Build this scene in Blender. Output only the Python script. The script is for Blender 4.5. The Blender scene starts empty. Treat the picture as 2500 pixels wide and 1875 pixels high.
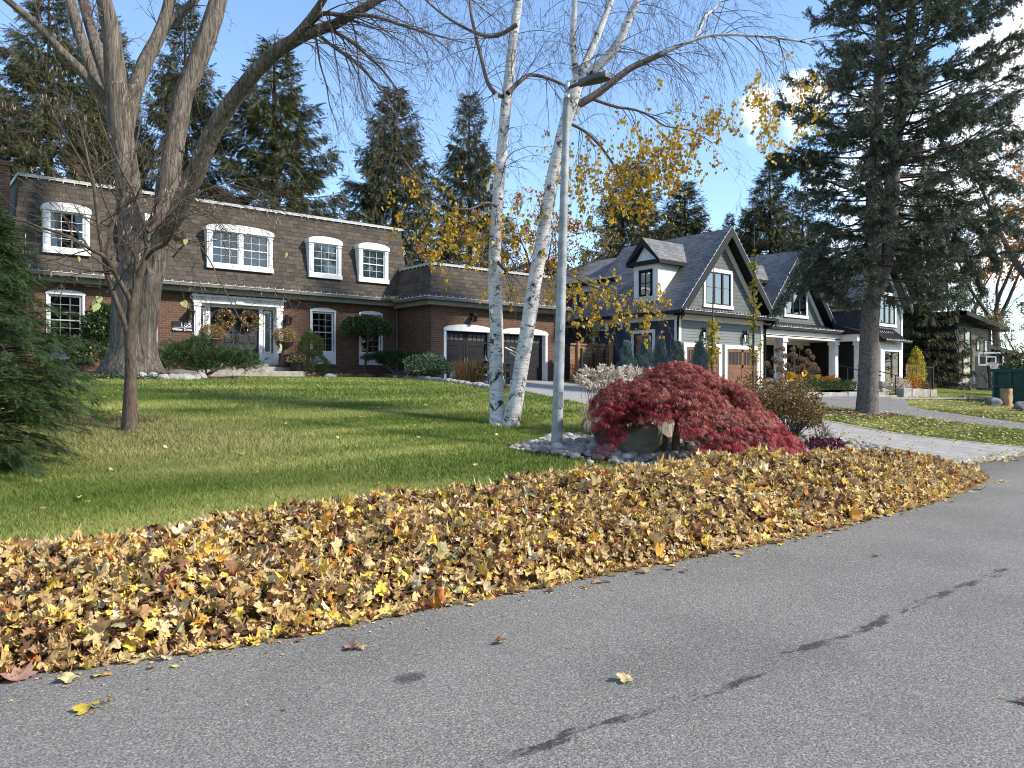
import bpy, bmesh, math, random
import numpy as np
from mathutils import Vector, Matrix, noise as mnoise

PI = math.pi
rng = np.random.default_rng(7)
random.seed(7)
sc = bpy.context.scene
COL = sc.collection
CAM_H = 1.6
TH = math.atan2(2300, 1900)
FW = (math.cos(TH), math.sin(TH))
RT = (FW[1], -FW[0])


# ------------------------------------------------------------------ layout
def sstep(a, b, x):
    t = np.clip((np.asarray(x, float) - a) / (b - a), 0, 1)
    return t * t * (3 - 2 * t)


def ground(x, y):
    """height of the terrain: street level 0, lawn rising to the houses"""
    x = np.asarray(x, float); y = np.asarray(y, float)
    p = 1.75 - 0.75 * sstep(14, 24, x)
    q = np.clip((y - 6.3) / 21.0, 0, 1)
    z = 0.06 + 1.76 * (1 - (1 - q) ** p)
    z = np.where(y < 6.3, 0.06 * sstep(6.0, 6.3, y) - 0.03 * (1 - sstep(6.0, 6.3, y)), z)
    # low mound of the maple bed and a rise round the big tree
    z = z + 0.22 * np.exp(-(((x - 10.6) / 2.6) ** 2 + ((y - 8.3) / 1.2) ** 2))
    z = z + 0.20 * np.exp(-(((x - 5.9) / 1.9) ** 2 + ((y - 25.2) / 1.5) ** 2))
    # the far side of the street
    z = np.where(y < -3.2, 0.03 * np.clip(-3.2 - y, 0, 30), z)
    return z


def gz(x, y):
    return float(ground(x, y))


def ray(u, v):
    a = (u - 1250) / 1900
    return FW[0] + a * RT[0], FW[1] + a * RT[1], (937.5 - v) / 1900


def at(u, v, t):
    """point that stands t metres deep along the direction of photo pixel (u, v)"""
    x, y, b = ray(u, v)
    return np.array([x * t, y * t, CAM_H + b * t])


def on_ground(u, v):
    x, y, b = ray(u, v)
    lo, hi = 1.5, 120
    for t in np.arange(1.5, 120, 0.1):
        if CAM_H + b * t <= gz(x * t, y * t):
            return np.array([x * t, y * t, gz(x * t, y * t)]), t
    return np.array([x * hi, y * hi, 0]), hi


# ------------------------------------------------------------------ objects
def root_of(o):
    while o.parent:
        o = o.parent
    return o


def tag(o, label=None, cat=None, group=None, kind=None):
    if label: o['label'] = label
    if cat: o['category'] = cat
    if group: o['group'] = group
    if kind: o['kind'] = kind
    return o


def thing(name, label, cat, loc=(0, 0, 0), group=None):
    o = bpy.data.objects.new(name, None)
    o.empty_display_size = 0.3
    COL.objects.link(o)
    o.location = [float(c) for c in loc]
    return tag(o, label, cat, group)


def np_mesh(name, V, Fs, mats, smooth=False, midx=None):
    V = np.ascontiguousarray(V, dtype=np.float32)
    if not isinstance(Fs, (list, tuple)): Fs = [Fs]
    Fs = [np.asarray(f, dtype=np.int32) for f in Fs if len(f)]
    me = bpy.data.meshes.new(name)
    me.vertices.add(len(V)); me.vertices.foreach_set('co', V.ravel())
    nl = sum(f.size for f in Fs); npoly = sum(len(f) for f in Fs)
    me.loops.add(nl); me.polygons.add(npoly)
    me.loops.foreach_set('vertex_index', np.concatenate([f.ravel() for f in Fs]))
    tot = np.concatenate([np.full(len(f), f.shape[1], np.int32) for f in Fs])
    st = np.concatenate([[0], np.cumsum(tot)[:-1]]).astype(np.int32)
    me.polygons.foreach_set('loop_start', st)
    me.polygons.foreach_set('loop_total', tot)
    if midx is not None: me.polygons.foreach_set('material_index', np.asarray(midx, np.int32))
    if smooth: me.polygons.foreach_set('use_smooth', np.ones(npoly, bool))
    me.update(calc_edges=True)
    for m in (mats if isinstance(mats, (list, tuple)) else [mats]):
        me.materials.append(m)
    return me


def link(name, me, parent=None, loc=None):
    o = bpy.data.objects.new(name, me)
    COL.objects.link(o)
    if parent is not None: o.parent = parent
    if loc is not None: o.location = [float(c) for c in loc]
    return o


def put_np(name, V, Fs, mats, parent=None, loc=None, smooth=False, midx=None):
    """V in world coordinates; stored relative to its thing's base"""
    V = np.asarray(V, float)
    if parent is not None:
        V = V - np.array(root_of(parent).location)
    elif loc is not None:
        V = V - np.array(loc, float)
    me = np_mesh(name, V, Fs, mats, smooth, midx)
    return link(name, me, parent, loc if parent is None else None)


class MB:
    """collects faces; build() links them as one mesh object"""
    def __init__(s): s.v = []; s.f = []; s.sm = []

    def add(s, verts, faces, smooth=False):
        o = len(s.v); s.v += [tuple(map(float, p)) for p in verts]
        for f in faces: s.f.append([i + o for i in f]); s.sm.append(smooth)
        return s

    def poly(s, pts): return s.add(pts, [list(range(len(pts)))])

    def box(s, x0, x1, y0, y1, z0, z1):
        if x0 > x1: x0, x1 = x1, x0
        if y0 > y1: y0, y1 = y1, y0
        if z0 > z1: z0, z1 = z1, z0
        v = [(x, y, z) for z in (z0, z1) for y in (y0, y1) for x in (x0, x1)]
        return s.add(v, [(0, 2, 3, 1), (4, 5, 7, 6), (0, 1, 5, 4), (2, 6, 7, 3), (0, 4, 6, 2), (1, 3, 7, 5)])

    def obox(s, c, ax, ay, az, hx, hy, hz):
        c = np.array(c, float); ax, ay, az = [np.array(a, float) / np.linalg.norm(a) for a in (ax, ay, az)]
        v = [c + ax * hx * i + ay * hy * j + az * hz * k for k in (-1, 1) for j in (-1, 1) for i in (-1, 1)]
        return s.add(v, [(0, 2, 3, 1), (4, 5, 7, 6), (0, 1, 5, 4), (2, 6, 7, 3), (0, 4, 6, 2), (1, 3, 7, 5)])

    def bar(s, a, b, w, h=None, up=(0, 0, 1)):
        h = h or w
        a = np.array(a, float); b = np.array(b, float); d = b - a; L = np.linalg.norm(d); d = d / L
        u = np.array(up, float)
        if abs(np.dot(u, d)) > 0.95: u = np.array([1.0, 0, 0])
        r = np.cross(d, u); r /= np.linalg.norm(r); u = np.cross(r, d)
        return s.obox((a + b) / 2, d, r, u, L / 2, w / 2, h / 2)

    def prism(s, pts, axis, a, b):
        """extrude a 2D polygon; axis 'y': pts are (x,z), 'x': (y,z), 'z': (x,y)"""
        def m(p, k):
            return {'y': (p[0], k, p[1]), 'x': (k, p[0], p[1]), 'z': (p[0], p[1], k)}[axis]
        n = len(pts)
        v = [m(p, a) for p in pts] + [m(p, b) for p in pts]
        f = [list(range(n)), list(range(2 * n - 1, n - 1, -1))]
        f += [[(i + 1) % n, i, i + n, (i + 1) % n + n] for i in range(n)]
        return s.add(v, f)

    def tube(s, pts, rad, n=8, caps=True):
        pts = np.asarray(pts, float); K = len(pts)
        rad = np.full(K, rad, float) if np.isscalar(rad) else np.asarray(rad, float)
        V, F = tubes(pts[None], rad[None], n)
        s.add(V, F.tolist(), True)
        if caps:
            o = len(s.v) - K * n
            s.f.append([o + i for i in range(n)][::-1]); s.sm.append(False)
            s.f.append([o + (K - 1) * n + i for i in range(n)]); s.sm.append(False)
        return s

    def lathe(s, c, prof, n=20, smooth=True):
        v = []
        for r, z in prof:
            for i in range(n):
                a = 2 * PI * i / n
                v.append((c[0] + r * math.cos(a), c[1] + r * math.sin(a), c[2] + z))
        f = []
        for k in range(len(prof) - 1):
            for i in range(n):
                j = (i + 1) % n
                f.append((k * n + i, k * n + j, (k + 1) * n + j, (k + 1) * n + i))
        s.add(v, f, smooth)
        o = len(s.v) - len(v)
        s.f.append([o + i for i in range(n)][::-1]); s.sm.append(False)
        s.f.append([o + (len(prof) - 1) * n + i for i in range(n)]); s.sm.append(False)
        return s

    def rock(s, c, size, seed=0, sub=3, rough=0.25, flat=True):
        bm = bmesh.new(); bmesh.ops.create_icosphere(bm, subdivisions=sub, radius=1)
        off = Vector((seed * 7.13, seed * 3.7, seed * 1.9))
        v = []
        for q in bm.verts:
            p = q.co.normalized()
            k = 1 + rough * mnoise.noise(p * 1.1 + off) * 1.6 + rough * 0.4 * mnoise.noise(p * 3.1 + off)
            v.append((c[0] + p.x * size[0] * k, c[1] + p.y * size[1] * k, c[2] + p.z * size[2] * k))
        f = [[w.index for w in g.verts] for g in bm.faces]
        bm.free()
        return s.add(v, f, True)

    def build(s, name, mat, parent=None, loc=None, bevel=0):
        if parent is not None: off = np.array(root_of(parent).location)
        elif loc is not None: off = np.array(loc, float)
        else: off = np.zeros(3)
        me = bpy.data.meshes.new(name)
        me.from_pydata([tuple(np.array(p) - off) for p in s.v], [], s.f)
        me.polygons.foreach_set('use_smooth', np.array(s.sm, bool))
        me.update()
        me.materials.append(mat)
        o = link(name, me, parent, loc if parent is None else None)
        if bevel:
            b = o.modifiers.new('b', 'BEVEL'); b.width = bevel; b.segments = 2; b.limit_method = 'ANGLE'
        return o


def tubes(P, R, n):
    """P (m,K,3) polylines, R (m,K) radii -> verts, quads"""
    P = np.asarray(P, float); R = np.asarray(R, float)
    m, K, _ = P.shape
    T = np.gradient(P, axis=1); T /= np.linalg.norm(T, axis=2, keepdims=True) + 1e-9
    mean = T.mean(axis=1); ref = np.where(np.abs(mean[:, 2:3]) > 0.8, np.array([[1.0, 0, 0]]), np.array([[0, 0, 1.0]]))
    ref = np.repeat(ref[:, None], K, 1)
    A = np.cross(T, ref); A /= np.linalg.norm(A, axis=2, keepdims=True) + 1e-9
    B = np.cross(T, A)
    ang = np.arange(n) * 2 * PI / n
    V = P[:, :, None] + R[:, :, None, None] * (A[:, :, None] * np.cos(ang)[None, None, :, None] + B[:, :, None] * np.sin(ang)[None, None, :, None])
    idx = np.arange(m * K * n).reshape(m, K, n)
    a = idx[:, :-1, :]; b = np.roll(a, -1, 2); c = idx[:, 1:, :]; d = np.roll(c, -1, 2)
    F = np.stack([a, c, d, b], -1).reshape(-1, 4)
    return V.reshape(-1, 3), F


def frames(d, roll=None):
    """orientation matrices whose X column is d"""
    d = np.asarray(d, float); d = d / (np.linalg.norm(d, axis=1, keepdims=True) + 1e-9)
    n = len(d)
    ref = np.where(np.abs(d[:, 2:3]) > 0.95, np.array([[1.0, 0, 0]]), np.array([[0, 0, 1.0]]))
    y = np.cross(ref, d); y /= np.linalg.norm(y, axis=1, keepdims=True)
    z = np.cross(d, y)
    if roll is not None:
        c = np.cos(roll)[:, None]; s_ = np.sin(roll)[:, None]
        y, z = y * c + z * s_, z * c - y * s_
    return np.stack([d, y, z], -1)


def scatter(tv, tf, pos, M, s):
    """instances of a template (k verts) baked into one big array"""
    tv = np.asarray(tv, float); tf = np.asarray(tf, np.int64)
    pos = np.asarray(pos, float); n = len(pos)
    s = np.broadcast_to(np.asarray(s, float).reshape(-1, 1) if np.ndim(s) < 2 else np.asarray(s), (n, 1 if np.ndim(s) < 2 else 3))
    W = tv[None] * s[:, None, :]
    V = np.einsum('nij,nkj->nki', M, W) + pos[:, None]
    F = tf[None] + (np.arange(n) * len(tv))[:, None, None]
    return V.reshape(-1, 3), F.reshape(-1, tf.shape[1])


def cat_geo(parts):
    """join [(V, F)] with the same face size"""
    Vs, Fs, o = [], [], 0
    for V, F in parts:
        Vs.append(V); Fs.append(np.asarray(F) + o); o += len(V)
    return np.concatenate(Vs), np.concatenate(Fs)


def catmull(pts, K):
    pts = np.asarray(pts, float); n = len(pts)
    if n == 2: pts = np.array([pts[0], (pts[0] + pts[1]) / 2, pts[1]]); n = 3
    t = np.linspace(0, n - 1, K); out = []
    for q in t:
        i = min(int(q), n - 2); f = q - i
        p0 = pts[max(i - 1, 0)]; p1 = pts[i]; p2 = pts[i + 1]; p3 = pts[min(i + 2, n - 1)]
        out.append(0.5 * ((2 * p1) + (-p0 + p2) * f + (2 * p0 - 5 * p1 + 4 * p2 - p3) * f * f + (-p0 + 3 * p1 - 3 * p2 + p3) * f ** 3))
    return np.array(out)


def rdir(n, up=0.0):
    d = rng.normal(size=(n, 3)); d[:, 2] += up
    return d / np.linalg.norm(d, axis=1, keepdims=True)


def copy_tree(o, parent=None):
    c = o.copy(); COL.objects.link(c)
    if parent is not None: c.parent = parent
    for ch in list(o.children):
        copy_tree(ch, c)
    return c


# ------------------------------------------------------------------ materials
class NT:
    def __init__(s, name):
        s.m = bpy.data.materials.new(name); s.m.use_nodes = True
        s.t = s.m.node_tree; s.n = s.t.nodes; s.n.clear()
        s.out = s.n.new('ShaderNodeOutputMaterial')
        s._pos = None

    def L(s, a, b): s.t.links.new(a, b)

    def node(s, typ, ins=None, **attr):
        nd = s.n.new(typ)
        for k, v in attr.items(): setattr(nd, k, v)
        for k, v in (ins or {}).items():
            s.set(nd.inputs[k], v)
        return nd

    def set(s, sock, v):
        if isinstance(v, bpy.types.NodeSocket): s.L(v, sock)
        elif isinstance(v, (tuple, list)) and len(v) == 3 and sock.type == 'RGBA': sock.default_value = (*v, 1)
        else: sock.default_value = v

    @property
    def pos(s):
        if s._pos is None: s._pos = s.node('ShaderNodeNewGeometry')
        return s._pos.outputs['Position']

    @property
    def nrm(s):
        s.pos
        return s._pos.outputs['Normal']

    @property
    def rnd(s):
        s.pos
        return s._pos.outputs['Random Per Island']

    def scale(s, vec, k):
        return s.node('ShaderNodeVectorMath', {0: vec, 1: k if isinstance(k, tuple) else (k, k, k)}, operation='MULTIPLY').outputs[0]

    def noise(s, scale, detail=3, vec=None, rough=0.5, dist=0.0):
        return s.node('ShaderNodeTexNoise', {'Vector': vec if vec is not None else s.pos, 'Scale': scale, 'Detail': detail, 'Roughness': rough, 'Distortion': dist}).outputs['Fac']

    def voro(s, scale, vec=None, feature='F1', out='Distance', rand=1.0):
        return s.node('ShaderNodeTexVoronoi', {'Vector': vec if vec is not None else s.pos, 'Scale': scale, 'Randomness': rand}, feature=feature).outputs[out]

    def math(s, op, a, b=0.0, c=0.0, clamp=False):
        return s.node('ShaderNodeMath', {0: a, 1: b, 2: c}, operation=op, use_clamp=clamp).outputs[0]

    def ss(s, x, a, b):
        return s.node('ShaderNodeMapRange', {'Value': x, 'From Min': a, 'From Max': b, 'To Min': 0.0, 'To Max': 1.0}, interpolation_type='SMOOTHSTEP').outputs[0]

    def ramp(s, fac, stops, interp='LINEAR'):
        nd = s.node('ShaderNodeValToRGB', {'Fac': fac}); cr = nd.color_ramp; cr.interpolation = interp
        while len(cr.elements) < len(stops): cr.elements.new(0.5)
        for e, (p, c) in zip(cr.elements, stops):
            e.position = p; e.color = (*c, 1) if len(c) == 3 else c
        return nd.outputs['Color']

    def mix(s, fac, a, b, mode='MIX'):
        nd = s.node('ShaderNodeMix', data_type='RGBA', blend_type=mode)
        s.set(nd.inputs[0], fac); s.set(nd.inputs[6], a); s.set(nd.inputs[7], b)
        return nd.outputs[2]

    def sep(s, vec):
        return s.node('ShaderNodeSeparateXYZ', {0: vec}).outputs

    def comb(s, x=0.0, y=0.0, z=0.0):
        return s.node('ShaderNodeCombineXYZ', {0: x, 1: y, 2: z}).outputs[0]

    def wallco(s):
        """(along the wall, up, 0) chosen by which way the face looks"""
        p = s.sep(s.pos); n = s.sep(s.nrm)
        f = s.math('GREATER_THAN', s.math('ABSOLUTE', n[0]), s.math('ABSOLUTE', n[1]))
        h = s.math('ADD', s.math('MULTIPLY', p[1], f), s.math('MULTIPLY', p[0], s.math('SUBTRACT', 1.0, f)))
        return s.comb(h, p[2], 0.0)

    def bump(s, h, strength=0.3, dist=0.01):
        return s.node('ShaderNodeBump', {'Height': h, 'Strength': strength, 'Distance': dist}).outputs[0]

    def principled(s, base, rough=0.6, normal=None, metal=0.0, spec=0.5, trans=0.0, tcol=None, sheen=0.0):
        p = s.node('ShaderNodeBsdfPrincipled', {'Base Color': base, 'Roughness': rough, 'Metallic': metal, 'Specular IOR Level': spec})
        if normal is not None: s.L(normal, p.inputs['Normal'])
        o = p.outputs[0]
        if trans:
            t = s.node('ShaderNodeBsdfTranslucent', {'Color': tcol if tcol is not None else base})
            o = s.node('ShaderNodeMixShader', {0: trans, 1: o, 2: t.outputs[0]}).outputs[0]
        s.L(o, s.out.inputs[0])
        return s.m


def plain(name, c, rough=0.55, var=0.15, scale=8.0, metal=0.0, spec=0.4, bump=0.0, bscale=60):
    """painted or raw surface with a little wear in its colour"""
    n = NT(name)
    d = tuple(k * (1 - var) for k in c); e = tuple(min(1, k * (1 + var)) for k in c)
    col = n.ramp(n.noise(scale, 4), [(0.3, d), (0.7, e)])
    nr = n.bump(n.noise(bscale, 3), bump, 0.01) if bump else None
    return n.principled(col, rough, nr, metal, spec)


def leafmat(name, stops, rough=0.55, trans=0.25, spec=0.3, interp='LINEAR'):
    n = NT(name)
    col = n.ramp(n.rnd, stops, interp)
    big = n.noise(0.9, 2)
    col = n.mix(n.math('MULTIPLY', n.ss(big, 0.35, 0.7), 0.3), col, n.mix(1.0, col, (0.55, 0.6, 0.5), 'MULTIPLY'))
    return n.principled(col, rough, None, 0, spec, trans)
# ------------------------------------------------------------------ the place's materials
def m_brick():
    n = NT('brick'); w = n.wallco()
    bt = n.node('ShaderNodeTexBrick', {'Vector': w, 'Color1': (0.142, 0.074, 0.047), 'Color2': (0.068, 0.037, 0.027), 'Mortar': (0.20, 0.165, 0.13),
                'Scale': 1.0, 'Mortar Size': 0.007, 'Mortar Smooth': 0.2, 'Bias': -0.1, 'Brick Width': 0.235, 'Row Height': 0.082})
    c = n.mix(n.math('MULTIPLY', n.noise(1.3, 4), 0.6), bt.outputs['Color'], (0.085, 0.046, 0.032))
    c = n.mix(n.ss(n.noise(38, 2), 0.62, 0.8), c, (0.17, 0.11, 0.08))
    return n.principled(c, 0.85, n.bump(n.math('SUBTRACT', 1.0, bt.outputs['Fac']), 0.5, 0.006), 0, 0.2)


def m_shingle(name, c1, c2, line, width=0.32, row=0.155, slope=1.0):
    n = NT(name); p = n.sep(n.wallco())
    w = n.comb(p[0], n.math('MULTIPLY', p[1], slope), 0.0)
    bt = n.node('ShaderNodeTexBrick', {'Vector': w, 'Color1': c1, 'Color2': c2, 'Mortar': line, 'Scale': 1.0, 'Mortar Size': 0.008,
                'Mortar Smooth': 0.3, 'Bias': 0.0, 'Brick Width': width, 'Row Height': row}, offset=0.37, squash=1.0)
    c = n.mix(n.math('MULTIPLY', n.noise(2.2, 5), 0.45), bt.outputs['Color'], tuple((a + b) / 2 for a, b in zip(c1, c2)))
    sp = n.noise(150, 1)
    c = n.mix(0.35, c, n.mix(1.0, c, n.ramp(sp, [(0.3, (0.55, 0.55, 0.55)), (0.7, (1, 1, 1))]), 'MULTIPLY'))
    # each course is thicker at its lower edge
    saw = n.math('FRACT', n.math('DIVIDE', n.math('MULTIPLY', p[1], slope), row))
    h = n.math('ADD', n.math('SUBTRACT', 1.0, saw), n.math('MULTIPLY', bt.outputs['Fac'], -0.6))
    return n.principled(c, 0.9, n.bump(h, 0.7, 0.012), 0, 0.2)


def m_asphalt(name, dark, light, stains=True):
    n = NT(name); p = n.sep(n.pos)
    col = n.ramp(n.noise(75, 4, rough=0.8), [(0.41, dark), (0.59, light)])
    grit = n.voro(62)
    col = n.mix(n.math('MULTIPLY', n.ss(grit, 0.36, 0.10), n.math('MULTIPLY', n.math('GREATER_THAN', n.noise(41, 2), 0.5), 0.6)), col, tuple(min(1, k * 1.7) for k in light))
    col = n.mix(n.math('MULTIPLY', n.ss(n.voro(48), 0.26, 0.08), 0.22), col, tuple(k * 0.35 for k in dark))
    col = n.mix(n.math('MULTIPLY', n.ss(n.noise(0.55, 5, rough=0.6), 0.4, 0.7), 0.35), col, tuple(k * 0.78 for k in dark))
    cell = n.sep(n.voro(125, out='Color'))[0]
    col = n.mix(0.75, col, n.mix(1.0, col, n.ramp(cell, [(0.0, (0.45, 0.45, 0.45)), (0.55, (0.95, 0.95, 0.95)), (0.9, (1.35, 1.33, 1.3)), (1.0, (1.9, 1.87, 1.8))]), 'MULTIPLY'))
    cell2 = n.sep(n.voro(38, out='Color'))[1]
    col = n.mix(n.math('MULTIPLY', n.math('GREATER_THAN', cell2, 0.93), 0.22), col, tuple(min(1, k * 1.4) for k in light))
    if stains:
        # line of old tar drips down the middle of the road
        wob = n.math('MULTIPLY', n.math('SUBTRACT', n.noise(1.1, 3), 0.5), 0.16)
        cx = n.math('MULTIPLY', n.math('MAXIMUM', n.math('SUBTRACT', 3.4, p[0]), 0.0), 0.1)
        d = n.math('ABSOLUTE', n.math('SUBTRACT', n.math('SUBTRACT', p[1], 2.47), n.math('ADD', wob, cx)))
        wv = n.comb(n.math('MULTIPLY', p[0], 0.55), n.math('MULTIPLY', p[1], 1.8), 0.0)
        brk = n.ss(n.noise(3.4, 4, wv, 0.65), 0.46, 0.56)
        edge = n.math('MULTIPLY', n.math('SUBTRACT', n.noise(7, 4, rough=0.65), 0.30), 0.19, clamp=True)
        edge = n.math('ADD', edge, 0.004)
        band = n.math('MULTIPLY', n.math('SUBTRACT', 1.0, n.ss(n.math('DIVIDE', d, edge), 0.75, 1.15)), brk)
        band = n.math('MULTIPLY', band, n.math('LESS_THAN', p[0], 7.6))
        sp = n.math('MULTIPLY', n.math('SUBTRACT', 1.0, n.ss(n.voro(1.7), 0.02, 0.05)), n.ss(n.noise(2.0, 2), 0.45, 0.55))
        sp2 = n.math('SUBTRACT', 1.0, n.ss(n.math('ADD', n.voro(1.15), n.math('MULTIPLY', n.noise(16, 4), 0.14)), 0.085, 0.11))
        # one larger stain near the kerb pile
        dx = n.math('SUBTRACT', p[0], 2.27); dy = n.math('SUBTRACT', p[1], 3.62)
        dd = n.math('ADD', n.math('SQRT', n.math('ADD', n.math('MULTIPLY', dx, dx), n.math('MULTIPLY', n.math('MULTIPLY', dy, dy), 2.0))), n.math('MULTIPLY', n.noise(24, 3), 0.12))
        sp3 = n.math('SUBTRACT', 1.0, n.ss(dd, 0.12, 0.19))
        m = n.math('MAXIMUM', n.math('MAXIMUM', band, sp2), n.math('MAXIMUM', sp, sp3))
        m = n.math('MULTIPLY', m, n.ss(n.noise(60, 2), 0.2, 0.5))
        col = n.mix(n.math('MULTIPLY', m, 0.82), col, (0.016, 0.016, 0.017))
        # the strip beside the gutter is stained darker and browner
        ed = n.math('MULTIPLY', n.ss(n.math('ADD', p[1], n.math('MULTIPLY', n.noise(1.2, 3), 0.8)), 5.0, 6.2), 0.4)
        col = n.mix(ed, col, (0.055, 0.047, 0.04))
        tr = n.math('MULTIPLY', n.math('SUBTRACT', n.noise(0.8, 3, n.comb(n.math('MULTIPLY', p[0], 0.12), p[1], 0.0)), 0.45), 0.45, clamp=True)
        col = n.mix(tr, col, tuple(k * 1.25 for k in light))
    h = n.math('ADD', n.noise(190, 2), n.math('MULTIPLY', grit, 0.8))
    return n.principled(col, 0.82, n.bump(h, 0.7, 0.006), 0, 0.25)


def lawn_color(n):
    p = n.pos
    st = n.node('ShaderNodeMapping', {'Vector': p, 'Rotation': (0, 0, math.radians(-18)), 'Scale': (0.16, 1.0, 1.0)}).outputs[0]
    a = n.ramp(n.noise(1.05, 4, st, 0.55), [(0.36, (0.085, 0.132, 0.022)), (0.5, (0.145, 0.188, 0.040)), (0.64, (0.31, 0.315, 0.11))])
    b = n.ss(n.noise(0.33, 4, rough=0.6), 0.46, 0.64)
    xy = n.sep(p)
    # dry grass under the young tree and along the hedge
    dx = n.math('SUBTRACT', xy[0], 3.2); dy = n.math('MULTIPLY', n.math('SUBTRACT', xy[1], 12.2), 0.85)
    rr = n.math('SQRT', n.math('ADD', n.math('MULTIPLY', dx, dx), n.math('MULTIPLY', dy, dy)))
    dry = n.math('SUBTRACT', 1.0, n.ss(n.math('ADD', rr, n.math('MULTIPLY', n.noise(1.5, 4), 1.6)), 1.6, 3.8))
    c = n.mix(n.math('MULTIPLY', b, 0.4), a, (0.23, 0.235, 0.08))
    c = n.mix(n.math('MULTIPLY', dry, 0.72), c, (0.28, 0.245, 0.12))
    # bare earth near the young tree
    ex = n.math('SUBTRACT', xy[0], 3.0); ey = n.math('MULTIPLY', n.math('SUBTRACT', xy[1], 13.75), 1.6)
    er = n.math('SQRT', n.math('ADD', n.math('MULTIPLY', ex, ex), n.math('MULTIPLY', ey, ey)))
    bare = n.math('SUBTRACT', 1.0, n.ss(n.math('ADD', er, n.math('MULTIPLY', n.noise(3.0, 4), 1.3)), 0.9, 1.9))
    return n.mix(n.math('MULTIPLY', bare, 0.85), c, (0.075, 0.052, 0.034))


def m_lawn():
    n = NT('lawn'); c = lawn_color(n)
    c = n.mix(n.ss(n.noise(60, 2), 0.35, 0.7), n.mix(1.0, c, (0.6, 0.62, 0.55), 'MULTIPLY'), c)
    return n.principled(c, 0.9, n.bump(n.noise(45, 3), 0.8, 0.03), 0, 0.1)


def m_grass():
    n = NT('grass_blade'); c = lawn_color(n)
    c = n.mix(n.math('MULTIPLY', n.rnd, 0.55), n.mix(1.0, c, (1.25, 1.3, 1.1), 'MULTIPLY'), n.mix(1.0, c, (0.62, 0.7, 0.55), 'MULTIPLY'))
    c = n.mix(n.math('MULTIPLY', n.math('GREATER_THAN', n.rnd, 0.9), 0.5), c, (0.27, 0.24, 0.13))
    return n.principled(c, 0.6, None, 0, 0.25, 0.25)


def m_bark(name, c1, c2, sx=14, sz=2.2, bump=0.9, dist=0.03, moss=None):
    n = NT(name)
    v = n.scale(n.pos, (sx, sx, sz))
    r = n.noise(1.0, 6, v, 0.65, 0.6)
    c = n.ramp(r, [(0.34, c1), (0.52, tuple((a + b) / 2 for a, b in zip(c1, c2))), (0.66, c2)])
    c = n.mix(n.math('MULTIPLY', n.ss(n.noise(1.7, 4), 0.5, 0.72), 0.45), c, moss or tuple(k * 0.75 for k in c1))
    return n.principled(c, 0.9, n.bump(n.math('ADD', r, n.math('MULTIPLY', n.noise(3.2, 3, v), 0.4)), bump, dist), 0, 0.15)


def m_birch():
    n = NT('birch_bark')
    lent = n.ss(n.noise(1.0, 3, n.scale(n.pos, (9, 9, 75)), 0.6), 0.565, 0.63)
    peel = n.ss(n.noise(1.0, 4, n.scale(n.pos, (3.5, 3.5, 26)), 0.6), 0.50, 0.64)
    big = n.ss(n.noise(1.0, 5, n.scale(n.pos, (4.5, 4.5, 5.5)), 0.72, 1.2), 0.54, 0.60)
    z = n.sep(n.pos)[2]
    base = n.math('MULTIPLY', n.math('SUBTRACT', 1.0, n.ss(z, 0.55, 1.35)), n.ss(n.noise(1.0, 5, n.scale(n.pos, (9, 9, 14)), 0.65), 0.44, 0.56))
    c = n.mix(n.math('MULTIPLY', peel, 0.6), (0.56, 0.55, 0.53), (0.36, 0.31, 0.27))
    c = n.mix(n.math('MULTIPLY', n.noise(1.3, 3), 0.35), c, (0.66, 0.66, 0.66))
    c = n.mix(n.math('MULTIPLY', lent, 0.6), c, (0.13, 0.105, 0.09))
    c = n.mix(n.math('MULTIPLY', big, n.ss(n.noise(9, 4), 0.3, 0.55)), c, (0.04, 0.034, 0.03))
    c = n.mix(n.math('MULTIPLY', base, 0.75), c, (0.12, 0.09, 0.07))
    h = n.math('ADD', n.math('MULTIPLY', peel, 0.5), n.math('SUBTRACT', n.noise(22, 4), n.math('MULTIPLY', big, 0.8)))
    return n.principled(c, 0.7, n.bump(h, 0.6, 0.012), 0, 0.25)


def m_paver():
    n = NT('driveway_pavers'); p = n.sep(n.pos)
    bt = n.node('ShaderNodeTexBrick', {'Vector': n.node('ShaderNodeMapping', {'Vector': n.pos, 'Rotation': (0, 0, 0.15)}).outputs[0], 'Color1': (0.33, 0.322, 0.31), 'Color2': (0.235, 0.228, 0.22),
                'Mortar': (0.16, 0.15, 0.13), 'Scale': 1.0, 'Mortar Size': 0.007, 'Mortar Smooth': 0.3, 'Brick Width': 0.42, 'Row Height': 0.26})
    c = n.mix(n.math('MULTIPLY', n.noise(1.4, 5), 0.55), bt.outputs['Color'], (0.29, 0.285, 0.28))
    c = n.mix(n.math('MULTIPLY', n.ss(n.noise(0.6, 5, rough=0.65), 0.5, 0.7), 0.4), c, (0.22, 0.205, 0.19))
    return n.principled(c, 0.85, n.bump(n.math('ADD', n.noise(40, 3), n.math('MULTIPLY', bt.outputs['Fac'], -1.5)), 0.5, 0.006), 0, 0.25)


def m_glass(name='glass', ior=1.5, tint=(0.55, 0.6, 0.6)):
    n = NT(name)
    fr = n.node('ShaderNodeFresnel', {'IOR': ior}).outputs[0]
    bumpn = n.bump(n.noise(1.1, 2), 0.04, 0.1)
    g = n.node('ShaderNodeBsdfGlossy', {'Color': (1, 1, 1), 'Roughness': 0.015, 'Normal': bumpn})
    t = n.node('ShaderNodeBsdfTransparent', {'Color': tint})
    o = n.node('ShaderNodeMixShader', {0: fr, 1: t.outputs[0], 2: g.outputs[0]}).outputs[0]
    n.L(o, n.out.inputs[0]); return n.m


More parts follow.
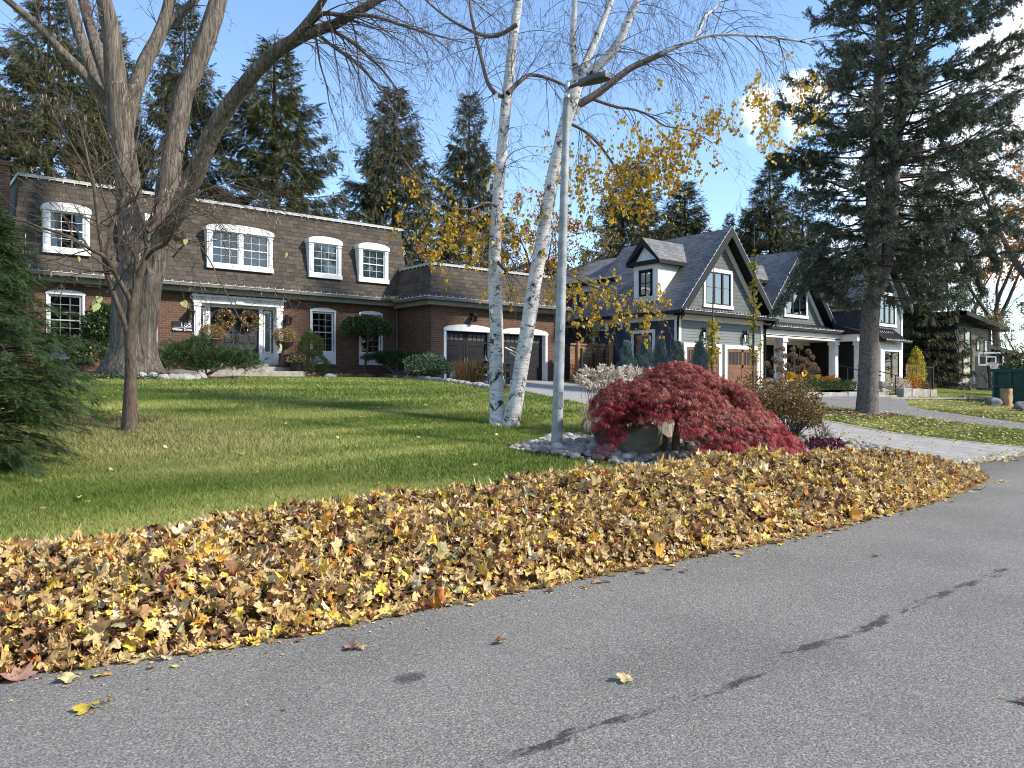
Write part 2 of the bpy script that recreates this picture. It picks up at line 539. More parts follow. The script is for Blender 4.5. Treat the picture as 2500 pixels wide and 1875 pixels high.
def m_leafpile():
    n = NT('fallen_leaves')
    c = n.ramp(n.rnd, [(0.0, (0.11, 0.055, 0.028)), (0.07, (0.24, 0.125, 0.055)), (0.14, (0.40, 0.245, 0.115)), (0.26, (0.53, 0.375, 0.165)), (0.40, (0.63, 0.485, 0.24)),
                       (0.56, (0.64, 0.47, 0.20)), (0.68, (0.74, 0.56, 0.15)), (0.77, (0.66, 0.37, 0.06)), (0.82, (0.82, 0.64, 0.10)), (0.87, (0.66, 0.57, 0.38)),
                       (0.93, (0.36, 0.36, 0.19)), (0.955, (0.25, 0.09, 0.05)), (0.98, (0.46, 0.17, 0.035))], 'CONSTANT')
    c = n.mix(n.math('MULTIPLY', n.ss(n.noise(55, 4), 0.42, 0.66), 0.5), c, n.mix(1.0, c, (0.5, 0.38, 0.3), 'MULTIPLY'))
    c = n.mix(n.math('MULTIPLY', n.ss(n.noise(1.1, 4), 0.45, 0.7), 0.25), c, n.mix(1.0, c, (0.62, 0.5, 0.42), 'MULTIPLY'))
    return n.principled(c, 0.6, n.bump(n.noise(90, 3), 0.35, 0.004), 0, 0.3, 0.18)


MAT = dict(
    brick=m_brick(),
    roof_brown=m_shingle('brown_shingles', (0.108, 0.091, 0.075), (0.050, 0.042, 0.035), (0.018, 0.015, 0.013), 0.30, 0.165),
    roof_grey=m_shingle('grey_shingles', (0.225, 0.228, 0.235), (0.12, 0.122, 0.13), (0.045, 0.047, 0.055), 0.34, 0.15),
    shake_grey=m_shingle('grey_cedar_shakes', (0.165, 0.18, 0.178), (0.12, 0.135, 0.133), (0.045, 0.05, 0.052), 0.19, 0.17),
    road=m_asphalt('asphalt', (0.108, 0.104, 0.095), (0.262, 0.251, 0.230)),
    drive_asphalt=m_asphalt('driveway_asphalt', (0.15, 0.15, 0.15), (0.225, 0.222, 0.22), False),
    lawn=m_lawn(), grass=m_grass(), paver=m_paver(),
    maple_bark=m_bark('maple_bark', (0.050, 0.040, 0.032), (0.265, 0.225, 0.188), 15, 1.5, 1.0, 0.09),
    twig=m_bark('twig_bark', (0.06, 0.047, 0.041), (0.17, 0.135, 0.115), 20, 4, 0.4, 0.01),
    redbud_bark=m_bark('young_tree_bark', (0.048, 0.038, 0.030), (0.145, 0.118, 0.093), 34, 9, 0.8, 0.012, (0.13, 0.06, 0.04)),
    spruce_bark=m_bark('spruce_bark', (0.075, 0.064, 0.056), (0.225, 0.2, 0.18), 16, 11, 1.0, 0.03),
    conifer_wood=m_bark('conifer_wood', (0.035, 0.026, 0.02), (0.10, 0.075, 0.06), 16, 7, 0.6, 0.02),
    birch=m_birch(),
    birch_twig=plain('birch_twig', (0.085, 0.06, 0.058), 0.7, 0.3),
    white=plain('white_paint', (0.66, 0.67, 0.68), 0.5, 0.1, 3),
    cream=plain('cream_paint', (0.80, 0.78, 0.72), 0.5, 0.05, 5),
    black=plain('black_paint', (0.014, 0.014, 0.016), 0.6, 0.25, 6, 0, 0.2),
    door_grey=plain('charcoal_door_paint', (0.022, 0.023, 0.027), 0.55, 0.2, 5, 0, 0.25),
    soffit=plain('weathered_soffit', (0.19, 0.185, 0.155), 0.6, 0.15, 3),
    soffit_dark=plain('taupe_soffit', (0.12, 0.115, 0.10), 0.6, 0.15, 3),
    blue_siding=plain('navy_siding', (0.028, 0.040, 0.072), 0.5, 0.1, 3),
    grey_siding=plain('grey_siding', (0.145, 0.16, 0.158), 0.5, 0.06, 3),
    navy_trim=plain('navy_flashing', (0.02, 0.035, 0.09), 0.4, 0.1),
    galv=plain('galvanised_steel', (0.27, 0.285, 0.295), 0.6, 0.35, 5.5, 0.15, 0.4, 0.5, 30),
    lamp_grey=plain('lamp_grey', (0.07, 0.075, 0.08), 0.5, 0.15, 6),
    steel=plain('bright_steel', (0.55, 0.56, 0.58), 0.3, 0.1, 6, 0.9),
    concrete=plain('concrete', (0.30, 0.275, 0.24), 0.9, 0.25, 5, 0, 0.2, 0.5, 70),
    stone=plain('pale_stone', (0.31, 0.297, 0.275), 0.9, 0.3, 3.2, 0, 0.2, 0.8, 14),
    boulder=plain('boulder_stone', (0.135, 0.128, 0.10), 0.9, 0.35, 3.0, 0, 0.2, 0.9, 12),
    cedar=plain('cedar_boards', (0.23, 0.125, 0.062), 0.7, 0.3, 2.2),
    cedar_light=plain('new_cedar_post', (0.36, 0.235, 0.13), 0.7, 0.2, 4),
    carriage=plain('stained_garage_wood', (0.155, 0.07, 0.035), 0.6, 0.25, 3),
    curtain=plain('sheer_curtain', (0.55, 0.55, 0.53), 0.9, 0.2, 3),
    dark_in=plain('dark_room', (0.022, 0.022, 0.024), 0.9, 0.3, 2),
    mid_in=plain('dim_curtain', (0.085, 0.085, 0.085), 0.9, 0.3, 2),
    pebble=None,
    bulb=plain('white_bulb', (0.62, 0.63, 0.65), 0.3, 0.03, 3),
    wire=plain('pale_wire', (0.34, 0.34, 0.33), 0.5, 0.1),
    mulch=plain('bark_mulch', (0.05, 0.035, 0.026), 0.95, 0.5, 22, 0, 0.1, 1.0, 40),
    taupe=plain('taupe_boards', (0.21, 0.19, 0.16), 0.6, 0.1, 3),
    dumpster=plain('green_steel', (0.004, 0.048, 0.046), 0.45, 0.3, 2.5),
    paper=plain('kraft_paper', (0.36, 0.235, 0.14), 0.85, 0.15, 6, 0, 0.2, 0.4, 9),
    iron=plain('black_iron', (0.015, 0.015, 0.016), 0.5, 0.2),
    urn=plain('dark_urn', (0.055, 0.032, 0.026), 0.6, 0.3, 8),
    pot=plain('black_pot', (0.016, 0.015, 0.015), 0.5, 0.2),
    glass=m_glass('window_glass', 1.5, (0.8, 0.83, 0.83)), glass_hi=m_glass('coated_glass', 2.6, (0.4, 0.43, 0.45)),
    leafpile=m_leafpile(),
    feeder_blue=plain('feeder_blue_metal', (0.035, 0.075, 0.095), 0.4, 0.2),
    clear=m_glass('clear_plastic', 1.45, (0.8, 0.8, 0.78)),
    seed=plain('bird_seed', (0.12, 0.10, 0.075), 0.9, 0.4, 60),
    orange_wood=plain('orange_painted_wood', (0.62, 0.27, 0.03), 0.6, 0.1),
    rim_red=plain('red_rim', (0.55, 0.03, 0.03), 0.4, 0.1),
    net=plain('white_net', (0.7, 0.7, 0.7), 0.8, 0.05),
    sign=plain('black_sign', (0.012, 0.012, 0.014), 0.35, 0.1),
)
MAT['spruce_needles'] = leafmat('spruce_needles', [(0, (0.016, 0.026, 0.008)), (0.45, (0.040, 0.051, 0.013)), (0.85, (0.075, 0.078, 0.022)), (1, (0.15, 0.10, 0.045))], 0.6, 0.12)
MAT['cone'] = leafmat('spruce_cones', [(0, (0.10, 0.055, 0.03)), (1, (0.21, 0.125, 0.07))], 0.7, 0.0)
MAT['blue_spruce'] = leafmat('blue_spruce_needles', [(0, (0.036, 0.048, 0.030)), (0.5, (0.098, 0.118, 0.080)), (1, (0.19, 0.215, 0.16))], 0.6, 0.08)
MAT['yew'] = leafmat('yew_needles', [(0, (0.016, 0.038, 0.012)), (0.55, (0.036, 0.072, 0.022)), (1, (0.08, 0.125, 0.040))], 0.5, 0.12)
MAT['dwarf'] = leafmat('dwarf_conifer_needles', [(0, (0.035, 0.060, 0.012)), (1, (0.085, 0.115, 0.03))], 0.6, 0.12)
MAT['boxleaf'] = leafmat('glossy_green_leaves', [(0, (0.014, 0.042, 0.010)), (0.6, (0.04, 0.085, 0.022)), (0.95, (0.12, 0.17, 0.06)), (1, (0.3, 0.26, 0.1))], 0.4, 0.15, 0.5)
MAT['varieg'] = leafmat('cream_edged_leaves', [(0, (0.04, 0.10, 0.025)), (0.5, (0.10, 0.17, 0.05)), (0.62, (0.42, 0.46, 0.27)), (1, (0.58, 0.60, 0.42))], 0.45, 0.2)
MAT['redmaple'] = leafmat('red_lace_leaves', [(0, (0.13, 0.016, 0.020)), (0.35, (0.26, 0.030, 0.036)), (0.6, (0.27, 0.055, 0.050)), (0.84, (0.36, 0.115, 0.085)), (1, (0.50, 0.25, 0.16))], 0.55, 0.3)
MAT['redbright'] = leafmat('bright_red_lace_leaves', [(0, (0.17, 0.008, 0.018)), (0.6, (0.33, 0.018, 0.034)), (1, (0.42, 0.07, 0.06))], 0.55, 0.3)
MAT['birchleaf'] = leafmat('yellow_birch_leaves', [(0, (0.36, 0.19, 0.018)), (0.4, (0.54, 0.32, 0.022)), (0.8, (0.68, 0.46, 0.04)), (1, (0.40, 0.36, 0.05))], 0.5, 0.4)
MAT['pod'] = leafmat('dry_seed_pods', [(0, (0.30, 0.19, 0.13)), (1, (0.48, 0.34, 0.24))], 0.7, 0.2)
MAT['lime'] = leafmat('lime_leaves', [(0, (0.42, 0.42, 0.17)), (0.5, (0.36, 0.40, 0.16)), (1, (0.5, 0.44, 0.24))], 0.5, 0.2)
MAT['ginkgo'] = leafmat('yellow_green_leaves', [(0, (0.25, 0.24, 0.03)), (0.5, (0.46, 0.40, 0.05)), (1, (0.66, 0.50, 0.06))], 0.5, 0.35)
MAT['juniper'] = leafmat('blue_juniper_needles', [(0, (0.075, 0.125, 0.115)), (1, (0.22, 0.30, 0.28))], 0.6, 0.1)
MAT['plume'] = leafmat('pampas_plumes', [(0, (0.50, 0.40, 0.32)), (1, (0.78, 0.70, 0.62))], 0.8, 0.3)
MAT['straw'] = leafmat('dry_grass', [(0, (0.16, 0.085, 0.03)), (0.6, (0.32, 0.18, 0.07)), (1, (0.45, 0.32, 0.16))], 0.7, 0.25)
MAT['hydr'] = leafmat('dry_hydrangea_heads', [(0, (0.12, 0.07, 0.04)), (1, (0.33, 0.22, 0.14))], 0.8, 0.2)
MAT['brownleaf'] = leafmat('brown_shrub_leaves', [(0, (0.085, 0.05, 0.02)), (0.5, (0.18, 0.115, 0.045)), (0.9, (0.26, 0.17, 0.06)), (1, (0.40, 0.28, 0.10))], 0.6, 0.25)
MAT['orangeleaf'] = leafmat('orange_leaves', [(0, (0.28, 0.10, 0.015)), (0.5, (0.46, 0.19, 0.025)), (1, (0.55, 0.30, 0.04))], 0.55, 0.35)
MAT['oliveleaf'] = leafmat('olive_leaves', [(0, (0.10, 0.085, 0.03)), (0.6, (0.20, 0.16, 0.05)), (1, (0.36, 0.24, 0.05))], 0.55, 0.3)
MAT['greenleaf'] = leafmat('green_leaves', [(0, (0.03, 0.065, 0.015)), (1, (0.09, 0.13, 0.035))], 0.5, 0.25)
MAT['mum'] = leafmat('faded_mum_flowers', [(0, (0.13, 0.075, 0.025)), (0.6, (0.34, 0.23, 0.085)), (1, (0.52, 0.40, 0.19))], 0.7, 0.2)
MAT['wreath'] = leafmat('dried_wreath_flowers', [(0, (0.06, 0.03, 0.014)), (0.5, (0.19, 0.12, 0.05)), (0.82, (0.42, 0.27, 0.08)), (1, (0.68, 0.62, 0.47))], 0.7, 0.2)
MAT['purple'] = leafmat('purple_leaves', [(0, (0.06, 0.014, 0.028)), (1, (0.17, 0.04, 0.06))], 0.5, 0.2)
MAT['litter'] = leafmat('scattered_leaves', [(0, (0.42, 0.30, 0.12)), (0.6, (0.60, 0.48, 0.19)), (1, (0.70, 0.60, 0.32))], 0.6, 0.2)
MAT['bedplant'] = leafmat('low_bed_plants', [(0, (0.12, 0.085, 0.03)), (0.4, (0.32, 0.24, 0.06)), (0.7, (0.30, 0.15, 0.10)), (1, (0.42, 0.34, 0.11))], 0.6, 0.25)
MAT['heath'] = leafmat('grey_purple_heather', [(0, (0.06, 0.05, 0.055)), (1, (0.15, 0.12, 0.12))], 0.7, 0.1)


def m_pebble():
    n = NT('river_pebbles')
    c = n.ramp(n.rnd, [(0, (0.11, 0.105, 0.10)), (0.3, (0.20, 0.19, 0.175)), (0.6, (0.29, 0.275, 0.25)), (0.8, (0.25, 0.20, 0.15)), (1, (0.46, 0.45, 0.43))])
    c = n.mix(n.math('MULTIPLY', n.noise(30, 3), 0.4), c, (0.28, 0.26, 0.23))
    return n.principled(c, 0.75, n.bump(n.noise(60, 3), 0.3, 0.004), 0, 0.3)


MAT['pebble'] = m_pebble()
# ------------------------------------------------------------------ terrain, road, driveways, beds
xs = np.unique(np.round(np.concatenate([np.linspace(-500, -6, 14), np.arange(-5.5, 40, 0.25), np.linspace(40, 75, 30), np.linspace(80, 600, 14)]), 3))
ys = np.unique(np.round(np.concatenate([np.linspace(-400, -14, 10), np.linspace(-12, 5.8, 24), np.arange(5.9, 6.5, 0.1), np.arange(6.5, 30.1, 0.25), np.linspace(30.5, 60, 20), np.linspace(70, 700, 14)]), 3))
GX, GY = np.meshgrid(xs, ys)
GZ = ground(GX, GY)
nx, ny = len(xs), len(ys)
idx = np.arange(nx * ny).reshape(ny, nx)
F = np.stack([idx[:-1, :-1], idx[:-1, 1:], idx[1:, 1:], idx[1:, :-1]], -1).reshape(-1, 4)
o = put_np('lawn', np.stack([GX, GY, GZ], -1).reshape(-1, 3), F, MAT['lawn'], smooth=True)
tag(o, 'mown green lawn with pale diagonal streaks sloping up to the houses', 'lawn', kind='structure')


def loft(name, left, right, mat, lift, n=60, k=14, label=None, cat=None):
    L = catmull([(*p, 0) for p in left], n); Rr = catmull([(*p, 0) for p in right], n)
    s = np.linspace(0, 1, k)[None, :, None]
    P = L[:, None] * (1 - s) + Rr[:, None] * s
    P[..., 2] = ground(P[..., 0], P[..., 1]) + lift
    i = np.arange(n * k).reshape(n, k)
    F = np.stack([i[:-1, :-1], i[:-1, 1:], i[1:, 1:], i[1:, :-1]], -1).reshape(-1, 4)
    o = put_np(name, P.reshape(-1, 3), F, mat, smooth=True)
    return tag(o, label, cat, kind='structure')


v = MB()
rx = np.linspace(-80, 160, 121)
def road_edge(x): return 6.08 + 0.05 * math.sin(x * 0.7) + 0.03 * math.sin(x * 2.3)
for a, b in zip(rx[:-1], rx[1:]):
    for y0, y1, z0, z1 in ((-3.1, 2.0, 0.0, 0.0), (2.0, None, 0.0, 0.0)):
        ya = road_edge(a) if y1 is None else y1; yb = road_edge(b) if y1 is None else y1
        v.poly([(a, y0, z0), (b, y0, z0), (b, yb, z1), (a, ya, z1)])
o = v.build('road', MAT['road']); tag(o, 'grey worn asphalt street with a broken line of dark tar stains', 'road', kind='structure')

DRL = [(16.2, 6.1), (16.6, 7), (16.5, 9), (14.9, 11), (14.3, 14), (15.2, 18), (16.9, 23.5), (17.6, 26.28)]
DRR = [(21.6, 6.1), (21.0, 7.0), (20.2, 9.2), (21.4, 11.8), (23.2, 14.5), (24.2, 18), (24.35, 23), (24.35, 26.28)]
loft('driveway', DRL, DRR, MAT['paver'], 0.014, label='pale grey paver driveway curving down from the brick house garage', cat='driveway')
for nm, e, sgn in (('driveway_border', DRL, 1), ('driveway_border', DRR, -1)):
    loft(nm, e, [(x + 0.24 * sgn, y) for x, y in e], MAT['concrete'], 0.022, k=2,
         label='row of weathered edging pavers along the driveway ' + ('beside the red maple' if sgn > 0 else 'beside the spruce lawn'), cat='edging')
D2L = [(26.0, 6.1), (26.5, 8.2), (26.7, 10.5), (27.2, 12.8), (27.2, 15), (27.0, 18), (27.2, 21.4)]
D2R = [(28.8, 6.1), (29.4, 8.6), (30.3, 11), (31.8, 13.6), (37, 16.3), (36, 17.6), (33.6, 21.4)]
loft('neighbour_driveway', D2L, D2R, MAT['drive_asphalt'], 0.014, label='smooth grey asphalt driveway in front of the grey gabled house', cat='driveway')
loft('stone_walkway', [(36.6, 16.2), (40, 15.7), (44, 15.2), (48, 14.6)], [(36.6, 17.1), (40, 16.5), (44, 15.9), (48, 15.2)], MAT['stone'], 0.016, n=30, k=5,
     label='light stone path leading right from the porch steps', cat='path')


def edge_x(e, y):
    p = sorted([(b, a) for a, b in e]); return np.interp(y, [q[0] for q in p], [q[1] for q in p])


def in_drive(x, y):
    a = (x > edge_x(DRL, y) - 0.05) & (x < edge_x(DRR, y) + 0.05) & (y < 26.4)
    b = (x > edge_x(D2L, y) - 0.05) & (x < edge_x(D2R, y) + 0.05) & (y < 21.5)
    return a | b


def blob_sheet(name, pts, mat, lift, label, cat, rough=0.12, kind='structure'):
    """organic flat patch draped on the terrain (polygon fan with rings)"""
    c = np.mean(pts, 0); ring = catmull([(*p, 0) for p in list(pts) + [pts[0]]], 72)[:-1, :2]
    ring = ring + rng.normal(size=ring.shape) * rough * 0.4
    ks = np.linspace(0.02, 1, 12)
    P = c[None, None] + (ring[None] - c) * ks[:, None, None]
    z = ground(P[..., 0], P[..., 1]) + lift
    P = np.concatenate([P, z[..., None]], -1); m, n = P.shape[:2]
    i = np.arange(m * n).reshape(m, n)
    F = np.stack([i[:-1], np.roll(i[:-1], -1, 1), np.roll(i[1:], -1, 1), i[1:]], -1).reshape(-1, 4)
    o = put_np(name, P.reshape(-1, 3), F[:, ::-1], mat, smooth=True)
    return tag(o, label, cat, kind=kind)


BED_TREE = [(3.4, 24.0), (4.2, 22.9), (5.6, 22.45), (7.0, 22.6), (8.6, 23.4), (9.4, 25.5), (8.9, 28.6), (4.0, 28.6)]
BED_HOUSE = [(12.55, 27.1), (14.2, 27.0), (16.0, 26.7), (15.6, 23.2), (14.5, 18.6), (15.0, 18.2), (16.6, 23.0), (17.3, 26.2), (17.4, 28.8), (12.55, 28.8)]
BED_MAPLE = [(7.9, 9.7), (8.2, 8.6), (8.7, 7.5), (10, 7.0), (13, 7.0), (16.2, 7.1), (16.4, 8.9), (14.7, 10.9), (12, 10.6), (9.6, 10.4)]
BED_SPRUCE = [(23.6, 12.0), (25.2, 11.6), (27.0, 11.7), (26.9, 13.4), (25.6, 14.0), (24.0, 13.3)]
BED_STRIP = [(24.45, 24.5), (24.45, 18), (24.6, 15.6), (26.2, 15.6), (26.9, 18), (27.0, 24.5)]
blob_sheet('tree_bed_soil', BED_TREE, MAT['mulch'], 0.02, 'dark earth round the foot of the great maple', 'flower bed')
blob_sheet('house_bed_soil', BED_HOUSE, MAT['mulch'], 0.02, 'dark mulched bed along the brick wall', 'flower bed')
blob_sheet('rock_bed_soil', BED_MAPLE, MAT['mulch'], 0.02, 'earth under the river stones round the red maple', 'flower bed')
blob_sheet('spruce_bed_soil', BED_SPRUCE, MAT['mulch'], 0.03, 'ring of brown mulch round the tall spruce trunk', 'flower bed')
blob_sheet('strip_bed_soil', BED_STRIP, MAT['mulch'], 0.02, 'planted strip between the two driveways', 'flower bed')


def in_poly(x, y, pts):
    x = np.asarray(x); y = np.asarray(y); ins = np.zeros(x.shape, bool); j = len(pts) - 1
    for i in range(len(pts)):
        xi, yi = pts[i]; xj, yj = pts[j]
        c = ((yi > y) != (yj > y)) & (x < (xj - xi) * (y - yi) / (yj - yi + 1e-12) + xi)
        ins ^= c; j = i
    return ins


def lawn_ok(x, y):
    ok = ~in_drive(x, y) & (y > 6.35)
    for p in (BED_TREE, BED_HOUSE, BED_MAPLE, BED_SPRUCE, BED_STRIP): ok &= ~in_poly(x, y, p)
    ok &= ~((x > 9) & (x < 12.6) & (y > 27.2)) & ~((y > 28.7) & (x < 17.6)) & ~((y > 26.2) & (x > 17.5) & (x < 24.3))
    ok &= ~((x > 27) & (y > 17.6) & (x < 47)) & ~((x > 36) & (x < 48) & (y > 14.5) & (y < 17.2))
    ok &= ~((y < 7.3) & (x < 15.2))
    return ok


def view_pts(n, tmin, tmax, umin=-60, umax=2560):
    """random ground points inside the field of view, even per square metre"""
    t = np.sqrt(rng.uniform(tmin ** 2, tmax ** 2, n)); u = rng.uniform(umin, umax, n)
    a = (u - 1250) / 1900
    return t * (FW[0] + a * RT[0]), t * (FW[1] + a * RT[1])


parts = []
for n, t0, t1, hh, ww in ((210000, 5.0, 10.0, 0.045, 0.0045), (190000, 10.0, 17.0, 0.055, 0.008), (150000, 17.0, 30.0, 0.065, 0.015)):
    x, y = view_pts(n, t0, t1); ok = lawn_ok(x, y); x, y = x[ok], y[ok]; m = len(x)
    z = ground(x, y); h = hh * rng.uniform(0.55, 1.25, m); a = rng.uniform(0, 2 * PI, m)
    lean = rng.normal(size=(m, 2)) * 0.55 * h[:, None]; w = ww * rng.uniform(0.7, 1.3, m)
    V = np.empty((m, 3, 3)); V[:, 0] = np.stack([x - np.cos(a) * w, y - np.sin(a) * w, z], -1)
    V[:, 1] = np.stack([x + np.cos(a) * w, y + np.sin(a) * w, z], -1)
    V[:, 2] = np.stack([x + lean[:, 0], y + lean[:, 1], z + h], -1)
    parts.append((V.reshape(-1, 3), np.arange(m * 3).reshape(-1, 3)))
V, F = cat_geo(parts)
o = put_np('lawn_grass', V, F, MAT['grass']); tag(o, 'short mown grass blades over the sloping lawns', 'grass', kind='stuff')
# ------------------------------------------------------------------ building helpers
class Pl:
    """a wall plane: a runs along it, d stands out of it, z is up"""
    def __init__(s, axis, k): s.axis = axis; s.k = k      # axis 'y': looks to -Y; 'x': looks to -X

    def p(s, a, d, z): return (a, s.k - d, z) if s.axis == 'y' else (s.k - d, a, z)

    def box(s, mb, a0, a1, d0, d1, z0, z1):
        p, q = s.p(a0, d0, z0), s.p(a1, d1, z1)
        return mb.box(p[0], q[0], p[1], q[1], z0, z1)

    def prism(s, mb, pts, d0, d1):
        if s.axis == 'y': return mb.prism(pts, 'y', s.k - d1, s.k - d0)
        return mb.prism(pts, 'x', s.k - d1, s.k - d0)

    def quad(s, mb, a0, a1, d, z0, z1): return mb.poly([s.p(a0, d, z0), s.p(a1, d, z0), s.p(a1, d, z1), s.p(a0, d, z1)])


def wall_holes(mb, pl, a0, a1, z0, z1, holes, depth=0.14):
    A = sorted({a0, a1, *[h[0] for h in holes], *[h[1] for h in holes]}); Z = sorted({z0, z1, *[h[2] for h in holes], *[h[3] for h in holes]})
    for i in range(len(A) - 1):
        for j in range(len(Z) - 1):
            ca, cz = (A[i] + A[i + 1]) / 2, (Z[j] + Z[j + 1]) / 2
            if any(h[0] < ca < h[1] and h[2] < cz < h[3] for h in holes): continue
            pl.quad(mb, A[i], A[i + 1], 0, Z[j], Z[j + 1])
    for b0, b1, c0, c1 in holes:
        for (p, q) in (((b0, c0), (b1, c0)), ((b1, c0), (b1, c1)), ((b1, c1), (b0, c1)), ((b0, c1), (b0, c0))):
            mb.poly([pl.p(p[0], 0, p[1]), pl.p(q[0], 0, q[1]), pl.p(q[0], -depth, q[1]), pl.p(p[0], -depth, p[1])])


def arch_pts(a0, a1, z, rise, n=10):
    c = (a0 + a1) / 2; h = (a1 - a0) / 2
    return [(c + h * math.cos(PI * k / n), z + rise * math.sin(PI * k / n) ** 0.9) for k in range(n + 1)]


def muntins(mb, pl, a0, a1, z0, z1, cols, rows, d0, d1, w=0.013, mid=True):
    for i in range(1, cols):
        a = a0 + (a1 - a0) * i / cols; pl.box(mb, a - w / 2, a + w / 2, d0, d1, z0, z1)
    for j in range(1, rows):
        z = z0 + (z1 - z0) * j / rows; ww = w * 3.2 if (mid and j * 2 == rows) else w
        pl.box(mb, a0, a1, d0 + 0.002, d1 + (0.012 if ww > w else 0.002), z - ww / 2, z + ww / 2)


def sash(parent, pl, a0, a1, z0, z1, d, cols, rows, frame_mat='white', glass='glass', curtain=None, fw=0.05):
    """window part: sash frame with pane, muntins and what hangs behind the glass as sub-parts"""
    m = MB()
    for b in ((a0, a0 + fw, z0, z1), (a1 - fw, a1, z0, z1), (a0 + fw, a1 - fw, z0, z0 + fw), (a0 + fw, a1 - fw, z1 - fw, z1)):
        pl.box(m, b[0], b[1], d - 0.03, d + 0.03, b[2], b[3])
    w = m.build('window', MAT[frame_mat], parent)
    g = MB(); pl.box(g, a0 + fw, a1 - fw, d - 0.008, d - 0.002, z0 + fw, z1 - fw); g.build('pane', MAT[glass], w)
    if cols > 1 or rows > 1:
        k = MB(); muntins(k, pl, a0 + fw, a1 - fw, z0 + fw, z1 - fw, cols, rows, d - 0.001, d + 0.008); k.build('muntins', MAT['wire' if frame_mat == 'white' else frame_mat], w)
    return w


def drape(parent, pl, a0, a1, z0, z1, d, mat, waves=9, amp=0.025, name='curtain'):
    n = waves * 6; v = []; f = []
    for i in range(n + 1):
        a = a0 + (a1 - a0) * i / n; dd = d + amp * math.sin(2 * PI * waves * i / n) + 0.3 * amp * math.sin(5.3 * i)
        v += [pl.p(a, dd, z0), pl.p(a, dd * 1.0, z1)]
    for i in range(n): f.append((2 * i, 2 * i + 2, 2 * i + 3, 2 * i + 1))
    return MB().add(v, f, True).build(name, MAT[mat], parent)


def room(mb, pl, a0, a1, z0, z1, d0=-0.15, d1=-1.1):
    q = [(a0, z0), (a1, z0), (a1, z1), (a0, z1)]
    mb.poly([pl.p(a, d1, z) for a, z in q])
    for i in range(4):
        p, r = q[i], q[(i + 1) % 4]
        mb.poly([pl.p(p[0], d0, p[1]), pl.p(r[0], d0, r[1]), pl.p(r[0], d1, r[1]), pl.p(p[0], d1, p[1])])


def light_string(parent, path, step=0.25, drop=-0.05, size=0.045, name='light_string', clip=True, mat='bulb'):
    """a wire with a bulb on every clip"""
    path = [np.array(p, float) for p in path]; m = MB()
    for a, b in zip(path[:-1], path[1:]):
        L = np.linalg.norm(b - a); n = max(1, int(L / step))
        m.bar(a, b, 0.014)
        for i in range(n):
            p = a + (b - a) * ((i + 0.5 + rng.uniform(-0.12, 0.12)) / n); q = p + np.array([rng.normal() * 0.012, rng.normal() * 0.012, drop * 1.4])
            dr = (q - p) / np.linalg.norm(q - p)
            m.tube([p, p + dr * size * 0.8, p + dr * size * 1.7, p + dr * size * 2.1], [size * 0.32, size * 0.5, size * 0.42, 0.004], 5)
    return m.build(name, MAT[mat], parent)


def lantern(parent, pl, a, z0, z1, s=1.0):
    """black wall lantern: back plate, tapered glazed body, pitched cap"""
    c = pl.p(a, 0.2 * s, z0); h = z1 - z0; m = MB()
    pl.box(m, a - 0.05 * s, a + 0.05 * s, 0.0, 0.03, z0 + 0.35 * h, z1)
    p0 = pl.p(a, 0.02, z0 + 0.88 * h); p1 = pl.p(a, 0.2 * s, z0 + 0.95 * h); m.bar(p0, p1, 0.025)
    n = 4
    def ring(r, z): return [(c[0] + r * math.cos(PI / 4 + PI / 2 * i), c[1] + r * math.sin(PI / 4 + PI / 2 * i), z0 + z * h) for i in range(n)]
    r0, r1 = ring(0.085 * s, 0.06), ring(0.13 * s, 0.66)
    for i in range(4): m.bar(r0[i], r1[i], 0.02)
    for R_ in (r0, r1):
        for i in range(4): m.bar(R_[i], R_[(i + 1) % 4], 0.022)
    e, t, k = ring(0.17 * s, 0.66), ring(0.06 * s, 0.86), ring(0.03 * s, 0.97)
    for i in range(4):
        j = (i + 1) % 4
        m.poly([e[i], e[j], t[j], t[i]]); m.poly([t[i], t[j], k[j], k[i]])
    m.poly(k); m.poly(e[::-1]); m.poly(ring(0.06 * s, 0.0)); b = ring(0.06 * s, 0.0)
    for i in range(4): m.poly([b[i], b[(i + 1) % 4], r0[(i + 1) % 4], r0[i]])
    o = m.build('wall_lantern', MAT['black'], parent)
    g = MB(); gi, gj = ring(0.08 * s, 0.08), ring(0.122 * s, 0.65)
    for i in range(4): g.poly([gi[i], gi[(i + 1) % 4], gj[(i + 1) % 4], gj[i]])
    g.build('lantern_glass', MAT['clear'], o)
    return o


# ------------------------------------------------------------------ the brick house
BH = thing('brick_house', 'dark red brick house with a brown shingled mansard roof and white arched windows', 'house', (10.5, 28.9, 1.8))
WY = 28.9; PW = Pl('y', WY)
BZ = 1.4
holes = [(4.46, 5.44, 2.86, 4.52), (6.74, 7.7, 2.86, 4.52), (13.55, 14.52, 2.86, 4.5), (15.72, 16.68, 2.86, 4.5), (9.22, 12.1, 2.36, 4.58)]
m = MB(); wall_holes(m, PW, 3.62, 17.5, BZ, 5.0, holes, 0.32)
m.poly([(3.62, WY, BZ), (3.62, WY, 5.0), (3.62, 38, 5.0), (3.62, 38, BZ)])
GY_ = 26.3; PG = Pl('y', GY_)
gholes = [(18.2, 20.55, BZ, 3.84), (21.2, 23.7, BZ, 3.84)]
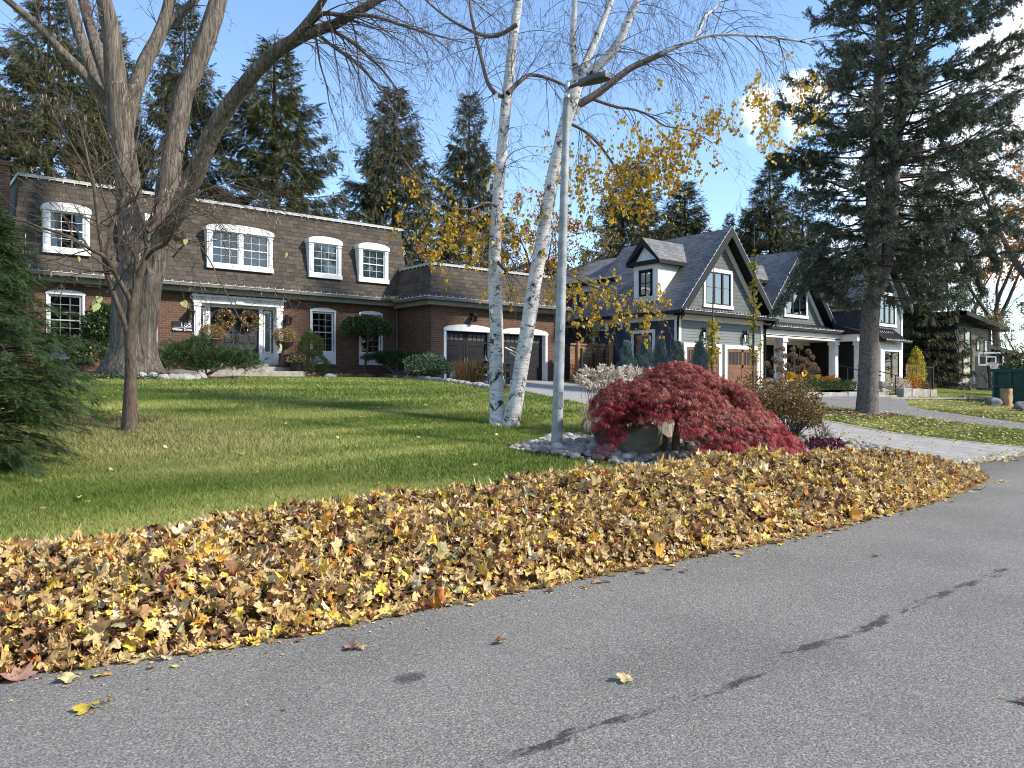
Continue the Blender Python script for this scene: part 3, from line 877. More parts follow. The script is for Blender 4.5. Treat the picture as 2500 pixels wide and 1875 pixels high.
# garage front with arched heads filled down to the spring line
wall_holes(m, PG, 17.5, 24.26, BZ, 4.95, gholes, 0.3)
m.poly([(17.5, GY_, BZ), (17.5, GY_, 4.95), (17.5, WY + 0.02, 4.95), (17.5, WY + 0.02, BZ)])
m.poly([(24.26, GY_, BZ), (24.26, 36, BZ), (24.26, 36, 4.95), (24.26, GY_, 4.95)])
for a0, a1, sp, r in ((4.4, 5.5, 4.53, 0.2), (6.68, 7.76, 4.53, 0.2), (13.49, 14.58, 4.50, 0.16), (15.66, 16.74, 4.50, 0.16), (18.1, 20.62, 3.86, 0.3), (21.12, 23.78, 3.86, 0.28)):
    # soldier course arch, a little proud of the wall
    pl = PG if a0 > 17.6 else PW
    o_, i_ = arch_pts(a0 - 0.1, a1 + 0.1, sp, r + 0.2, 16), arch_pts(a0, a1, sp, r, 16)
    for k in range(16):
        q = [o_[k], o_[k + 1], i_[k + 1], i_[k]]
        pl.prism(m, [(x + (0.006 if e in (1, 2) else 0), z) for e, (x, z) in enumerate(q)], -0.02, 0.008)
PW.box(m, 13.4, 14.66, 0.0, 0.05, 2.28, 2.40); PW.box(m, 15.56, 16.82, 0.0, 0.05, 2.28, 2.40); PW.box(m, 4.3, 5.6, 0, 0.05, 2.28, 2.4); PW.box(m, 6.6, 7.85, 0, 0.05, 2.28, 2.4)
wall = m.build('wall', MAT['brick'], BH)

# roof: flared mansard, level by level
mainp = [(28.42, 5.16, 3.15, 17.95), (28.60, 5.36, 3.3, 17.95), (28.75, 5.66, 3.42, 17.95), (28.88, 6.15, 3.5, 17.95), (29.28, 8.3, 3.72, 17.9)]
garp = [(25.82, 5.06, 17.02, 24.72), (26.02, 5.30, 17.2, 24.55), (26.16, 5.62, 17.36, 24.42), (26.26, 5.95, 17.46, 24.34), (26.5, 6.5, 17.66, 24.25)]
m = MB()


def mansard(m, prof, yb, left=True, right=True):
    for (y0, z0, l0, r0), (y1, z1, l1, r1) in zip(prof[:-1], prof[1:]):
        n = 24
        for i in range(n):
            f0, f1 = i / n, (i + 1) / n
            m.poly([(l0 + (r0 - l0) * f0, y0, z0), (l0 + (r0 - l0) * f1, y0, z0), (l1 + (r1 - l1) * f1, y1, z1), (l1 + (r1 - l1) * f0, y1, z1)])
        if left: m.poly([(l0, yb, z0), (l0, y0, z0), (l1, y1, z1), (l1, yb, z1)])
        if right: m.poly([(r0, y0, z0), (r0, yb, z0), (r1, yb, z1), (r1, y1, z1)])
    y, z, l, r = prof[-1]
    m.poly([(l, y, z), (r, y, z), (r, yb, z), (l, yb, z)])


mansard(m, mainp, 38); mansard(m, garp, 29.0)
m.poly([(17.95, 29.0, 6.5), (24.25, 29.0, 6.5), (24.25, 36, 6.5), (17.95, 36, 6.5)])
roof = m.build('roof', MAT['roof_brown'], BH)
# white drip edge round the flat top, with its lights
m = MB()
m.box(3.66, 17.97, 29.20, 29.30, 8.28, 8.37); m.box(3.66, 3.74, 29.3, 38, 8.27, 8.39)
m.box(17.60, 24.3, 26.43, 26.52, 6.47, 6.56); m.box(17.58, 17.68, 26.52, 29.0, 6.47, 6.56)
m.build('roof_edge', MAT['wire'], roof)
light_string(roof, [(3.7, 29.17, 8.27), (17.9, 29.17, 8.27)], 0.34, -0.05, 0.034)
light_string(roof, [(17.55, 28.9, 6.47), (17.55, 26.42, 6.47), (24.2, 26.4, 6.47)], 0.3, -0.05, 0.034)
# gutter, soffit and frieze
for b in ((3.0, 17.0, 28.30, 28.43, 5.06, 5.17), (16.9, 24.75, 25.70, 25.83, 4.96, 5.07), (16.9, 17.03, 25.83, 28.29, 4.963, 5.073)): MB().box(*b).build('gutter', MAT['soffit_dark'], BH)
m = MB()
m.box(3.2, 17.3, 28.52, 28.9, 4.88, 5.08); m.box(17.12, 24.6, 25.92, 26.3, 4.78, 4.98); m.box(17.123, 17.5, 26.3, 28.6, 4.783, 4.983)
for x in np.arange(3.4, 17.2, 0.28): m.box(x, x + 0.02, 28.512, 28.53, 4.9, 5.05)
for x in np.arange(17.2, 24.5, 0.28): m.box(x, x + 0.02, 25.912, 25.93, 4.8, 4.95)
m.build('frieze', MAT['soffit'], BH)
light_string(BH, [(3.0, 28.29, 5.17), (16.95, 28.29, 5.17)], 0.31, 0.045, 0.03)
light_string(BH, [(16.88, 28.3, 5.08), (16.88, 25.7, 5.08), (24.7, 25.69, 5.08)], 0.28, 0.045, 0.03)
# downspout in the corner
MB().tube([(17.3, 28.6, 5.0), (17.42, 28.82, 4.75), (17.42, 28.82, 1.8)], 0.045, 8).build('downspout', MAT['soffit_dark'], BH)

# upper windows: dormer boxes set in the mansard
PD = Pl('y', 28.72)
for a0, a1, cols, two in ((4.25, 5.67, 3, False), (6.5, 7.92, 3, False), (9.39, 11.92, 4, True), (13.33, 14.8, 3, False), (15.51, 16.98, 3, False)):
    m = MB(); zb, zt = 5.82, 7.2; t = 0.2
    for b in ((a0 + 0.04, a0 + t), (a1 - t, a1 - 0.04)):
        PD.box(m, b[0], b[1], -0.55, 0.0, zb + 0.17, zt)
        PD.box(m, b[0] + 0.04, b[1] - 0.04, 0.0, 0.018, zb + 0.3, zt - 0.14)
        PD.box(m, b[0] - 0.02, b[1] + 0.02, 0, 0.03, zt - 0.1, zt - 0.06)
    PD.box(m, a0 + 0.02, a1 - 0.02, -0.5, 0.05, zb, zb + 0.17)
    PD.prism(m, [(a0, zt)] + [(x, z) for x, z in arch_pts(a0, a1, zt + 0.1, 0.18, 14)][::-1] + [(a1, zt)], -0.6, 0.045)
    dm = m.build('dormer_window', MAT['white'], BH)
    spans = [(a0 + t, a1 - t)] if not two else [(a0 + t, (a0 + a1) / 2 - 0.06), ((a0 + a1) / 2 + 0.06, a1 - t)]
    if two: k = MB(); PD.box(k, (a0 + a1) / 2 - 0.06, (a0 + a1) / 2 + 0.06, -0.1, 0.0, zb + 0.17, zt); k.build('mullion', MAT['white'], dm)
    g = MB(); k = MB(); c = MB(); r = MB()
    for s0, s1 in spans:
        for bx in ((s0, s0 + 0.05, zb + 0.17, zt), (s1 - 0.05, s1, zb + 0.17, zt), (s0 + 0.05, s1 - 0.05, zb + 0.17, zb + 0.22), (s0 + 0.05, s1 - 0.05, zt - 0.05, zt)):
            PD.box(k, bx[0], bx[1], -0.07, -0.03, bx[2], bx[3])
        PD.box(g, s0 + 0.05, s1 - 0.05, -0.066, -0.06, zb + 0.22, zt - 0.05)
        muntins(k, PD, s0 + 0.05, s1 - 0.05, zb + 0.22, zt - 0.05, cols if not two else 3, 4, -0.058, -0.05, 0.012)
        PD.quad(r, s0, s1, -0.2, zb + 0.17, zt)
        if a0 < 5:   # one curtain drawn aside in the first window
            drape(dm, PD, s0 + 0.05, s0 + 0.38, zb + 0.2, zt, -0.12, 'curtain', 3)
        else:
            drape(dm, PD, s0, s1, zb + 0.17, zt, -0.13, 'mid_in' if a0 < 9 else 'curtain', 8, 0.018)
    g.build('pane', MAT['glass'], dm); k.build('sash_frame', MAT['white'], dm); r.build('dark_interior', MAT['dark_in'], dm)

# ground floor windows
for a0, a1, z0, z1 in holes[:4]:
    w = sash(BH, PW, a0, a1, z0, z1, -0.07, 3, 6, fw=0.07)
    m = MB()
    PW.box(m, a0 - 0.07, a0, -0.3, 0.03, 2.40, z1 + 0.02); PW.box(m, a1, a1 + 0.07, -0.3, 0.03, 2.40, z1 + 0.02)
    PW.prism(m, [(a0 - 0.09, z1)] + arch_pts(a0 - 0.09, a1 + 0.09, z1 + 0.02, 0.13, 12)[::-1] + [(a1 + 0.09, z1)], -0.1, 0.05)
    PW.box(m, a0, a1, -0.1, 0.035, 2.40, z0 - 0.02); PW.box(m, a0 - 0.02, a1 + 0.02, -0.05, 0.06, z0 - 0.04, z0 + 0.02)
    PW.box(m, a0 + 0.12, a1 - 0.12, 0.035, 0.047, 2.5, z0 - 0.13); PW.box(m, a0 + 0.16, a1 - 0.16, 0.047, 0.053, 2.54, z0 - 0.17)
    m.build('window_trim', MAT['white'], w)
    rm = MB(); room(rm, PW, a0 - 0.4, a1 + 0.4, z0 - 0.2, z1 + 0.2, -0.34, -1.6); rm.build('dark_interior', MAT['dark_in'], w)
    drape(w, PW, a0 + (a1 - a0) * 0.66, a1, z0, z1, -0.3, 'mid_in', 3)
    if a0 < 9: drape(w, PW, a0, a0 + (a1 - a0) * 0.6, z0, z1, -0.32, 'dark_in', 5)

# front entrance
m = MB()
PW.box(m, 9.0, 9.24, -0.3, 0.08, 2.36, 4.62); PW.box(m, 12.08, 12.32, -0.3, 0.08, 2.36, 4.62)
for a in (9.12, 12.2):
    PW.box(m, a - 0.07, a + 0.07, 0.08, 0.095, 2.62, 4.3); PW.box(m, a - 0.14, a + 0.14, 0.08, 0.12, 2.36, 2.56); PW.box(m, a - 0.14, a + 0.14, 0.08, 0.11, 4.42, 4.5)
PW.box(m, 8.96, 12.36, -0.3, 0.1, 4.55, 4.76); PW.box(m, 8.9, 12.42, 0, 0.2, 4.76, 4.84)
for a in np.arange(9.0, 12.3, 0.085): PW.box(m, a, a + 0.045, 0.1, 0.16, 4.69, 4.757)
PW.box(m, 10.5, 10.78, 0.1, 0.15, 4.56, 4.68)
PW.box(m, 9.5, 9.66, -0.34, -0.2, 2.45, 4.55); PW.box(m, 11.5, 11.64, -0.34, -0.2, 2.45, 4.55)
PW.box(m, 9.24, 12.08, -0.36, -0.02, 2.36, 2.45); PW.box(m, 9.24, 9.5, -0.34, -0.26, 2.45, 2.75); PW.box(m, 11.64, 12.08, -0.34, -0.26, 2.45, 2.8); PW.box(m, 9.24, 12.08, -0.34, -0.26, 4.45, 4.55)
m.build('door_surround', MAT['white'], BH)
for a0, a1 in ((9.28, 9.48), (11.7, 12.0)):
    w = sash(BH, PW, a0, a1, 2.8, 4.4, -0.28, 1, 1, fw=0.05); w.name = 'sidelight'
    b = MB(); PW.quad(b, a0, a1, -0.36, 2.8, 4.4); b.build('blind', MAT['mid_in' if a0 < 10 else 'curtain'], w)
    if a0 > 10:
        b = MB(); [PW.box(b, a0 + 0.05, a1 - 0.05, -0.335, -0.325, z, z + 0.03) for z in np.arange(2.86, 4.35, 0.05)]; b.build('blind_slats', MAT['white'], w)
for a0, a1, hs in ((9.66, 10.575, 1), (10.585, 11.5, -1)):
    m = MB(); PW.box(m, a0, a1, -0.34, -0.28, 2.45, 4.53)
    for i in range(2):
        b0 = a0 + 0.1 + i * 0.4; b1 = b0 + 0.31
        for z0, z1 in ((2.62, 3.0), (3.1, 3.5), (3.6, 3.95), (4.08, 4.38)):
            PW.box(m, b0, b1, -0.28, -0.272, z0, z1)
            p = [(b0 + 0.03, z0 + 0.03), (b1 - 0.03, z0 + 0.03), (b1 - 0.03, z1 - 0.03), (b0 + 0.03, z1 - 0.03)]
            q = [(b0 + 0.07, z0 + 0.07), (b1 - 0.07, z0 + 0.07), (b1 - 0.07, z1 - 0.07), (b0 + 0.07, z1 - 0.07)]
            for k in range(4):
                j = (k + 1) % 4
                m.poly([PW.p(p[k][0], -0.271, p[k][1]), PW.p(p[j][0], -0.271, p[j][1]), PW.p(q[j][0], -0.25, q[j][1]), PW.p(q[k][0], -0.25, q[k][1])])
            m.poly([PW.p(*(q[k][0], -0.25, q[k][1])) for k in range(4)])
    d = m.build('door', MAT['door_grey'], BH)
    h = MB(); a = a1 - 0.09 if hs > 0 else a0 + 0.09
    PW.box(h, a - 0.025, a + 0.025, -0.28, -0.262, 3.1, 3.5); h.tube([PW.p(a, -0.262, 3.16), PW.p(a, -0.2, 3.2), PW.p(a, -0.2, 3.36), PW.p(a, -0.262, 3.4)], 0.014, 6)
    h.lathe(PW.p(a, -0.24, 3.56), [(0.03, -0.02), (0.03, 0.02)], 10); h.build('door_handle', MAT['iron'], d)

# landing and steps of rough concrete
m = MB(); m.box(8.9, 12.55, 28.0, 28.9, 2.05, 2.24); m.box(9.0, 12.4, 28.5, 28.88, 2.24, 2.35); m.build('landing', MAT['concrete'], BH, bevel=0.015)
m = MB(); m.box(8.7, 12.75, 27.4, 28.0, 1.7, 2.07); m.build('step', MAT['concrete'], BH, bevel=0.02)
m = MB(); m.box(8.9, 12.55, 28.06, 28.8, 1.6, 2.05); m.build('step_base', MAT['concrete'], BH)

lantern(BH, PW, 8.85, 3.9, 4.32, 1.05); lantern(BH, PW, 12.5, 3.88, 4.28, 1.05); lantern(BH, PG, 19.5, 4.18, 4.58, 1.1)

# house sign
m = MB(); PW.box(m, 8.27, 8.97, 0.005, 0.035, 3.47, 3.83); sg = m.build('house_sign', MAT['sign'], BH)


def text_part(name, s, size, loc, parent, mat, align='RIGHT', rot=(PI / 2, 0, 0), ext=0.002, sx=1.0):
    cu = bpy.data.curves.new(name, 'FONT'); cu.body = s; cu.size = size; cu.align_x = align; cu.extrude = ext; cu.offset = 0.0025
    to = bpy.data.objects.new('tmp', cu); COL.objects.link(to)
    dg = bpy.context.evaluated_depsgraph_get(); me = bpy.data.meshes.new_from_object(to.evaluated_get(dg))
    bpy.data.objects.remove(to)
    me.materials.clear(); me.materials.append(mat)
    o = link(name, me, parent); o.location = np.array(loc) - np.array(root_of(parent).location); o.rotation_euler = rot; o.scale = (sx, 1, 1)
    return o


text_part('sign_number', '185', 0.22, (8.93, WY - 0.04, 3.645), sg, MAT['white'], sx=1.25)
text_part('sign_street_name', 'Wilder Drive', 0.118, (8.94, WY - 0.04, 3.505), sg, MAT['white'], sx=1.06)
m = MB(); PW.box(m, 8.31, 8.94, 0.036, 0.04, 3.612, 3.622); m.build('sign_rule', MAT['white'], sg)
MB().lathe(PW.p(8.96, 0.02, 3.42), [(0.022, -0.02), (0.022, 0.02)], 10).build('doorbell', MAT['white'], BH)

# garage doors: black boards in frames with a row of small panes
for a0, a1 in ((18.2, 20.55), (21.2, 23.7)):
    m = MB(); PG.box(m, a0, a1, -0.3, -0.24, 1.66, 3.9)
    c = (a0 + a1) / 2
    for b0, b1 in ((a0, c - 0.01), (c + 0.01, a1)):
        for x0, x1, z0, z1 in ((b0, b0 + 0.12, 1.68, 3.84), (b1 - 0.12, b1, 1.68, 3.84), (b0 + 0.12, b1 - 0.12, 1.68, 1.82), (b0 + 0.12, b1 - 0.12, 3.7, 3.84), (b0 + 0.12, b1 - 0.12, 3.2, 3.34)):
            PG.box(m, x0, x1, -0.24, -0.215, z0, z1)
        for z in np.arange(1.9, 3.2, 0.26): PG.box(m, b0 + 0.12, b1 - 0.12, -0.24, -0.232, z, z + 0.245)
        n = 4; w = (b1 - b0 - 0.24) / n
        for i in range(1, n): PG.box(m, b0 + 0.12 + i * w - 0.02, b0 + 0.12 + i * w + 0.02, -0.24, -0.22, 3.34, 3.7)
    gd = m.build('garage_door', MAT['black'], BH)
    g = MB()
    for b0, b1 in ((a0, c - 0.01), (c + 0.01, a1)): PG.box(g, b0 + 0.12, b1 - 0.12, -0.2399, -0.234, 3.34, 3.7)
    g.build('pane', MAT['mid_in'], gd)
    h = MB()
    for s in (-1, 1): h.bar(PG.p(c + 0.07 * s, -0.19, 2.45), PG.p(c + 0.07 * s, -0.19, 2.72), 0.025)
    h.build('door_handle', MAT['steel'], gd)
    m = MB()
    PG.box(m, a0 - 0.1, a0 + 0.02, -0.28, 0.03, 1.66, 3.86); PG.box(m, a1 - 0.02, a1 + 0.1, -0.28, 0.03, 1.66, 3.86)
    PG.prism(m, [(a0 - 0.12, 3.80)] + arch_pts(a0 - 0.12, a1 + 0.12, 3.86, 0.22, 16)[::-1] + [(a1 + 0.12, 3.80)], -0.25, 0.06)
    m.build('garage_door_frame', MAT['white'], BH)

# chimney at the left end
m = MB(); m.box(2.35, 3.4, 28.75, 29.7, 1.5, 8.4); m.box(2.28, 3.47, 28.68, 29.77, 8.4, 8.56)
ch = m.build('chimney', MAT['brick'], BH)
MB().lathe((2.75, 29.2, 8.56), [(0.13, 0), (0.13, 0.35), (0.2, 0.36), (0.2, 0.45), (0.05, 0.5)], 14).build('flue', MAT['steel'], ch)
# ------------------------------------------------------------------ the grey and navy gabled house
RH = thing('gabled_house', 'grey and navy clapboard house with three steep gables, white trim and black gutters', 'house', (36.0, 21.5, 1.2))


def siding(mb, pl, a0, a1, z0, z1, clip=None, course=0.135):
    z = z0
    while z < z1 - 1e-3:
        zt = min(z + course, z1); l, r = (a0, a1) if clip is None else clip(z)
        l2, r2 = (a0, a1) if clip is None else clip(zt)
        if r > l + 0.02:
            mb.poly([pl.p(l, 0.02, z), pl.p(r, 0.02, z), pl.p(max(r2, l2), 0.004, zt), pl.p(min(l2, r2), 0.004, zt)])
            mb.poly([pl.p(l, 0.004, z), pl.p(r, 0.004, z), pl.p(r, 0.02, z), pl.p(l, 0.02, z)])
        z = zt


def gable_roof(mb, cx, hw, ze, zp, y0, y1, th=0.16):
    """steep roof with its ridge along Y; a slab so the edges have thickness"""
    for s in (-1, 1):
        a, b = (cx + s * hw, ze), (cx, zp)
        nrm = np.array([zp - ze, hw]); nrm = nrm / np.linalg.norm(nrm) * th; nx_, nz_ = -s * nrm[0], -nrm[1]
        pts = [a, b, (b[0], b[1] - th / math.cos(math.atan2(zp - ze, hw))), (a[0] + nx_, a[1] + nz_)]
        mb.prism(pts, 'y', y0, y1)


def barge(mb, cx, hw, ze, zp, y, w=0.26, t=0.1, off=0.0):
    for s in (-1, 1):
        a = np.array([cx + s * hw, ze]); b = np.array([cx, zp]); d = (b - a) / np.linalg.norm(b - a)
        n = np.array([d[1] * s, -d[0] * s]) if s > 0 else np.array([d[1], -d[0]])
        n = n if n[1] < 0 else -n
        v = w / abs(d[0]) if abs(d[0]) > 1e-3 else w
        mb.prism([tuple(a + [0, off]), tuple(b + [0, off]), (b[0], b[1] - v + off), (a[0], a[1] - v + off)], 'y', y - t, y)


def triple_window(parent, pl, a0, a1, z0, z1, n=3, trim=0.16, sill=True, cross=True, gl='glass_hi'):
    m = MB()
    for b in ((a0 - trim, a0, z0, z1 + trim), (a1, a1 + trim, z0, z1 + trim), (a0, a1, z1, z1 + trim)): pl.box(m, b[0], b[1], 0.0, 0.07, b[2], b[3])
    pl.box(m, a0 - trim - (0.05 if sill else 0), a1 + trim + (0.05 if sill else 0), 0.0, 0.09, z0 - trim, z0)
    w = m.build('window', MAT['white'], parent)
    k = MB(); wd = (a1 - a0) / n
    for i in range(n):
        b0, b1 = a0 + i * wd, a0 + (i + 1) * wd
        for x0, x1, y0, y1 in ((b0, b0 + 0.06, z0, z1), (b1 - 0.06, b1, z0, z1), (b0 + 0.06, b1 - 0.06, z0, z0 + 0.06), (b0 + 0.06, b1 - 0.06, z1 - 0.06, z1)): pl.box(k, x0, x1, 0.01, 0.06, y0, y1)
        if cross: pl.box(k, b0 + 0.06, b1 - 0.06, 0.035, 0.045, z0 + (z1 - z0) * 0.52, z0 + (z1 - z0) * 0.52 + 0.02)
    k.build('window_frame', MAT['black'], w)
    g = MB(); pl.quad(g, a0, a1, 0.03, z0, z1); g.build('pane', MAT[gl], w)
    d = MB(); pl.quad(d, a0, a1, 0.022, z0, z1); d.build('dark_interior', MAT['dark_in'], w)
    return w


P1 = Pl('y', 21.5); PS = Pl('x', 27.12); P2 = Pl('y', 22.5); P3 = Pl('y', 20.5); P3S = Pl('x', 42.35)
BASE = 0.9
C1, HW1, ZE, ZP = 30.36, 3.62, 4.78, 8.72
slope1 = (ZP - ZE) / HW1
# wall bodies (solid, behind the boards)
m = MB(); m.box(27.12, 33.6, 21.5, 28, BASE, 4.85); m.prism([(27.14, 4.8), (33.58, 4.8), (C1, 8.35)], 'y', 21.5, 27.9)
m.box(27.12, 29, 27.9, 34, BASE, 4.6); m.box(28.9, 36, 26.6, 34, BASE, 6.9)
m.box(33.5, 42.5, 24.0, 30, BASE, 5.0); m.prism([(34.9, 4.7), (41.3, 4.7), (38.1, 8.3)], 'y', 22.5, 27.9); m.box(34.5, 41.7, 22.5, 24.0, 4.1, 4.75)
m.box(42.35, 46.35, 20.5, 29, BASE, 6.1); m.prism([(42.4, 6.08), (46.3, 6.08), (44.3, 8.3)], 'y', 20.5, 27.9)
m.build('wall', MAT['dark_in'], RH)
# clapboards
m = MB(); siding(m, P1, 27.2, 33.52, 1.1, 4.42); m.build('grey_clapboards', MAT['grey_siding'], RH)
m = MB(); siding(m, P3, 42.5, 46.25, 4.4, 6.2)
siding(m, P3, 42.5, 46.25, 6.2, 8.25, lambda z: (44.3 - 1.88 * (8.3 - z) / 2.1, 44.3 + 1.88 * (8.3 - z) / 2.1)); siding(m, P3, 42.5, 46.3, 1.2, 4.4)
m.build('grey_clapboards', MAT['grey_siding'], RH)
for q in ((PS, 21.6, 34, 1.1, 4.5), (P3S, 20.6, 24.0, 4.3, 5.75), (Pl('x', 28.9), 26.6, 34, 4.7, 6.45)): m = MB(); siding(m, *q); m.build('navy_clapboards', MAT['blue_siding'], RH)
m = MB()
P1.prism(m, [(27.3, 4.9), (33.42, 4.9), (C1, 8.28)], 0.0, 0.02); m.build('gable_shakes', MAT['shake_grey'], RH); m = MB(); P2.prism(m, [(34.95, 4.75), (41.25, 4.75), (38.1, 8.25)], 0.0, 0.02)
m.build('gable_shakes', MAT['shake_grey'], RH)
# white corner boards, fascias, friezes
m = MB()
P1.box(m, 27.1, 27.3, 0, 0.04, 1.0, 4.45); P1.box(m, 33.42, 33.62, 0, 0.04, 1.0, 4.45); P1.box(m, 27.1, 33.62, 0, 0.05, 4.42, 4.74)
PS.box(m, 21.48, 21.66, 0, 0.04, 1.0, 4.45); PS.box(m, 21.46, 34, 0.0, 0.05, 4.42, 4.72); PS.box(m, 25.6, 26.4, 0, 0.06, 4.14, 4.42); PS.box(m, 24.7, 24.95, 0, 0.06, 4.17, 4.42)
P3.box(m, 42.3, 42.5, 0, 0.04, 4.3, 6.05); P3.box(m, 46.22, 46.42, 0, 0.05, 1.0, 6.05); P3.box(m, 46.1, 46.5, 0.05, 0.1, 5.75, 6.0)
P3S.box(m, 20.46, 24, 0, 0.05, 5.72, 6.0); P3S.box(m, 20.48, 20.64, 0, 0.04, 4.4, 5.75)
Pl('x', 28.9).box(m, 26.6, 34, 0, 0.05, 6.42, 6.75); Pl('x', 28.9).box(m, 29.6, 29.75, 0, 0.04, 4.7, 6.42)
for cx, hw, ze, zp, pl in ((C1, 3.05, 4.95, 8.42, P1), (38.1, 3.1, 4.85, 8.4, P2), (44.3, 1.95, 6.1, 8.42, P3)): barge(m, cx, hw, ze, zp, pl.k - 0.02, 0.24, 0.05)
m.build('white_trim', MAT['cream'], RH)
# roofs
m = MB()
gable_roof(m, C1, HW1, ZE, ZP, 21.02, 27.6); gable_roof(m, 38.1, 3.45, 4.85, 8.72, 22.0, 29); gable_roof(m, 44.3, 2.35, 5.98, 8.72, 20.05, 28)
# hip behind the first gable, the two-storey block and the lean-to
m.poly([(C1 - HW1, 27.6, ZE), (C1, 27.6, ZP), (C1 + 1.6, 31, 7.0)]); m.poly([(C1 + HW1, 27.6, ZE), (C1 + 1.6, 31, 7.0), (C1, 27.6, ZP)])
m.poly([(28.5, 26.2, 6.85), (28.5, 34.4, 6.85), (31.2, 31.2, 8.45), (31.2, 27.6, 8.45)][::-1]); m.poly([(28.5, 26.2, 6.85), (31.2, 27.6, 8.45), (36.4, 27.6, 8.45), (36.4, 26.2, 6.85)][::-1])
m.poly([(31.2, 27.6, 8.45), (31.2, 31.2, 8.45), (36.4, 31.2, 8.45), (36.4, 27.6, 8.45)])
m.poly([(26.7, 27.6, 4.66), (28.92, 27.6, 5.5), (28.92, 34.3, 5.5), (26.7, 34.3, 4.66)])
m.box(33.4, 42.6, 24.2, 31, 4.9, 5.1); m.poly([(33.4, 23.6, 5.1), (42.6, 23.6, 5.1), (42.6, 27, 8.4), (33.4, 27, 8.4)]); m.poly([(33.4, 27, 8.4), (42.6, 27, 8.4), (42.6, 32, 5.1), (33.4, 32, 5.1)])
rf = m.build('roof', MAT['roof_grey'], RH)
m = MB()
barge(m, C1, HW1 + 0.02, ZE + 0.03, ZP + 0.05, 21.02, 0.3, 0.06); barge(m, 38.1, 3.47, 4.88, 8.77, 22.0, 0.3, 0.06); barge(m, 44.3, 2.37, 6.01, 8.77, 20.05, 0.28, 0.06)
# black soffits under the rakes
for cx, hw, ze, zp, y0, y1 in ((C1, HW1 - 0.02, ZE - 0.22, ZP - 0.26, 21.02, 21.5), (38.1, 3.43, 4.63, 8.46, 22.0, 22.5), (44.3, 2.33, 5.78, 8.46, 20.05, 20.5)):
    for s in (-1, 1): m.poly([(cx + s * hw, y0, ze), (cx, y0, zp), (cx, y1, zp), (cx + s * hw, y1, ze)])
m.build('rake_boards', MAT['black'], rf)
# pent roofs under gables 1 and gutters
m = MB()
m.poly([(26.75, 20.95, 4.72), (33.95, 20.95, 4.72), (33.7, 21.48, 4.95), (27.0, 21.48, 4.95)]); m.box(26.72, 33.98, 20.93, 21.46, 4.66, 4.72); m.build('pent_roof', MAT['black'], RH)
for b in ((26.7, 34.0, 20.82, 20.94, 4.63, 4.77), (26.6, 26.75, 20.95, 27.6, 4.63, 4.77), (26.55, 26.7, 27.6, 34.3, 4.53, 4.67), (28.38, 28.5, 26.2, 34.4, 6.74, 6.88), (41.86, 41.98, 20.1, 23.9, 5.86, 6.0), (46.4, 46.78, 19.98, 20.6, 5.8, 5.98)): MB().box(*b).build('gutter', MAT['black'], RH)
for b in ((26.75, 27.1, 21.5, 34, 4.655, 4.70), (28.5, 28.9, 26.3, 34.3, 6.73, 6.77), (41.98, 42.35, 20.3, 24, 5.87, 5.92)): MB().box(*b).build('soffit', MAT['black'], RH)
# porch roof of dark metal, beam, columns
m = MB()
m.poly([(33.65, 21.25, 4.42), (41.6, 21.25, 4.42), (41.6, 22.5, 4.86), (33.65, 22.5, 4.86)]); m.box(33.65, 41.6, 21.15, 21.26, 4.3, 4.44)
m.poly([(40.9, 20.3, 4.44), (44.6, 20.3, 4.44), (44.4, 21.6, 4.82), (41.1, 21.6, 4.82)]); m.box(40.85, 44.65, 20.2, 20.31, 4.32, 4.46); m.box(40.8, 40.9, 20.3, 21.2, 4.32, 4.46)
m.poly([(40.88, 20.3, 4.45), (41.1, 21.6, 4.82), (40.88, 21.6, 4.45)])
m.build('porch_roof', MAT['black'], RH)
m = MB(); m.box(33.7, 41.5, 21.4, 21.75, 3.92, 4.29); m.box(41.0, 44.4, 20.45, 20.8, 3.92, 4.3); m.box(41.0, 41.3, 20.8, 21.5, 3.925, 4.295); m.box(33.65, 44.5, 21.4, 24, 4.0, 4.05)
m.build('porch_beam', MAT['cream'], RH)
for x, y in ((35.4, 21.55), (40.55, 21.55), (41.55, 20.65), (44.15, 20.65)):
    m = MB(); b = 1.5
    m.box(x - 0.24, x + 0.24, y - 0.24, y + 0.24, b, b + 0.35); m.box(x - 0.26, x + 0.26, y - 0.26, y + 0.26, b + 0.35, b + 0.4)
    m.box(x - 0.18, x + 0.18, y - 0.18, y + 0.18, b + 0.4, 3.72); m.box(x - 0.24, x + 0.24, y - 0.24, y + 0.24, 3.72, 3.78); m.box(x - 0.22, x + 0.22, y - 0.22, y + 0.22, 3.78, 3.93)
    m.box(x - 0.11, x + 0.11, y - 0.2, y - 0.18, b + 0.6, 3.55); m.box(x - 0.2, x - 0.18, y - 0.11, y + 0.11, b + 0.6, 3.55)
    m.build('porch_column', MAT['white'], RH)
m = MB(); m.box(33.65, 44.6, 20.4, 24, 0.9, 1.5); m.build('porch_floor', MAT['stone'], RH)
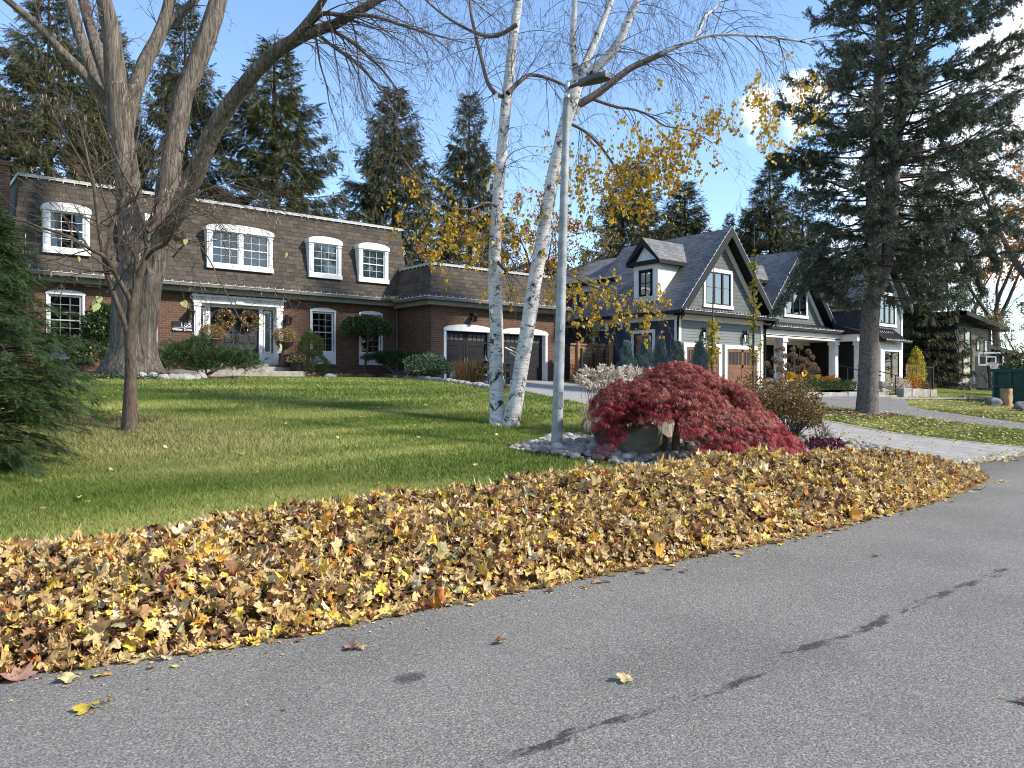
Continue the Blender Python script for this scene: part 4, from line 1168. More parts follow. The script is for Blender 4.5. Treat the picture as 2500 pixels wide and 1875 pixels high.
# porch back wall: white, with door and window
PB = Pl('y', 23.98)
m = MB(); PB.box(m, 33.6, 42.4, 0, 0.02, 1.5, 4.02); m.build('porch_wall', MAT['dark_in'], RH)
m = MB()
for a in (34.75, 35.3, 38.65, 39.0, 40.55): PB.box(m, a, a + 0.16, 0.02, 0.06, 1.5, 4.0)
PB.box(m, 33.7, 42.3, 0.02, 0.055, 3.82, 4.0); m.build('white_trim', MAT['cream'], RH)
w = triple_window(RH, PB, 36.0, 38.5, 1.9, 3.75, 3, gl='glass')
m = MB(); PB.box(m, 39.2, 40.5, 0.02, 0.07, 1.5, 3.7)
for z0, z1 in ((1.65, 2.3), (2.45, 3.5)): PB.box(m, 39.35, 40.35, 0.07, 0.08, z0, z1)
d = m.build('door', MAT['black'], RH); h = MB(); PB.box(h, 40.33, 40.38, 0.08, 0.13, 2.4, 2.7); h.build('door_handle', MAT['steel'], d)
# gable windows
triple_window(RH, P1, 29.04, 30.92, 5.22, 6.7); triple_window(RH, P2, 37.3, 39.3, 5.3, 6.9); triple_window(RH, P3, 43.55, 45.4, 5.0, 6.62)
# bay window under a standing seam roof on the third wing
PBay = Pl('y', 19.95)
m = MB(); m.poly([(42.3, 19.6, 3.98), (45.4, 19.6, 3.98), (45.1, 20.45, 4.72), (42.6, 20.45, 4.72)]); m.box(42.25, 45.45, 19.5, 19.62, 3.9, 4.02); m.poly([(45.4, 19.6, 3.98), (45.4, 20.5, 3.98), (45.1, 20.45, 4.72)])
for x in np.arange(42.4, 45.4, 0.32): m.bar((x, 19.6, 3.99), (42.6 + (x - 42.3) * 0.81, 20.45, 4.73), 0.03, 0.05)
m.build('bay_roof', MAT['black'], RH)
m = MB(); m.box(42.5, 45.15, 19.95, 20.55, 3.5, 3.92); m.box(42.5, 42.84, 19.9, 20.49, 1.75, 3.5); m.box(44.8, 45.15, 19.9, 20.49, 1.75, 3.5); m.build('bay_frame', MAT['white'], RH)
m = MB(); m.box(42.4, 42.9, 19.75, 20.49, 0.95, 1.75); m.box(44.75, 45.25, 19.75, 20.49, 0.95, 1.75); m.box(42.9, 44.75, 20.0, 20.49, 0.95, 1.5); m.build('stone_base', MAT['stone'], RH, bevel=0.02)
w = triple_window(RH, PBay, 42.95, 44.7, 1.6, 3.4, 2, 0.08, False, True, 'glass')
# garage doors with panes over herringbone boards
for a0, a1 in ((27.66, 30.02), (30.66, 33.1)):
    m = MB()
    P1.box(m, a0 - 0.2, a0, 0, 0.06, 1.0, 3.42); P1.box(m, a1, a1 + 0.2, 0, 0.06, 1.0, 3.42); P1.box(m, a0, a1, 0, 0.06, 3.24, 3.42); m.build('garage_door_frame', MAT['white'], RH)
    m = MB(); P1.box(m, a0, a1, 0.0, 0.025, 1.0, 3.24)
    for x0, x1, z0, z1 in ((a0, a0 + 0.12, 1.0, 3.24), (a1 - 0.12, a1, 1.0, 3.24), (a0 + 0.12, a1 - 0.12, 3.1, 3.24), (a0 + 0.12, a1 - 0.12, 2.36, 2.5), ((a0 + a1) / 2 - 0.08, (a0 + a1) / 2 + 0.08, 1.0, 3.24)):
        P1.box(m, x0, x1, 0.025, 0.045, z0, z1)
    for i in range(1, 8):
        if i != 4: x = a0 + (a1 - a0) * i / 8; P1.box(m, x - 0.025, x + 0.025, 0.03, 0.043, 2.5, 3.1)
    for s, x0, x1 in ((1, a0 + 0.12, (a0 + a1) / 2 - 0.08), (-1, (a0 + a1) / 2 + 0.08, a1 - 0.12)):
        for z in np.arange(1.1, 2.35, 0.16): m.bar(P1.p(x0, 0.03, z - 0.1 * s), P1.p(x1, 0.03, min(2.34, z + 0.35 * s)), 0.02, 0.03)
    gd = m.build('garage_door', MAT['carriage'], RH)
    g = MB(); P1.quad(g, a0 + 0.12, a1 - 0.12, 0.027, 2.5, 3.1); g.build('pane', MAT['dark_in'], gd)
for a in (28.85, 32.0): lantern(RH, P1, a, 3.55, 4.15, 0.9)
# side door in the navy wall, vents
m = MB()
PS.box(m, 22.75, 22.9, 0, 0.06, 1.0, 4.05); PS.box(m, 24.0, 24.15, 0, 0.06, 1.0, 4.05); PS.box(m, 22.9, 24.0, 0, 0.06, 3.9, 4.05); dt = m.build('side_door', MAT['white'], RH)
m = MB()
for a in (22.9, 23.41, 23.92): PS.box(m, a, a + 0.08, 0.0, 0.045, 1.0, 3.9)
PS.box(m, 22.98, 23.92, 0.0, 0.044, 3.82, 3.9); PS.box(m, 22.9, 24.0, 0.0, 0.01, 1.0, 3.9); m.build('door_frame', MAT['black'], dt)
g = MB(); PS.quad(g, 22.95, 23.95, 0.03, 1.0, 3.85); g.build('pane', MAT['glass'], dt)
drape(dt, PS, 23.3, 23.6, 1.2, 3.8, 0.02, 'mid_in', 2, 0.006)
MB().lathe(PS.p(24.35, 0.03, 4.1), [(0.02, -0.1), (0.11, -0.06), (0.12, 0.06), (0.02, 0.1)], 12).build('round_vent', MAT['white'], RH)
for q, l, s in ((24.82, 0.28, 0.09), (25.8, 0.35, 0.12)): m = MB(); m.bar(PS.p(q, 0.06, 4.3), PS.p(q, l, 4.25), s); m.build('floodlight', MAT['lamp_grey'], RH)
w = sash(RH, PS, 28.6, 29.9, 2.9, 3.9, 0.05, 2, 2, 'white', 'glass_hi')
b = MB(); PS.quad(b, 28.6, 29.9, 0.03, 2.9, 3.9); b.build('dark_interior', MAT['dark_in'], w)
MB().tube([(26.68, 21.0, 4.62), (26.72, 21.15, 4.5), (27.02, 21.42, 4.3), (27.02, 21.42, 1.1)], 0.05, 8).build('downspout', MAT['black'], RH)
MB().tube([(33.8, 20.95, 4.62), (33.8, 21.05, 4.5), (33.72, 21.42, 4.25), (33.72, 21.42, 1.1)], 0.05, 8).build('downspout', MAT['black'], RH)


def dormer(x, y0, y1, z0, zt, zp, depth, win=True):
    """dormer on a roof slope that falls to -X: white cheeks, black eaves, small gable"""
    pl = Pl('x', x); c = (y0 + y1) / 2; m = MB()
    m.box(x, x + depth, y0, y1, z0, zt); pl.prism(m, [(y0 - 0.02, zt), (y1 + 0.02, zt), (c, zp - 0.2)], -0.9, 0.0)
    for a in (y0, y1 - 0.26): pl.box(m, a, a + 0.26, 0, 0.03, z0 + 0.12, zt - 0.2)
    pl.box(m, y0, y1, 0, 0.05, zt - 0.22, zt); pl.box(m, y0, y1, 0, 0.045, z0, z0 + 0.18); pl.box(m, y0 + 0.2, y1 - 0.2, 0.045, 0.09, z0 + 0.18, z0 + 0.23)
    Pl('y', y0).box(m, x + 0.12, x + depth, 0, 0.02, zt - 0.3, zt - 0.04)
    dm = m.build('dormer', MAT['white'], RH)
    b = MB(); hw = (y1 - y0) / 2 + 0.28
    b.box(x - 0.25, x + depth + 0.2, y0 - 0.28, y0 - 0.16, zt - 0.06, zt + 0.1); b.box(x - 0.25, x + depth + 0.2, y1 + 0.16, y1 + 0.28, zt - 0.06, zt + 0.1)
    b.box(x - 0.27, x - 0.12, y0 - 0.16, y1 + 0.16, zt - 0.058, zt + 0.12)
    b.box(x - 0.12, x + depth, y0 - 0.16, y0, zt - 0.03, zt); b.box(x - 0.12, x + depth, y1, y1 + 0.16, zt - 0.03, zt)
    for s in (-1, 1):
        e = (c + s * hw, zt + 0.1); t = (c, zp + 0.02); b.prism([e, t, (t[0], t[1] - 0.34), (e[0] - s * 0.02, e[1] - 0.12)], 'x', x - 0.27, x - 0.1)
    b.build('dormer_eaves', MAT['black'], dm)
    r = MB()
    for s in (-1, 1):
        xe = x + depth + 0.35; xr = x + depth + 0.35 + (zp - zt) / slope1
        r.poly([(x - 0.28, c + s * hw, zt + 0.11), (x - 0.28, c, zp + 0.04), (xr, c, zp + 0.04), (xe, c + s * hw, zt + 0.11)])
    r.build('dormer_roof', MAT['roof_grey'], dm)
    f = MB(); xe = x + depth + 0.4
    f.bar((xe, c - hw, zt + 0.14), (xe + (zp - zt) / slope1, c, zp + 0.06), 0.16, 0.05); f.build('valley_flashing', MAT['navy_trim'], dm)
    if win:
        k = MB(); a0, a1 = y0 + 0.33, y1 - 0.33; z1_, z2 = z0 + 0.23, zt - 0.26
        for q in ((a0, a0 + 0.1, z1_, z2), (a1 - 0.1, a1, z1_, z2), (a0, a1, z1_, z1_ + 0.1), (a0, a1, z2 - 0.14, z2), (c - 0.015, c + 0.015, z1_, z2)): pl.box(k, q[0], q[1], 0.002, 0.06, q[2], q[3])
        pl.box(k, a0, a1, 0.004, 0.05, (z1_ + z2) / 2 - 0.015, (z1_ + z2) / 2 + 0.015)
        w = k.build('window_frame', MAT['black'], dm)
        g = MB(); pl.quad(g, a0, a1, 0.03, z1_, z2); g.build('pane', MAT['glass'], dm)
        g = MB(); pl.quad(g, a0, a1, 0.015, z1_, z2); g.build('curtain', MAT['curtain'], dm)
    return dm


dormer(27.25, 22.7, 24.12, 5.35, 7.05, 8.2, 1.5)
dormer(35.25, 23.3, 24.6, 5.35, 6.95, 8.0, 1.5)
dormer(42.1, 22.5, 23.5, 6.3, 6.75, 7.75, 0.5, False)
# christmas bulbs along rakes and gutters
for path, st in (([(26.72, 20.98, 4.86), (C1, 20.98, 8.8)], 0.3), ([(C1, 20.97, 8.8), (34.0, 20.97, 4.86)], 0.3), ([(26.7, 20.8, 4.78), (34.0, 20.8, 4.78)], 0.22), ([(33.7, 21.13, 4.45), (41.6, 21.13, 4.45)], 0.2),
                 ([(34.65, 21.95, 4.9), (38.1, 21.95, 8.8)], 0.3), ([(38.1, 21.95, 8.8), (41.6, 21.95, 4.9)], 0.3), ([(40.8, 20.15, 4.47), (44.6, 20.15, 4.47)], 0.25), ([(41.84, 20.0, 6.02), (41.84, 23.8, 6.02)], 0.3),
                 ([(44.3, 20.0, 8.8), (46.7, 20.0, 6.03)], 0.3), ([(42.3, 19.48, 4.0), (45.4, 19.48, 4.0)], 0.2)):
    light_string(RH, path, st, 0.03, 0.038)

# ------------------------------------------------------------------ the dark house farther along the street
DH = thing('dark_house', 'dark low pitched house with taupe boards and stone base behind the basketball hoop', 'house', (58, 21, 1.2))
PDk = Pl('y', 21.0)
m = MB(); m.box(55.6, 61.6, 21.0, 32, 0.9, 5.6); m.prism([(55.6, 5.5), (61.6, 5.5), (61.6, 5.6), (55.6, 6.15)], 'y', 21.02, 32); m.box(61.6, 74, 23, 32, 0.9, 4.2); m.build('wall', MAT['dark_in'], DH)
for q in ((Pl('x', 55.58), 21.0, 32, 1.9, 6.0, None, 0.2), (Pl('y', 22.98), 61.7, 74, 1.2, 4.2, None, 0.2)): m = MB(); siding(m, *q); m.build('navy_boards', MAT['blue_siding'], DH)
m = MB(); PDk.box(m, 55.9, 60.9, 0, 0.03, 2.1, 5.45)
for a in np.arange(55.95, 60.9, 0.17): PDk.box(m, a, a + 0.04, 0.03, 0.05, 2.1, 5.45)
m.build('taupe_boards', MAT['taupe'], DH)
m = MB(); PDk.box(m, 55.5, 58.3, 0, 0.15, 0.9, 2.1); Pl('x', 55.5).box(m, 21, 30, 0, 0.1, 0.9, 2.0); m.build('stone_base', MAT['stone'], DH)
m = MB(); m.poly([(55.0, 20.2, 6.4), (62.6, 20.2, 5.62), (62.6, 32.5, 5.62), (55.0, 32.5, 6.4)]); m.poly([(61.5, 22.0, 4.75), (76, 22.0, 3.7), (76, 32, 3.7), (61.5, 32, 4.75)]); m.build('roof', MAT['roof_grey'], DH)
m = MB(); m.prism([(55.0, 6.1), (62.6, 5.32), (62.6, 5.6), (55.0, 6.38)], 'y', 20.15, 20.25); m.prism([(55.05, 6.1), (62.5, 5.32), (62.5, 5.36), (55.05, 6.14)], 'y', 20.25, 21.0); m.prism([(61.5, 4.45), (76, 3.4), (76, 3.68), (61.5, 4.73)], 'y', 21.95, 22.05); m.build('fascia', MAT['black'], DH)
for a0, a1, z0, z1 in ((56.7, 57.7, 4.0, 5.2), (58.7, 59.4, 3.9, 4.7), (60.1, 60.85, 3.8, 4.7), (56.4, 57.8, 2.15, 3.9)):
    m = MB()
    for q in ((a0, a0 + 0.07, z0, z1), (a1 - 0.07, a1, z0, z1), (a0, a1, z0, z0 + 0.07), (a0, a1, z1 - 0.07, z1)): PDk.box(m, q[0], q[1], 0.05, 0.1, q[2], q[3])
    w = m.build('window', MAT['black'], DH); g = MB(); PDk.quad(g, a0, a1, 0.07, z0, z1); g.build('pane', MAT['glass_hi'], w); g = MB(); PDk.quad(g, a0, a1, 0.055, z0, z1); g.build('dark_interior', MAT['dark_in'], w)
m = MB(); PDk.box(m, 58.6, 61.2, 0.03, 0.05, 1.2, 3.5); m.build('garage_door', MAT['black'], DH)
m = MB(); m.box(58.3, 61.5, 19.6, 21, 0.95, 1.3); m.build('patio_slab', MAT['concrete'], DH)
m = MB(); m.box(54.9, 55.3, 22.2, 22.6, 2.4, 2.9); m.lathe((54.95, 22.0, 2.65), [(0.14, -0.05), (0.14, 0.05)], 12); m.tube([(55.1, 22.4, 2.4), (55.1, 22.4, 1.1)], 0.05, 6); m.build('gas_meter', MAT['lamp_grey'], DH)
# ------------------------------------------------------------------ wood and foliage
class Wood:
    def __init__(s): s.lv = {0: [], 1: [], 2: []}; s.tips = []; s.nodes = []; s.rmin = 0.004; s.rmax = 0.022

    def add(s, lvl, pts, rad): s.lv[lvl].append((np.asarray(pts, float), np.asarray(rad, float)))

    def geo(s, lvls):
        out = []
        for l in lvls:
            K, n = {0: (16, 14), 1: (8, 5), 2: (5, 3)}[l]
            if not s.lv[l]: continue
            P = np.array([catmull(p, K) if len(p) != K else p for p, r in s.lv[l]])
            R = np.array([np.interp(np.linspace(0, 1, K), np.linspace(0, 1, len(r)), r) for p, r in s.lv[l]])
            out.append(tubes(P, R, n))
        return cat_geo(out)

    def part(s, name, mat, parent, lvls):
        V, F = s.geo(lvls)
        return put_np(name, V, F, mat, parent, smooth=True)


def grow(W, p, d, L, r, lvl, maxl, kids, grav=0.0, wig=0.25, up=0.0, spread=(0.5, 1.0), short=0.62, tipfrac=0.25):
    K = {0: 8, 1: 8, 2: 5}[min(lvl, 2)]
    d = np.array(d, float); d /= np.linalg.norm(d)
    pts = [np.array(p, float)]; st = L / (K - 1); dirs = [d]
    for i in range(K - 1):
        d = d + rng.normal(size=3) * wig * 0.5 + np.array([0, 0, -grav + up]) * (i + 1) / K
        d /= np.linalg.norm(d); pts.append(pts[-1] + d * st); dirs.append(d)
    rad = np.linspace(r, r * tipfrac, K)
    W.add(min(lvl, 2), pts, rad)
    W.nodes += [(q, e, lvl) for q, e in zip(pts[1:], dirs[1:])]
    if lvl >= maxl:
        W.tips.append((pts[-1], d)); return
    for i in range(kids[min(lvl, len(kids) - 1)]):
        f = rng.uniform(0.2, 1.0); j = min(int(f * (K - 1)), K - 2); ff = f * (K - 1) - j
        q = pts[j] * (1 - ff) + pts[j + 1] * ff; t = dirs[j + 1]
        a = np.cross(t, rdir(1)[0]); a /= np.linalg.norm(a) + 1e-9
        ang = rng.uniform(*spread); nd = t * math.cos(ang) + a * math.sin(ang)
        grow(W, q, nd, L * short * (1.1 - 0.45 * f) * rng.uniform(0.7, 1.2), max(W.rmin, rad[j] * 0.62), lvl + 1, maxl, kids, grav, wig, up, spread, short, tipfrac)


def along(pts, f):
    pts = np.asarray(pts, float); k = f * (len(pts) - 1); j = min(int(k), len(pts) - 2); ff = k - j
    t = pts[j + 1] - pts[j]
    return pts[j] * (1 - ff) + pts[j + 1] * ff, t / (np.linalg.norm(t) + 1e-9)


def sprout(W, pts, rad, n, L, lvl=1, maxl=2, kids=(5, 4), f0=0.2, f1=1.0, bias=None, **kw):
    """side branches off an explicit limb"""
    P = catmull(pts, 24); rr = np.interp(np.linspace(0, 1, 24), np.linspace(0, 1, len(rad)), rad)
    for i in range(n):
        f = rng.uniform(f0, f1); q, t = along(P, f); r = np.interp(f, np.linspace(0, 1, 24), rr)
        a = np.cross(t, rdir(1)[0]); a /= np.linalg.norm(a) + 1e-9
        ang = rng.uniform(0.5, 1.2); d = t * math.cos(ang) + a * math.sin(ang)
        if bias is not None: d = d + np.array(bias)
        grow(W, q, d, L * rng.uniform(0.6, 1.25), min(W.rmax, max(W.rmin, r * 0.4)), lvl, maxl, kids, **kw)


def feather(n=5, L=1.0, w=0.22, fwd=0.35, thick=0.06):
    """a sprig: slim needles in pairs along a short axis pointing to +X"""
    v, f = [], []
    for i in range(n):
        a = L * (i + 0.2) / n; ww = w * (1.0 - 0.55 * (i / n) ** 1.5)
        for s in (-1, 1):
            k = len(v); v += [(a, 0, 0), (a + thick * L * 1.6, 0, 0), (a + fwd * L * 0.7, s * ww, 0.03 * L * ((i % 2) * 2 - 1))]; f.append((k, k + 1, k + 2))
    k = len(v); v += [(L * 0.8, -thick * L * 0.7, 0), (L * 0.8, thick * L * 0.7, 0), (L * 1.12, 0, 0)]; f.append((k, k + 1, k + 2))
    return np.array(v, float), np.array(f)


def brush(n=10, L=1.0, w=0.16, fwd=0.3, thick=0.05, seed=1):
    """a shoot with needles all round it"""
    r = np.random.default_rng(seed); v, f = [], []
    for i in range(n):
        a = L * (i + 0.3) / (n + 1); th = i * 2.4; ww = w * (1.05 - 0.5 * (i / n) ** 2) * r.uniform(0.8, 1.15)
        c, s_ = math.cos(th), math.sin(th); k = len(v)
        v += [(a - thick * L, 0, 0), (a + thick * L, 0, 0), (a + fwd * L * 0.6, ww * c, ww * s_)]; f.append((k, k + 1, k + 2))
    k = len(v); v += [(L * 0.75, -thick * L, 0), (L * 0.75, thick * L, 0), (L * 1.1, 0, 0)]; f.append((k, k + 1, k + 2))
    return np.array(v, float), np.array(f)


# leaf: bent diamond of two quads along +X; oval: six sided
LEAF_V = np.array([(0, 0, 0), (0.45, 0.36, 0.10), (1, 0, -0.12), (0.45, -0.36, 0.10), (0.5, 0, -0.02)], float)
LEAF_F = np.array([(0, 4, 1), (1, 4, 2), (0, 3, 4), (3, 2, 4)])
LACE_V, LACE_F = [], []
for k_, (a_, l_) in enumerate(((-1.25, 0.55), (-0.8, 0.8), (-0.38, 0.97), (0, 1.05), (0.4, 0.95), (0.85, 0.78), (1.3, 0.5))):
    c_, s_ = math.cos(a_), math.sin(a_); b_ = len(LACE_V)
    LACE_V += [(0.02, 0, 0), (l_ * 0.5 * c_ - 0.05 * s_, l_ * 0.5 * s_ + 0.05 * c_, -0.05), (l_ * c_, l_ * s_, -0.28 * l_), (l_ * 0.5 * c_ + 0.05 * s_, l_ * 0.5 * s_ - 0.05 * c_, -0.05)]
    LACE_F.append((b_, b_ + 1, b_ + 2, b_ + 3))
LACE_V = np.array(LACE_V); LACE_F = np.array(LACE_F)


def leaves_at(pos, d, size, tv=LEAF_V, tf=LEAF_F, jitter=0.6):
    d = np.asarray(d, float) + rng.normal(size=(len(pos), 3)) * jitter
    return scatter(tv, tf, pos, frames(d, rng.uniform(0, 2 * PI, len(pos))), size)


def norway_spruce(h, r, seed, whorl=0.55, nb=6, lo=0.06, sprig=0.42, dens=1.0, cones=True, droop=0.35):
    """returns (trunk+branches geo, needles geo, cones geo) at the origin"""
    global rng
    keep = rng; rng = np.random.default_rng(seed)
    W = Wood(); W.add(0, [(0, 0, 0), (0.02 * h * rng.normal() * 0.3, 0, h * 0.5), (0, 0, h)], [0.010 * h + 0.05, 0.007 * h, 0.01])
    P, D, S = [], [], []; CP, CD = [], []
    z = lo * h
    while z < h * 0.985:
        f = z / h; L0 = r * (1 - f) ** 0.82 * (1.0 if f > 0.12 else 0.8) + 0.12
        k = nb if f < 0.8 else nb - 1; a0 = rng.uniform(0, 2 * PI)
        for i in range(k):
            a = a0 + 2 * PI * i / k + rng.normal() * 0.22; L = L0 * rng.uniform(0.62, 1.15)
            ho = np.array([math.cos(a), math.sin(a), 0]); sl = -droop * (1 - f) + 0.45 * (f - 0.35)
            s = np.linspace(0, 1, 7)
            pts = np.array([0, 0, z + rng.normal() * 0.12]) + ho * (L * s)[:, None] + np.array([0, 0, 1.0]) * (L * (sl * s + 0.32 * s ** 2.6))[:, None]
            W.add(1, pts, np.linspace(0.012 + 0.011 * L, 0.006, 7))
            n = max(6, int(L * 16 * dens) + 4); q = rng.uniform(0.06, 1.0, n) ** 0.75
            base = np.stack([np.interp(q, s, pts[:, c]) for c in range(3)], -1)
            side = np.cross(ho, [0, 0, 1.0]); sg = rng.choice([-1, 1], n)
            reach = (0.30 * L * (1 - 0.75 * q) * rng.uniform(0.1, 1.0, n))[:, None]
            lat = side * sg[:, None] + ho * 0.55
            pos = base + lat * reach - np.array([0, 0, 1]) * reach * 0.22
            hang = rng.uniform(0.0, 1.0, n)[:, None] < (0.74 if f < 0.85 else 0.3)
            d = np.where(hang, np.array([0, 0, -1.0]) + 0.35 * ho + 0.25 * lat, lat * 0.8 + ho * 0.5 + np.array([0, 0, -0.15]))
            P.append(pos); D.append(d + rng.normal(size=(n, 3)) * 0.16); S.append(sprig * rng.uniform(0.6, 1.2, n) * (1.0 if f < 0.8 else 0.75))
            # leading tips
            P.append(pts[-1:] - ho * 0.12); D.append((ho + np.array([0, 0, 0.35]))[None]); S.append(np.array([sprig]))
            if cones and f > 0.5 and rng.random() < 0.8:
                m = rng.integers(1, 5); c = np.stack([np.interp(rng.uniform(0.6, 1, m), s, pts[:, e]) for e in range(3)], -1); CP.append(c); CD.append(np.tile([[0.1, 0, -1.0]], (m, 1)))
        z += whorl * (1.05 - 0.5 * f) * rng.uniform(0.75, 1.2)
    P = np.concatenate(P); D = np.concatenate(D); S = np.concatenate(S)
    tv, tf = feather(5, 1.0, 0.22, 0.4, 0.085)
    nd = scatter(tv, tf, P, frames(D, rng.uniform(0, 2 * PI, len(P))), S)
    cn = None
    if CP:
        CPs = np.concatenate(CP); cv = np.array([(0, 0.028, 0), (0, -0.014, 0.025), (0, -0.014, -0.025), (0.16, 0, 0), (0.07, 0.035, 0), (0.07, -0.018, 0.03), (0.07, -0.018, -0.03)])
        cf = np.array([(0, 1, 5), (0, 5, 4), (1, 2, 6), (1, 6, 5), (2, 0, 4), (2, 4, 6), (4, 5, 3), (5, 6, 3), (6, 4, 3)])
        cn = scatter(cv, cf, CPs, frames(np.concatenate(CD) + rng.normal(size=(len(CPs), 3)) * 0.2), rng.uniform(0.8, 1.3, len(CPs)))
    rng = keep
    return W.geo([0, 1]), nd, cn


def bare_tree(name, label, loc, h, seed, spread=0.35, leaf=None, nleaf=0, leafsize=0.09, group=None, mat='twig', r0=None, kids=(7, 6, 5), leafclump=0.25, cat='tree', trunk=0.3):
    global rng
    keep = rng; rng = np.random.default_rng(seed)
    t = thing(name, label, cat, loc, group); W = Wood(); W.rmin = 0.012; r0 = r0 or h * 0.017
    b = np.array(loc, float); top = b + np.array([rng.normal() * 0.3, rng.normal() * 0.3, h * trunk])
    W.add(0, [b + [0, 0, -0.1], (b + top) / 2, top], [r0 * 1.25, r0, r0 * 0.85])
    nl = rng.integers(4, 6)
    for i in range(nl):
        a = 2 * PI * i / nl + rng.normal() * 0.3; d = np.array([math.cos(a) * spread, math.sin(a) * spread, 1.0])
        pts = [top - [0, 0, 0.1]]; d /= np.linalg.norm(d)
        L = h * (1 - trunk) * rng.uniform(0.75, 1.0) / math.sqrt(1 + spread ** 2) * 1.05
        for k in range(5):
            d = d + rng.normal(size=3) * 0.12 + np.array([0, 0, 0.05]); d /= np.linalg.norm(d); pts.append(pts[-1] + d * L / 5)
        rad = np.linspace(r0 * 0.62, 0.012, 6); W.add(0, pts, rad)
        W.nodes += [(q, d, 1) for q in pts[2:]]
        sprout(W, pts, rad, 11, h * 0.2, 1, 3, kids, 0.15, 1.0, bias=(0, 0, 0.35), wig=0.3, up=0.03, short=0.55)
    W.part('trunk', MAT[mat], t, [0]); W.part('twigs', MAT[mat], t, [1, 2])
    if leaf:
        nd = [q for q in W.nodes if q[2] >= 2]; cl = [q for q in nd if mnoise.noise(Vector(q[0]) * leafclump) > -0.05] or nd
        pick = rng.integers(0, len(cl), nleaf); pos = np.array([cl[i][0] for i in pick]) + rng.normal(size=(nleaf, 3)) * 0.12
        V, F = leaves_at(pos, np.tile([[0, 0, -0.6]], (nleaf, 1)), leafsize * rng.uniform(0.6, 1.3, nleaf), jitter=0.7)
        put_np('leaves', V, F, MAT[leaf], t)
    rng = keep
    return t
# ------------------------------------------------------------------ the great bare maple
def c1(x, y): return x * 0.4069, y * 0.4069


tb = 22.7
mp, _t = on_ground(325, 902); mp = at(325, 905, tb); mp[2] = gz(mp[0], mp[1])
T = thing('maple_tree', 'huge bare maple with a ridged grey trunk and many limbs before the brick house', 'tree', mp)
W = Wood()
kpx = 0.4069 * tb / 1900 / 2


def limb(px, widths, dt=0.0, conv=c1, base=tb, k=None, W=None, lvl=0):
    n = len(px); k = k or 0.4069 * base / 1900 / 2
    pts = [at(*conv(*p), base + dt * i / (n - 1)) for i, p in enumerate(px)]
    rad = [w * k * (0.9 if conv is c1 else 1.0) for w in widths]
    if W is not None: W.add(lvl, pts, rad)
    return pts, rad


LM = []
LM.append(limb([(850, 2050), (825, 1780), (800, 1500), (780, 1200), (740, 900), (705, 600), (680, 300), (650, 100), (600, -80), (540, -420), (500, -800)], [100, 160, 178, 160, 150, 142, 120, 105, 88, 60, 25], -1.0, W=W))
LM.append(limb([(735, 850), (690, 740), (640, 620), (570, 450), (490, 250), (420, 0), (330, -350), (260, -700)], [80, 95, 98, 90, 80, 70, 48, 18], 1.6, W=W))
LM.append(limb([(720, 700), (680, 600), (600, 350), (540, 150), (500, 0), (440, -300), (420, -700)], [60, 82, 80, 76, 72, 52, 18], 2.6, W=W))
LM.append(limb([(715, 680), (600, 560), (480, 420), (350, 290), (200, 130), (30, -10), (-200, -200), (-500, -330)], [60, 70, 64, 56, 48, 40, 28, 10], -2.4, W=W))
LM.append(limb([(745, 860), (780, 640), (830, 480), (880, 350), (960, 200), (1020, 0), (1060, -300), (1070, -700)], [90, 112, 104, 98, 90, 78, 55, 20], 2.2, W=W))
LM.append(limb([(960, 200), (1060, 100), (1170, 0), (1300, -220), (1400, -500)], [60, 62, 52, 36, 12], 1.0, base=tb + 1.3, W=W))
LM.append(limb([(850, 2080), (880, 1780), (930, 1500), (985, 1300), (1005, 1150), (1035, 900), (1080, 700), (1095, 580), (1180, 380), (1250, 200), (1310, 0), (1400, -350), (1440, -800)], [100, 160, 185, 165, 152, 138, 126, 124, 132, 130, 120, 70, 24], 1.4, W=W))
g_px = [(1010, 1380), (1060, 1290), (1120, 1150), (1190, 1000), (1280, 780), (1400, 600), (1560, 400), (1750, 240), (2000, 150), (2212, 30), (2500, -140), (2800, -300)]
LM.append(limb(g_px, [90, 115, 122, 118, 110, 100, 88, 82, 60, 50, 36, 14], -3.4, W=W))
LM.append(limb([(1690, 290), (1800, 190), (1900, 60), (1980, -80), (2100, -350)], [60, 62, 52, 40, 12], -1.2, base=tb - 2.1, W=W))
LM.append(limb([(1800, 210), (1900, 110), (1950, 80), (2060, 90), (2250, 100), (2500, 180), (2800, 260)], [30, 32, 30, 26, 22, 16, 5], -1.2, base=tb - 2.2, W=W))
LM.append(limb([(2090, 110), (2120, 160), (2140, 260), (2150, 420), (2170, 560), (2210, 720)], [16, 13, 11, 9, 7, 3], -0.6, base=tb - 2.6, W=W))
LM.append(limb([(1880, 190), (1900, 250), (1920, 380), (1960, 520), (1980, 640), (2030, 760)], [18, 14, 11, 9, 7, 3], -0.5, base=tb - 2.3, W=W))
LM.append(limb([(1900, 200), (2000, 280), (2110, 360), (2200, 440), (2330, 600), (2420, 820)], [24, 21, 18, 15, 10, 4], -0.8, base=tb - 2.4, W=W))
LM.append(limb([(1960, 170), (2080, 230), (2200, 330), (2320, 450), (2440, 640), (2500, 850)], [24, 22, 18, 14, 9, 3], 0.6, base=tb - 2.4, W=W))
